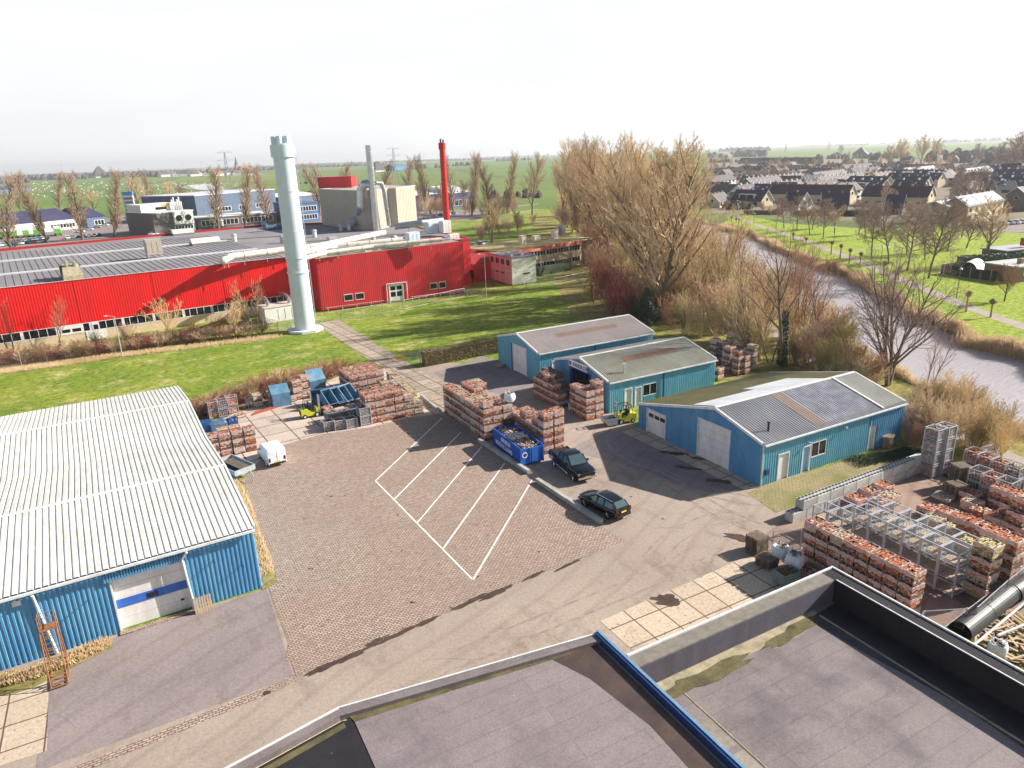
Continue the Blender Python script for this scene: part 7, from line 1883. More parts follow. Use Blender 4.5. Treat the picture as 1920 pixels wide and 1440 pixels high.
# ---------------------------------------------------------------- houses, industry and horizon
def gable_house(label, x, y, rz, L, W, ze, zr, roofm, wallm, gablem=None, group=None, dormer=False, sky=0, solar=False, chim=True, name='terraced_house', ngap=5.2):
    """ridge along local x, base centre at x,y"""
    t = thing(name, label, 'house', (x, y, 0), rz, group); ov = .35
    mb = MB(); mb.box(-L / 2, L / 2, -W / 2, W / 2, 0, ze); mb.build('wall', wallm, t)
    for s in (-1, 1):
        mb = MB(); a = s * L / 2; mb.v += [(a, -W / 2, ze), (a, W / 2, ze), (a, 0, zr - .05), (a - s * .2, -W / 2, ze), (a - s * .2, W / 2, ze), (a - s * .2, 0, zr - .05)]
        n = len(mb.v) - 6; mb.f += [(n, n + 1, n + 2), (n + 3, n + 5, n + 4), (n, n + 2, n + 5, n + 3), (n + 1, n + 4, n + 5, n + 2)]
        mb.build('gable', gablem or wallm, t)
    mb = MB(); th = .16; sl = (zr - ze) / (W / 2)
    for s in (-1, 1):
        y1 = s * (W / 2 + ov); z1 = ze - sl * ov
        mb.hexa([(-L / 2 - ov, y1, z1), (L / 2 + ov, y1, z1), (L / 2 + ov, 0, zr), (-L / 2 - ov, 0, zr), (-L / 2 - ov, y1, z1 + th), (L / 2 + ov, y1, z1 + th), (L / 2 + ov, 0, zr + th), (-L / 2 - ov, 0, zr + th)])
    rf = mb.build('roof', roofm, t)
    for e in (-1, 1):
        mb = MB()
        for s in (-1, 1):
            x0 = e * (L / 2 + ov + .04); y1 = s * (W / 2 + ov); z1 = ze - sl * ov
            mb.tube((x0, y1, z1 + .05), (x0, 0, zr + .05), .13, .13, 4)
        mb.build('bargeboard', M['trimw'], t)
    n = max(1, int(L / ngap))
    if chim:
        mb = MB()
        for i in range(n): xx = -L / 2 + L * (i + .5) / n; mb.box(xx - .4, xx + .4, -.35, .35, zr - .8, zr + .9)
        mb.build('chimney', M['brickwall'] if not sky else M['white'], rf)
    if sky:
        mb = MB()
        for i in range(n):
            for s in (-1, 1):
                xx = -L / 2 + L * (i + .35) / n; f = .45; y0 = s * W / 2 * (1 - f); z0 = ze + (zr - ze) * f
                y1 = s * W / 2 * (1 - f - .16); z1 = ze + (zr - ze) * (f + .16)
                mb.hexa([(xx, y0, z0 + .1), (xx + .9, y0, z0 + .1), (xx + .9, y1, z1 + .1), (xx, y1, z1 + .1), (xx, y0, z0 + .28), (xx + .9, y0, z0 + .28), (xx + .9, y1, z1 + .28), (xx, y1, z1 + .28)])
        mb.build('skylight', M['solar'], rf)
    if solar:
        mb = MB()
        for i in range(3):
            xa, xb = -L / 2 + .5 + i * L / 3, -L / 2 + (i + 1) * L / 3 - .1
            for s in (-1,):
                f0, f1 = .05, .93; y0, z0, y1, z1 = s * W / 2 * (1 - f0), ze + (zr - ze) * f0, s * W / 2 * (1 - f1), ze + (zr - ze) * f1
                mb.hexa([(xa, y0, z0 + .1), (xb, y0, z0 + .1), (xb, y1, z1 + .1), (xa, y1, z1 + .1), (xa, y0, z0 + .3), (xb, y0, z0 + .3), (xb, y1, z1 + .3), (xa, y1, z1 + .3)])
        mb.build('solar_panel', M['solar'], rf)
    if dormer:
        mb = MB(); mb.box(-L * .25, L * .25, -W * .42, -W * .12, ze + .3, ze + (zr - ze) * .62); d = mb.build('dormer', M['white'], rf)
        mb = MB(); mb.box(-L * .22, -.2, -W * .43, -W * .41, ze + .9, ze + (zr - ze) * .55); mb.box(.2, L * .22, -W * .43, -W * .41, ze + .9, ze + (zr - ze) * .55); mb.build('window', M['glass'], d)
    # windows on the long sides, both floors, and the gables
    wn = MB(); gl = MB()
    for s in (-1, 1):
        F = ((-L / 2, s * W / 2), (1, 0), (0, s))
        for i in range(n):
            for z in ([.8] if ze < 3.6 else [.8, 3.4]):
                a = L * (i + .15) / n; b = L * (i + .62) / n
                if z + 1.3 > ze - .1: continue
                wn.ob(F, a - .1, b + .1, .0, .04, z - .1, z + 1.4); gl.ob(F, a, b, .02, .06, z, z + 1.3)
        F = ((s * L / 2, -W / 2), (0, 1), (s, 0))
        wn.ob(F, W / 2 - .8, W / 2 + .8, 0, .04, ze - .3, ze + 1.2); gl.ob(F, W / 2 - .7, W / 2 + .7, .02, .06, ze - .2, ze + 1.1)
    wo = wn.build('window_frame', M['trimw'], t); gl.build('window_pane', M['glass'], wo)
    return t
def row(label, a, b, zr, W, ze, roofm, wallm, **k):
    """ridge ends seen at pixels a and b"""
    p = Vector(G(*a, zr)); q = Vector(G(*b, zr)); c_ = (p + q) / 2; d_ = q - p
    return gable_house(label, c_.x, c_.y, math.atan2(d_.y, d_.x), d_.length, W, ze, zr, roofm, wallm, **k)
c5 = lambda x, y: (1560 + x / 5.333, 240 + y / 5.333)
c6 = lambda x, y: (1300 + x / 5.333, 240 + y / 5.333)
M['roofbrown'] = weather('brown_tiles', (.14, .085, .07), (.1, .06, .055), .4, .75, rnd=.2)
T, TG, TM = M['rooftile'], M['roofgrey'], M['roofmaroon']; HW, BW, GW, WH = M['housewall'], M['brickwall'], M['greywall'], M['white']
EG = 'terraced rows of the housing estate'
row('navy-roofed house with wide white dormer nearest the canal end', c6(435, 615), c6(745, 622), 7.5, 9, 2.8, T, HW, dormer=True, name='house')
row('small cream gabled house left of the white dormer house', c6(190, 660), c6(300, 640), 6.5, 8, 2.7, TG, HW, name='house')
row('low house with white windows at the foot of the belt', c6(40, 665), c6(190, 668), 5, 7, 2.6, TG, WH, name='house', chim=False)
row('steep navy A-frame house with white gable trim behind park trees', c6(1290, 648), c6(1560, 645), 7.5, 9, 2.6, T, GW, gablem=M['brickwall'], name='house')
row('steep A-frame house with pale slatted gable', c6(950, 640), c6(1130, 645), 7.5, 9, 2.6, T, WH, gablem=M['white'], name='house')
row('steep A-frame house behind the middle park trees', c5(560, 665), c5(735, 665), 7.5, 9, 2.6, T, GW, name='house')
row('long navy and maroon roofed row with bright cream gable', c6(800, 562), c6(1600, 570), 8.5, 9, 4.2, TM, HW, group=EG)
row('long dark maroon roofed row behind the park lawn trees', c5(350, 577), c5(1010, 582), 8.5, 9, 4.2, TM, HW, group=EG)
row('navy-roofed row with skylights and box dormer', c5(0, 514), c5(540, 520), 8.5, 9, 5.0, T, HW, group=EG, sky=1, dormer=True)
row('navy-roofed row just behind the skylight row', c5(190, 481), c5(575, 484), 9.0, 9, 5.2, T, HW, group=EG)
row('short navy-roofed row with stepped white gable, front', c5(640, 517), c5(950, 517), 8.5, 9, 5.0, T, HW, group=EG, sky=1)
row('short navy-roofed row with stepped white gable, rear', c5(700, 486), c5(975, 486), 9.0, 9, 5.2, T, HW, group=EG)
row('long dark row with skylights behind the stepped rows', c5(585, 447), c5(1110, 447), 8.5, 9, 5.0, T, HW, group=EG, sky=1)
row('farther dark row above the long skylight row', c5(480, 417), c5(1125, 417), 9.5, 9, 5.2, T, BW, group=EG)
row('grey-roofed row with white chimneys, left of the navy rows, front', c6(445, 572), c6(1060, 518), 8.5, 9, 5.0, TG, GW, gablem=WH, group=EG, sky=1)
row('grey-roofed row with white chimneys, left of the navy rows, rear', c6(530, 503), c6(1085, 453), 9.0, 9, 5.2, TG, GW, group=EG, sky=1)
row('grey-roofed row with big skylights and pale gable', c6(1245, 492), c6(1690, 450), 8.5, 9, 5.0, TG, WH, group=EG, sky=1)
row('grey-roofed row behind the pale gabled one', c6(1200, 445), c6(1500, 412), 9.0, 9, 5.2, TG, GW, group=EG)
row('brown-grey row with cream ends above the navy roofs', c6(1580, 402), c6(1860, 385), 9.0, 9, 5.2, TG, HW, group=EG, sky=1)
row('grey row partly behind the tall belt', c6(60, 545), c6(370, 540), 8.5, 9, 5.0, TG, GW, group=EG, sky=1)
row('navy row with cream gable at the right of the estate', c5(1380, 520), c5(1765, 526), 8.5, 9, 4.6, T, HW, group=EG, sky=1)
row('navy row behind the right cream gable', c5(1400, 487), c5(1990, 492), 9.0, 9, 5.0, T, HW, group=EG, sky=1)
row('navy row farther back at the right, left half', c5(1370, 447), c5(1640, 440), 9.0, 9, 5.0, T, HW, group=EG, sky=1)
row('navy row farther back at the right, right half', c5(1640, 408), c5(1990, 410), 10, 9, 5.0, T, HW, group=EG, sky=1)
row('far navy row with white verge at the upper right', c5(1690, 357), c5(1890, 352), 10, 9, 5.0, T, WH, group=EG)
row('grey row with four bright solar roofs', c5(1330, 408), c5(1560, 376), 9.0, 10, 5.0, TG, HW, group=EG, solar=True)
row('far grey roof with white panels behind the park trees', c5(720, 400), c5(1010, 375), 9.0, 10, 5.0, TG, WH, group=EG, solar=True)
p = Vector(G(*c5(1240, 688), 8.6)); q = Vector(G(*c5(1600, 630), 8.6))
c_ = (p + q) / 2; d_ = q - p
gable_house('cream two-storey terrace with three bright white solar roofs', c_.x, c_.y, math.atan2(d_.y, d_.x), d_.length, 9.0, 5.4, 8.6, TG, HW, solar=True, gablem=M['brickwall'], name='terraced_house')
p = Vector(G(*c5(920, 735), 7.2)); q = Vector(G(*c5(1150, 707), 7.2)); c_ = (p + q) / 2; d_ = q - p
t = gable_house('cream house with shallow bright white roof beside the solar terrace', c_.x + 1.5, c_.y - 3, math.atan2(d_.y, d_.x), d_.length, 10, 5.6, 7.2, weather('bright_white_roof', (.55, .56, .58), (.35, .35, .36), .6, .5), HW, name='house', chim=False)
row('large dark brick gabled house at the right frame edge', c5(1860, 592), c5(2150, 560), 9.0, 12, 4.5, TG, GW, name='house', chim=False)
row('long low dark roof before the far fields, left half', c6(480, 300), c6(860, 296), 9, 12, 4, T, BW, chim=False, name='long_building')
row('long low dark roof before the far fields, right half', c6(900, 296), c6(1270, 293), 9, 12, 4, T, BW, chim=False, name='long_building')
row('farmhouse with dark roof in the trees by the fields', c6(330, 262), c6(430, 252), 9, 12, 4, TG, BW, chim=False, name='house')
for i, (x, y) in enumerate([(1330, 322), (1360, 330), (1342, 312), (1400, 318), (1432, 312), (1462, 322), (1485, 312), (1560, 315), (1590, 306), (1700, 300), (1755, 296), (1790, 300), (1825, 306), (1850, 312), (1640, 300), (1610, 325)]):
    a = G(x, y + 6); rz = .4 * (i % 5)
    gable_house(f'small distant {"brown" if i % 2 else "grey"}-roofed house among trees beyond the estate, {ORD[i]}', a[0], a[1], rz, 14, 9, 4.5, 8.5, TG if i % 3 else T, BW if i % 2 else HW, group='distant houses beyond the estate', sky=1 if i % 4 == 0 else 0, name='distant_house')
for i in range(16):
    x = 292 + i * 13 + (i % 3) * 3; a = G(x, 331 - (x - 292) * .02 + (i % 2)); d0 = math.hypot(*a); s = d0 / 1300
    gable_house(f'tiny distant {"red" if i % 3 == 0 else "white"} farm building in the left tree line, {ORD[i]} from left', a[0], a[1], .5 * (i % 4), 16 * s, 9 * s, 3.5 * s, 7.5 * s, M['rust'] if i % 3 == 0 else TG, WH, group='tiny farm buildings on the left horizon', chim=False, name='distant_house')
rk = random.Random(17)
for i in range(30):
    x = 1338 + (i % 10) * 58 + rk.uniform(-12, 12); y = 344 - (i // 10) * 15 - (x - 1338) * .012 + rk.uniform(-3, 3); l = rk.uniform(34, 58)
    if 1600 < x < 1770 and y > 335: y -= 16
    row(f'{["low", "middle", "high"][i // 10]} band of distant terraces over the estate, {["grey", "navy", "grey", "brown"][i % 4]} roof, {ORD[i % 10]} from left', (x, y), (x + l, y - rk.uniform(-1, 4)), 8.5, 9, 5.0, [TG, T, TG, M['roofbrown']][i % 4], [HW, WH, HW][i % 3], group='distant terraces over the estate', sky=1 if i % 2 else 0)
# pyramid roofed church
c_ = G(1613, 296); t = thing('church', 'blue-grey pyramid-roofed church above the estate', 'church', (*c_, 0), .4)
mb = MB(); mb.box(-11, 11, -11, 11, 0, 7); mb.build('wall', BW, t)
mb = MB(); mb.v = [(-13, -13, 6.5), (13, -13, 6.5), (13, 13, 6.5), (-13, 13, 6.5), (0, 0, 19)]; mb.f = [(0, 1, 4), (1, 2, 4), (2, 3, 4), (3, 0, 4), (0, 3, 2, 1)]; mb.build('roof', weather('slate_roof', (.1, .12, .18), (.13, .14, .2), .2), t)
mb = MB(); mb.tube((0, 0, 18.5), (0, 0, 22), .5, .1, 6); mb.build('finial', M['black'], t)
# estate trees
r = random.Random(31)
ET = 'bare trees among the houses'
for i in range(84):
    x = r.uniform(1330, 1920); y = r.uniform(300, 346) if i < 74 else r.uniform(352, 400)
    if y > 352 and not (1640 < x < 1860): y = r.uniform(296, 345)
    s = r.uniform(.6, 1.05)
    k = ['round1', 'round3', 'round1', 'round2'][i % 4]
    band = 'nearer' if y > 352 else ('middle' if y > 325 else 'farther')
    lst2 = cnt.setdefault(('est', band, k), 0); cnt[('est', band, k)] += 1
    tree(k, f'{ {"round1": "purple-brown", "round3": "rusty", "round2": "light brown"}[k]} bare tree among the houses, {band} band, {ORD[lst2]}', G(x, y), s, ET)
for i, (x, y, s) in enumerate([(1690, 315, 2.6), (1725, 312, 2.8), (1755, 310, 2.5), (1665, 318, 2.0), (1815, 400, 1.3), (1830, 385, 1.4), (1800, 380, 1.3), (1578, 290, 2.0), (1895, 330, 2.6), (1915, 335, 3.0), (1870, 322, 2.0), (1835, 312, 1.9)]):
    tree('round2' if i < 4 else 'round1', ['broad tall tree crown above the estate, leftmost of four' if i == 0 else 'tallest tree crown above the estate' if i == 1 else 'tree crown right of the tallest one above the estate' if i == 2 else 'smaller crown left of the four above the estate' if i == 3 else 'dense purple tree left of the solar terrace' if i == 4 else 'dense purple tree right behind the solar terrace' if i == 5 else 'dense purple tree left behind the solar terrace' if i == 6 else 'single round tree left of the pyramid roof' if i == 7 else 'tall tree at the upper right edge, front' if i == 8 else 'tallest tree at the upper right edge' if i == 9 else 'medium tree left of the upper right group' if i == 10 else 'round tree before the far right field'][0], G(x, y), s)
for i in range(26):
    x = 1335 + i * 22 + r.uniform(-6, 6); y = 396 + (i % 3) * 5 + max(0, (x - 1700) * .06); k = ['round1', 'round3', 'round2'][i % 3]
    tree(k, f'small {["purple-brown", "rusty", "light brown"][i % 3]} garden tree between lawn and houses, {ORD[i]} from left' if i < 24 else f'small garden tree at the right end of the house gardens, {ORD[i - 24]}', G(x, y), r.uniform(.35, .55), 'garden trees at the lawn edge')
# gardens between park and houses
for i, (x, y, l, w_, h, lab, mt_) in enumerate([(1385, 392, 12, 3, 2.4, 'dark garden hedge with white shed at the lawn end', 'leafdark'), (1430, 402, 16, 2, 1.6, 'low olive hedge along the top of the lawn', 'hedge'), (1600, 405, 12, 3, 2.2, 'dark garden hedge behind the middle of the lawn', 'leafdark'), (1880, 498, 22, 2.5, 2.6, 'tall dark hedge behind the black fenced garden', 'leafdark'), (1890, 395, 24, 3, 2.5, 'dark green hedge below the dark brick house', 'leafdark'), (1520, 404, 14, 1.5, 1.6, 'low brown hedge below the maroon-roofed row', 'hedge')]):
    t = thing('hedge', lab, 'hedge', (*G(x, y), 0), R(-62 if x < 1860 else -20)); mb = MB()
    for k in range(900):
        f = r.choice((0, 1, 2)); a, b, c_ = r.uniform(-l / 2, l / 2), r.uniform(-w_ / 2, w_ / 2), r.uniform(0, h)
        if f == 0: b = -w_ / 2 * r.choice((-1, 1))
        elif f == 1: c_ = h
        mb.cbox(a, b, c_, .5, .4, .06, r.uniform(0, 3), r.uniform(-1, 1))
    mb.box(-l / 2 + .1, l / 2 - .1, -w_ / 2 + .1, w_ / 2 - .1, 0, h - .1); mb.build('foliage', M[mt_], t)
t = thing('garden_fence', 'black screened garden fence at the right side of the lawn', 'fence', (*G(1764, 513), 0)); q = Vector(G(1868, 528)) - Vector(G(1764, 513)); L = q.length; t.rotation_euler.z = math.atan2(q.y, q.x)
mb = MB(); mb.box(0, L, -.04, .04, 0, 2.0); mb.box(-.04, .04, 0, 9, 0, 2.0); mb.build('screen', M['black'], t)
mb = MB()
for i in range(int(L / 2.2) + 1): mb.box(i * 2.2 - .06, i * 2.2 + .06, -.1, -.04, 0, 2.15)
mb.build('post', M['conc'], t)
t = thing('garden_shed', 'white domed polytunnel in the black fenced garden', 'polytunnel', (*G(1822, 508), 0), .3); mb = MB(); n = 10
for i in range(n): 
    a, b = math.pi * i / n, math.pi * (i + 1) / n; mb.quad((-3.5, 1.8 * math.cos(a), 2.4 * math.sin(a)), (3.5, 1.8 * math.cos(a), 2.4 * math.sin(a)), (3.5, 1.8 * math.cos(b), 2.4 * math.sin(b)), (-3.5, 1.8 * math.cos(b), 2.4 * math.sin(b)))
mb.build('cover', M['trimw'], t)
t = thing('flat_roofed_bungalow', 'brown brick flat-roofed bungalow at the right frame edge', 'house', (*G(1905, 525), 0), R(-10))
mb = MB(); mb.box(-3, 12, -2, 5, 0, 3.0); mb.build('wall', BW, t); mb = MB(); mb.box(-3.3, 12.3, -2.4, 5.4, 3.0, 3.25); mb.build('roof', weather('pale_flat_roof', (.5, .5, .53), (.36, .36, .38), 1), t)
mb = MB(); mb.box(-1, 1, -2.06, -2, 1.2, 2.4); mb.build('window', M['trimw'], t); mb = MB(); mb.box(.5, 1.3, 0, .9, 3.25, 4.3); mb.build('chimney', BW, t)
t = thing('flat_roofed_bungalow', 'second flat-roofed bungalow behind with red brick chimney', 'house', (*G(1895, 495), 0), R(-10))
mb = MB(); mb.box(-2, 14, 0, 6, 0, 3.0); mb.build('wall', GW, t); mb = MB(); mb.box(-2.3, 14.3, -.4, 6.4, 3.0, 3.25); mb.build('roof', weather('pale_flat_roof2', (.4, .4, .43), (.3, .3, .32), 1), t)
mb = MB(); mb.box(5, 6.4, 1, 2.4, 3.65, 5.4); mb.build('chimney', weather('red_chimney_brick', (.35, .1, .06), (.3, .08, .05), 2), t)

# small cars
def minicar(mat, seed):
    t = D.objects.new('parked_car', None); COL.objects.link(t); t['category'] = 'car'
    mb = MB(); loft(mb, [body_ring(*b) for b in [(-2.1, 1.55, .35, .85), (-2.0, 1.7, .28, .92), (.8, 1.74, .25, .9), (1.6, 1.68, .28, .82), (2.1, 1.45, .34, .65)]]); mb.build('body', mat, t, True)
    mb = MB(); loft(mb, [[(x, -w_ / 2, .88), (x, -v / 2, z), (x, v / 2, z), (x, w_ / 2, .88)] for x, w_, v, z in [(-1.9, 1.5, 1.2, 1.0), (-1.4, 1.6, 1.2, 1.4), (.1, 1.6, 1.2, 1.42), (1.1, 1.5, 1.3, .95)]]); mb.build('windows', M['carglass'], t)
    mb = MB(); mb.box(-1.35, .1, -.58, .58, 1.415, 1.46); mb.build('roof', mat, t)
    mb = MB()
    for x in (-1.3, 1.3):
        for s in (-1, 1): mb.tube((x, s * .62, .3), (x, s * .86, .3), .3, .3, 10)
    mb.build('wheels', M['black'], t)
    return t
CM = [('white', M['whitecar']), ('silver', plain('silver_car', (.45, .47, .5), .25, .5)), ('black', M['blackcar']), ('dark blue', plain('blue_car', (.03, .08, .22), .2, .3)), ('red', plain('red_car', (.4, .02, .02), .25))]
CP = [(n, minicar(m_, i)) for i, (n, m_) in enumerate(CM)]
def cars(n, a, b, where, z, group, rz=None, seq=(0, 1, 2, 3, 1, 0, 2, 3, 4)):
    A_, B_ = Vector(G(*a)), Vector(G(*b)); d_ = B_ - A_; rr = rz if rz is not None else math.atan2(d_.y, d_.x) + math.pi / 2
    for i in range(n):
        nm, src = CP[seq[i % len(seq)]]; p = A_ + d_ * (i / max(1, n - 1)); o = dup(src, f'{nm} car parked {where}, {ORD[i]} from the left', (p.x, p.y, 0), rr, 1.0, group); o.name = 'parked_car'
CGp = 'cars in the industrial car parks'
cars(12, (2, 462), (84, 454), 'behind the hall, near row', 0, CGp)
cars(9, (28, 456), (84, 449), 'behind the hall, rear row', 0, CGp, seq=(1, 3, 0, 2, 1))
cars(7, (127, 448), (186, 443), 'before the navy-roofed unit', 0, CGp)
cars(6, (252, 425), (288, 441), 'left of the white factory, near row', 0, CGp, seq=(3, 2, 1, 3, 2, 0))
cars(6, (240, 410), (262, 425), 'left of the white factory, rear row', 0, CGp, seq=(1, 3, 0, 2))
cars(4, (150, 436), (196, 424), 'at the doors of the navy-roofed unit', 0, CGp, seq=(0, 0, 1))
cars(5, (800, 409), (850, 402), 'in front of the far blue workshops', 0, CGp, seq=(0, 1, 3))
cars(4, (884, 463), (905, 459), 'beside the low red building', 0, CGp, seq=(1, 3, 0))
cars(5, (1878, 422), (1925, 418), 'on the estate street at the right', 0, 'cars on the estate street', seq=(0, 1, 0))
cars(2, (1826, 425), (1838, 428), 'in front of the solar terrace', 0, 'cars on the estate street', seq=(3, 2))
cars(2, (1850, 425), (1862, 428), 'between solar terrace and street', 0, 'cars on the estate street', seq=(2, 1))
for n_, src in CP: kill(src)
sheet('street', px([(1840, 425), (1930, 410), (1935, 436), (1850, 436)]), .03, M['apron'])
sheet('car_park', px([(-20, 470), (-20, 430), (120, 425), (240, 402), (300, 400), (310, 445), (200, 452), (90, 460)]), .02, M['apron'])
sheet('industrial_yard', px([(320, 420), (330, 396), (560, 384), (640, 384), (740, 396), (900, 392), (905, 412), (640, 425), (520, 430)]), .02, M['apron'])
# lorries
for i, x in enumerate((8, 28, 50, 70, 109)):
    t = thing('lorry_trailer', f'white lorry trailer with green tail curtain, {ORD[i]} from the left', 'lorry', (*G(x, 447 - i * 1.5), 0), R(96), 'white and green lorry trailers')
    mb = MB(); mb.box(-6, 6, -1.25, 1.25, 1.1, 3.9); mb.build('box', M['white'], t)
    mb = MB(); mb.box(-6.05, -6, -1.2, 1.2, 1.1, 3.2); mb.build('tail_curtain', M['green'], t)
    mb = MB()
    for xx in (-4.5, -3.3, 4):
        for s in (-1, 1): mb.tube((xx, s * .8, .5), (xx, s * 1.2, .5), .5, .5, 12)
    mb.box(-5.8, 5.8, -.5, .5, .8, 1.1); mb.build('wheels', M['black'], t)
# industrial buildings
def bldg(name, label, a, b, dep, h, wm, rm2, bands=(), roofh=0, det=None, cat='building'):
    p = Vector(G(*a)); q = Vector(G(*b)); d_ = q - p; L = d_.length
    t = thing(name, label, cat, (p.x, p.y, 0), math.atan2(d_.y, d_.x))
    mb = MB(); mb.box(0, L, 0, dep, 0, h); mb.build('wall', wm, t)
    mb = MB()
    if roofh: mb.hexa([(-.3, -.4, h), (L + .3, -.4, h), (L + .3, dep + .4, h), (-.3, dep + .4, h), (-.3, dep / 2 - .05, h + roofh), (L + .3, dep / 2 - .05, h + roofh), (L + .3, dep / 2 + .05, h + roofh), (-.3, dep / 2 + .05, h + roofh)])
    else: mb.box(-.2, L + .2, -.2, dep + .2, h, h + .4)
    mb.build('roof', rm2, t)
    for z0, z1, s0, s1, n in bands:
        wf = MB(); gl = MB(); F = ((0, 0), (1, 0), (0, -1))
        wf.ob(F, s0 * L - .2, s1 * L + .2, 0, .06, z0 - .2, z1 + .2); w_ = (s1 - s0) * L / n
        for i in range(n): gl.ob(F, s0 * L + i * w_ + .15, s0 * L + (i + 1) * w_ - .15, .03, .1, z0, z1)
        o = wf.build('window', M['trimw'], t); gl.build('pane', M['glass'], o)
    if det: det(t, L)
    return t
NR = weather('navy_roof', (.04, .04, .1), (.06, .055, .11), .1, .6)
bldg('industrial_unit', 'long industrial unit with navy pitched roof at upper left', (30, 441), (148, 428), 30, 5, M['white'], NR, [(1.2, 3, .55, .95, 8)], 5)
bldg('industrial_unit', 'smaller navy-roofed unit with white gable front', (165, 427), (200, 423), 26, 5, M['hallgrey'], NR, [(1, 3.2, .4, .9, 3)], 5)
def wf_(t, L):
    mb = MB(); F = ((0, 0), (1, 0), (0, -1)); mb.ob(F, L * .48, L * .96, 0, 1.0, 3.6, 9.2); p_ = mb.build('panel', M['white'], t)
    for s in (.6, .83):
        mb = MB(); mb.tube((L * s, -1.01, 6.4), (L * s, -1.1, 6.4), 1.15, 1.15, 20); mb.build('round_window', M['glass'], p_)
        mb = MB(); 
        for k in range(20):
            a, b = k * math.pi / 10, (k + 1) * math.pi / 10; mb.tube((L * s + 1.25 * math.cos(a), -1.1, 6.4 + 1.25 * math.sin(a)), (L * s + 1.25 * math.cos(b), -1.1, 6.4 + 1.25 * math.sin(b)), .12, n=4)
        mb.build('ring', M['black'], p_)
    mb = MB()
    for i in range(7): mb.tube((L * (.7 + i * .045), 9, 9.5), (L * (.7 + i * .045), 9, 13 + (i % 3)), .35, n=8)
    mb.build('vent_stack', M['white'], t)
    mb = MB(); mb.box(0, L * .9, 10, 24, 9, 12.5); mb.build('upper_storey', M['white'], t)
    mb = MB(); mb.box(L * .35, L * .62, 9.9, 10, 10, 11.2); mb.build('upper_window', M['glass'], t)
    text(t, 'Colourant', 2.0, M['orange'], (L * .42, 9.88, 10.7), (1, 0, 0), (0, 0, 1), ext=.05) if False else None
    mb = MB()
    for i in range(7): mb.box(L * .5 + i * 1.1, L * .5 + i * 1.1 + .8, 9.8, 9.9, 11.5, 12.3)
    mb.build('gold_lettering', M['orange'], t)
bldg('white_factory', 'white factory with two round windows and roof vents', (292, 441), (368, 433), 26, 9, M['greywall'], M['white'], [(1, 3, .5, .95, 6)], 0, wf_)
bldg('blue_grey_factory', 'long blue-grey factory with roof plant left of the silver chimney', (372, 415), (520, 397), 40, 13, M['hallgrey'], M['strip'], [(4, 6, .25, .4, 4), (4, 6, .5, .62, 4), (4, 6, .72, .9, 5)], 0)
bldg('flat_workshop', 'flat-roofed white workshop with dark windows before the blue-grey factory', (372, 431), (520, 418), 16, 5, M['greywall'], M['white'], [(1.5, 3.8, .05, .5, 9), (1.5, 3.8, .55, .95, 8)])
bldg('blue_workshop', 'blue clad workshop with white windows right of the silver chimney', (562, 418), (600, 414), 22, 9, weather('mid_blue_clad', (.05, .12, .28), (.06, .14, .3), .2), M['hallgrey'], [(1.5, 3.5, .1, .9, 6), (5.5, 7.5, .1, .9, 6)])
bldg('white_roof_hall', 'white-roofed hall behind the silver chimney', (535, 392), (605, 384), 40, 7, M['hallgrey'], M['white'], [], 2)
bldg('blue_workshop', 'far blue workshop with white wavy roof, left', (782, 394), (838, 389), 30, 8, weather('deep_blue_clad', (.02, .05, .22), (.03, .07, .25), .2), M['white'], [(1, 4, .1, .4, 3)], 2)
bldg('blue_workshop', 'far blue workshop with white pitched roof, right', (845, 390), (882, 386), 30, 8, weather('deep_blue_clad2', (.02, .05, .22), (.03, .07, .25), .2), M['white'], [(1, 4, .2, .8, 3)], 4)
bldg('farm_barn', 'long dark barn at the far left fields', (-5, 365), (60, 358), 40, 6, M['hallgrey'], NR, [], 4)
bldg('farm_barn', 'blue barn beyond the beige tower', (740, 320), (762, 318), 30, 10, weather('blue_barn', (.04, .14, .3), (.05, .16, .3), .1), M['hallgrey'], [], 4)
t = thing('farmhouse', 'purple-roofed farmhouse beyond the slim steel chimney', 'farm', (*G(708, 322), 0), .3); mb = MB(); mb.box(-14, 14, -12, 12, 0, 5); mb.build('wall', M['white'], t)
mb = MB(); mb.v = [(-15, -14, 5), (15, -14, 5), (15, 14, 5), (-15, 14, 5), (-4, 0, 24), (4, 0, 24)]; mb.f = [(0, 1, 5, 4), (1, 2, 5), (2, 3, 4, 5), (3, 0, 4)]; mb.build('roof', TG, t)
t = thing('farmhouse', 'dark pyramid-roofed farmhouse in the far left trees', 'farm', (*G(188, 333), 0), .3); mb = MB(); mb.box(-20, 20, -18, 18, 0, 8); mb.build('wall', M['white'], t)
mb = MB(); mb.v = [(-24, -22, 8), (24, -22, 8), (24, 22, 8), (-24, 22, 8), (-4, 0, 40), (4, 0, 40)]; mb.f = [(0, 1, 5, 4), (1, 2, 5), (2, 3, 4, 5), (3, 0, 4)]; mb.build('roof', TG, t)
t = thing('church', 'distant village church with thin spire at the left horizon', 'church', (*G(445, 322), 0), .5)
mb = MB(); mb.box(-6, 6, -6, 6, 0, 30); mb.build('tower', BW, t); mb = MB(); mb.tube((0, 0, 30), (0, 0, 62), 6.5, .4, 8); mb.build('spire', NR, t); mb = MB(); mb.box(8, 70, -14, 14, 0, 22); mb.build('nave', BW, t)
t = thing('sign_tower', 'white and blue advertising pylon beside the car park', 'sign', (*G(247, 408), 0), R(-20)); mb = MB(); mb.box(-3, 3, -.6, .6, 0, 15); mb.build('panel', M['trimw'], t)
mb = MB(); mb.box(-3.05, 3.05, -.65, .65, 13, 15.1); mb.box(-3.05, 3.05, -.65, .65, 0, 3); mb.build('band', plain('sky_blue', (.05, .3, .6), .4), t)
mb = MB()
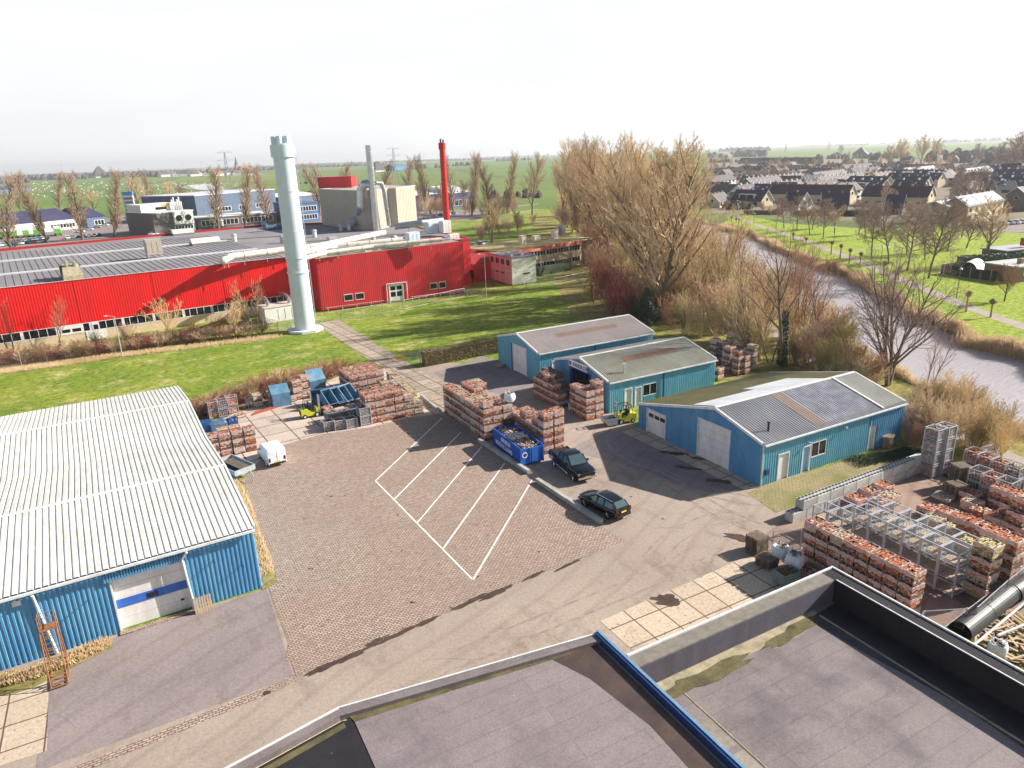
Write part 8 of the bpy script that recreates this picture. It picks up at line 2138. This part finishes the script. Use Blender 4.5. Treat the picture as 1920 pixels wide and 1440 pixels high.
for k in range(4): mb.box(-2.3, 2.3, -.66, -.6, 4 + k * 2.2, 5 + k * 2.2)
mb.build('sign_band', M['hallgrey'], t)
# pylons
def pylon(label, px_, h, w_=4.5):
    t = thing('pylon', label, 'pylon', (*G(*px_), 0), R(-15), 'high-voltage lattice pylons'); mb = MB(); r_ = .22 * max(1, math.hypot(*G(*px_)) / 900)
    lv = [(0, w_), (.18, w_ * .75), (.34, w_ * .58), (.5, w_ * .42), (.66, w_ * .28), (.8, w_ * .2), (1, w_ * .12)]
    for (a, wa_), (b, wb_) in zip(lv[:-1], lv[1:]):
        q0 = [(-wa_, -wa_), (wa_, -wa_), (wa_, wa_), (-wa_, wa_)]; q1 = [(-wb_, -wb_), (wb_, -wb_), (wb_, wb_), (-wb_, wb_)]
        for k in range(4):
            kk = (k + 1) % 4; mb.tube((*q0[k], a * h), (*q1[k], b * h), r_ * .7, n=4); mb.tube((*q0[k], a * h), (*q1[kk], b * h), r_ * .45, n=4); mb.tube((*q0[kk], a * h), (*q1[k], b * h), r_ * .45, n=4)
    mb.build('mast', M['steel'], t)
    mb = MB()
    for z, L in ((.8, .2), (.99, .17)):
        mb.tube((-L * h, 0, z * h), (L * h, 0, z * h), r_ * .7, n=4); mb.tube((-L * h, 0, z * h), (0, 0, (z + .05) * h), r_ * .4, n=4); mb.tube((L * h, 0, z * h), (0, 0, (z + .05) * h), r_ * .4, n=4)
        for s in (-1, -.55, .55, 1): mb.tube((s * L * h, 0, z * h), (s * L * h, 0, (z - .035) * h), r_ * .5, n=4)
    mb.build('cross_arm', M['steel'], t)
pylon('tall lattice pylon above the industrial roofs at left', (432, 362), 41)
pylon('tall lattice pylon behind the beige tower', (742, 345), 40)
pylon('faint pylon on the fields right of the tall belt', (1368, 285), 38, 4); pylon('faint pylon on the fields above the estate, middle', (1473, 284), 36, 4)
pylon('faint pylon on the fields above the estate, right', (1554, 280), 34, 4)
for i, (x, y) in enumerate([(122, 318), (220, 318), (346, 316), (381, 316), (796, 300), (874, 298), (1618, 272)]):
    c_ = G(x, y + 10); d0 = math.hypot(*c_); t = thing('wind_turbine', f'tiny white wind turbine on the horizon, {ORD[i]} from the left', 'wind turbine', (*c_, 0), R(-28), 'wind turbines on the horizon'); H_ = d0 * .0125
    mb = MB(); mb.tube((0, 0, 0), (0, 0, H_), H_ * .03, H_ * .015, 8); mb.build('tower', M['trimw'], t)
    mb = MB()
    for k in range(3): a = k * 2.09 + i; mb.tube((0, -1, H_), (H_ * .45 * math.sin(a), -1, H_ + H_ * .45 * math.cos(a)), H_ * .02, H_ * .006, 4)
    mb.ball((0, -1, H_), H_ * .03, 8); mb.build('rotor', M['trimw'], t)
# far tree lines and woods, masses that read as one
def woodline(label, segs_, h, dens, seed, cat='far trees'):
    rr = random.Random(seed); V = []; F = []
    for (a, b, hh_) in segs_:
        A_, B_ = Vector(G(*a)), Vector(G(*b)); d_ = B_ - A_; L = d_.length; n = max(4, int(L / dens))
        for i in range(n):
            p = A_ + d_ * rr.random(); s = h * hh_ * rr.uniform(.35, 1.0); c_ = Vector((p.x + rr.uniform(-1, 1) * s * 1.5, p.y + rr.uniform(-1, 1) * s * 3, 0)); k = len(V)
            m_ = 7
            for u in range(5):
                ph = u / 4 * math.pi / 2; rad = s * .62 * math.cos(ph) + .01; zz = s * (.25 + .75 * math.sin(ph)) if u else 0
                for v in range(m_):
                    t_ = 2 * math.pi * v / m_; q = rr.uniform(.75, 1.2); V.append((c_.x + rad * q * math.cos(t_), c_.y + rad * q * math.sin(t_), zz * rr.uniform(.85, 1.1)))
            for u in range(4):
                for v in range(m_): w_ = (v + 1) % m_; F.append((k + u * m_ + v, k + u * m_ + w_, k + (u + 1) * m_ + w_, k + (u + 1) * m_ + v))
    me = D.meshes.new('distant_trees'); me.from_pydata(V, [], F); me.materials.append(M['farwood']); me.update()
    o = D.objects.new('distant_trees', me); COL.objects.link(o); tag(o, label, cat); o['kind'] = 'stuff'
sheet('estate_ground', px([(1325, 298), (1925, 300), (1930, 425), (1700, 418), (1560, 410), (1335, 400)]), .016, weather('garden_soil', (.2, .15, .12), (.14, .13, .07), .06, .95, mode='World'))
woodline('hazy purple tree line below the left horizon', [((0, 345), (45, 343), 1.3), ((50, 337), (145, 336), 1.4), ((170, 333), (300, 331), 1.3), ((270, 330), (480, 326), 1.2), ((480, 320), (560, 317), 1.2), ((555, 315), (720, 310), 1.0)], 15, 4.5, 1)
woodline('thin blue-grey tree line right along the left horizon', [((0, 335), (300, 325), 1), ((300, 322), (620, 311), 1), ((560, 309), (960, 298), 1), ((880, 297), (1010, 293), 1)], 16, 9, 2)
woodline('scattered tree groups on the fields behind the poplars', [((760, 318), (830, 314), .9), ((840, 312), (900, 309), .8), ((930, 303), (990, 300), 1)], 15, 12, 3)
woodline('hazy tree line along the right horizon', [((1340, 279), (1400, 277), 1.0), ((1500, 275), (1620, 272), .8), ((1650, 270), (1800, 264), .8), ((1770, 268), (1925, 262), 1.3)], 22, 12, 4)
woodline('grey grove on the fields right of the tall belt', [((1366, 284), (1438, 283), 1.2), ((1335, 296), (1350, 295), .8), ((1378, 294), (1418, 294), 1.1)], 20, 6, 5)
woodline('brown scrub between the estate and the far fields', [((1330, 305), (1500, 302), .6), ((1540, 298), (1700, 296), .8), ((1760, 300), (1925, 305), 1.0), ((1820, 296), (1925, 292), 1.0)], 14, 3.5, 6)
woodline('brown garden shrubbery between the houses', [((1330, 340), (1600, 325), .4), ((1380, 320), (1700, 312), .5), ((1600, 318), (1900, 322), .5), ((1340, 360), (1420, 372), .35), ((1330, 385), (1390, 392), .3)], 12, 1.2, 7)
woodline('brown hedge row at the edge of the open fields behind the hall', [((560, 372), (750, 368), .5), ((900, 372), (1010, 370), .5), ((560, 345), (640, 343), .4)], 12, 4, 8)
# white dots of grazing geese on the fields
mb = MB(); r = random.Random(61)
for i in range(420):
    x, y = r.uniform(60, 480), r.uniform(342, 372); c_ = G(x, y); s = math.hypot(*c_) * .0006; mb.cbox(c_[0], c_[1], s, s * 1.7, s, s * 1.4, r.uniform(0, 3))
o = mb.build('geese_flock', M['trimw']); tag(o, 'flock of white birds scattered over the green fields', 'birds'); o['kind'] = 'stuff'
# field ponds and pale farm tracks
ribbon('field_track', px([(318, 340), (340, 350), (365, 355), (480, 362)]), 5, .02, M['path'])
sheet('pond', px([(350, 347), (395, 345), (420, 352), (395, 357), (365, 354)]), .03, M['water'])
ribbon('field_ditch', px([(120, 346), (250, 341), (430, 337), (480, 335)]), 4, .02, M['path'])
ribbon('meadow_path', px([(880, 412), (960, 400), (1010, 392)]), 3, .02, M['path'])
ribbon('canal_road', px([(700, 412), (860, 398), (960, 388), (1010, 382)]), 4, .025, M['path'])

# ---------------------------------------------------------------- haze
HZ = 15500
mb = MB(); mb.box(-HZ, HZ, -HZ, HZ, -2.0, 130)
hz = mb.build('haze', D.materials.new('haze')); hz['kind'] = 'stuff'; hz['label'] = 'pale air haze thickening towards the horizon'; hz['category'] = 'haze'
hm = hz.data.materials[0]; hm.use_nodes = True; t = hm.node_tree; t.nodes.remove(t.nodes['Principled BSDF'])
pv = t.nodes.new('ShaderNodeVolumePrincipled'); pv.inputs['Color'].default_value = (.86, .9, .97, 1); pv.inputs['Density'].default_value = .00012; pv.inputs['Anisotropy'].default_value = .3
t.links.new(pv.outputs[0], t.nodes['Material Output'].inputs['Volume'])
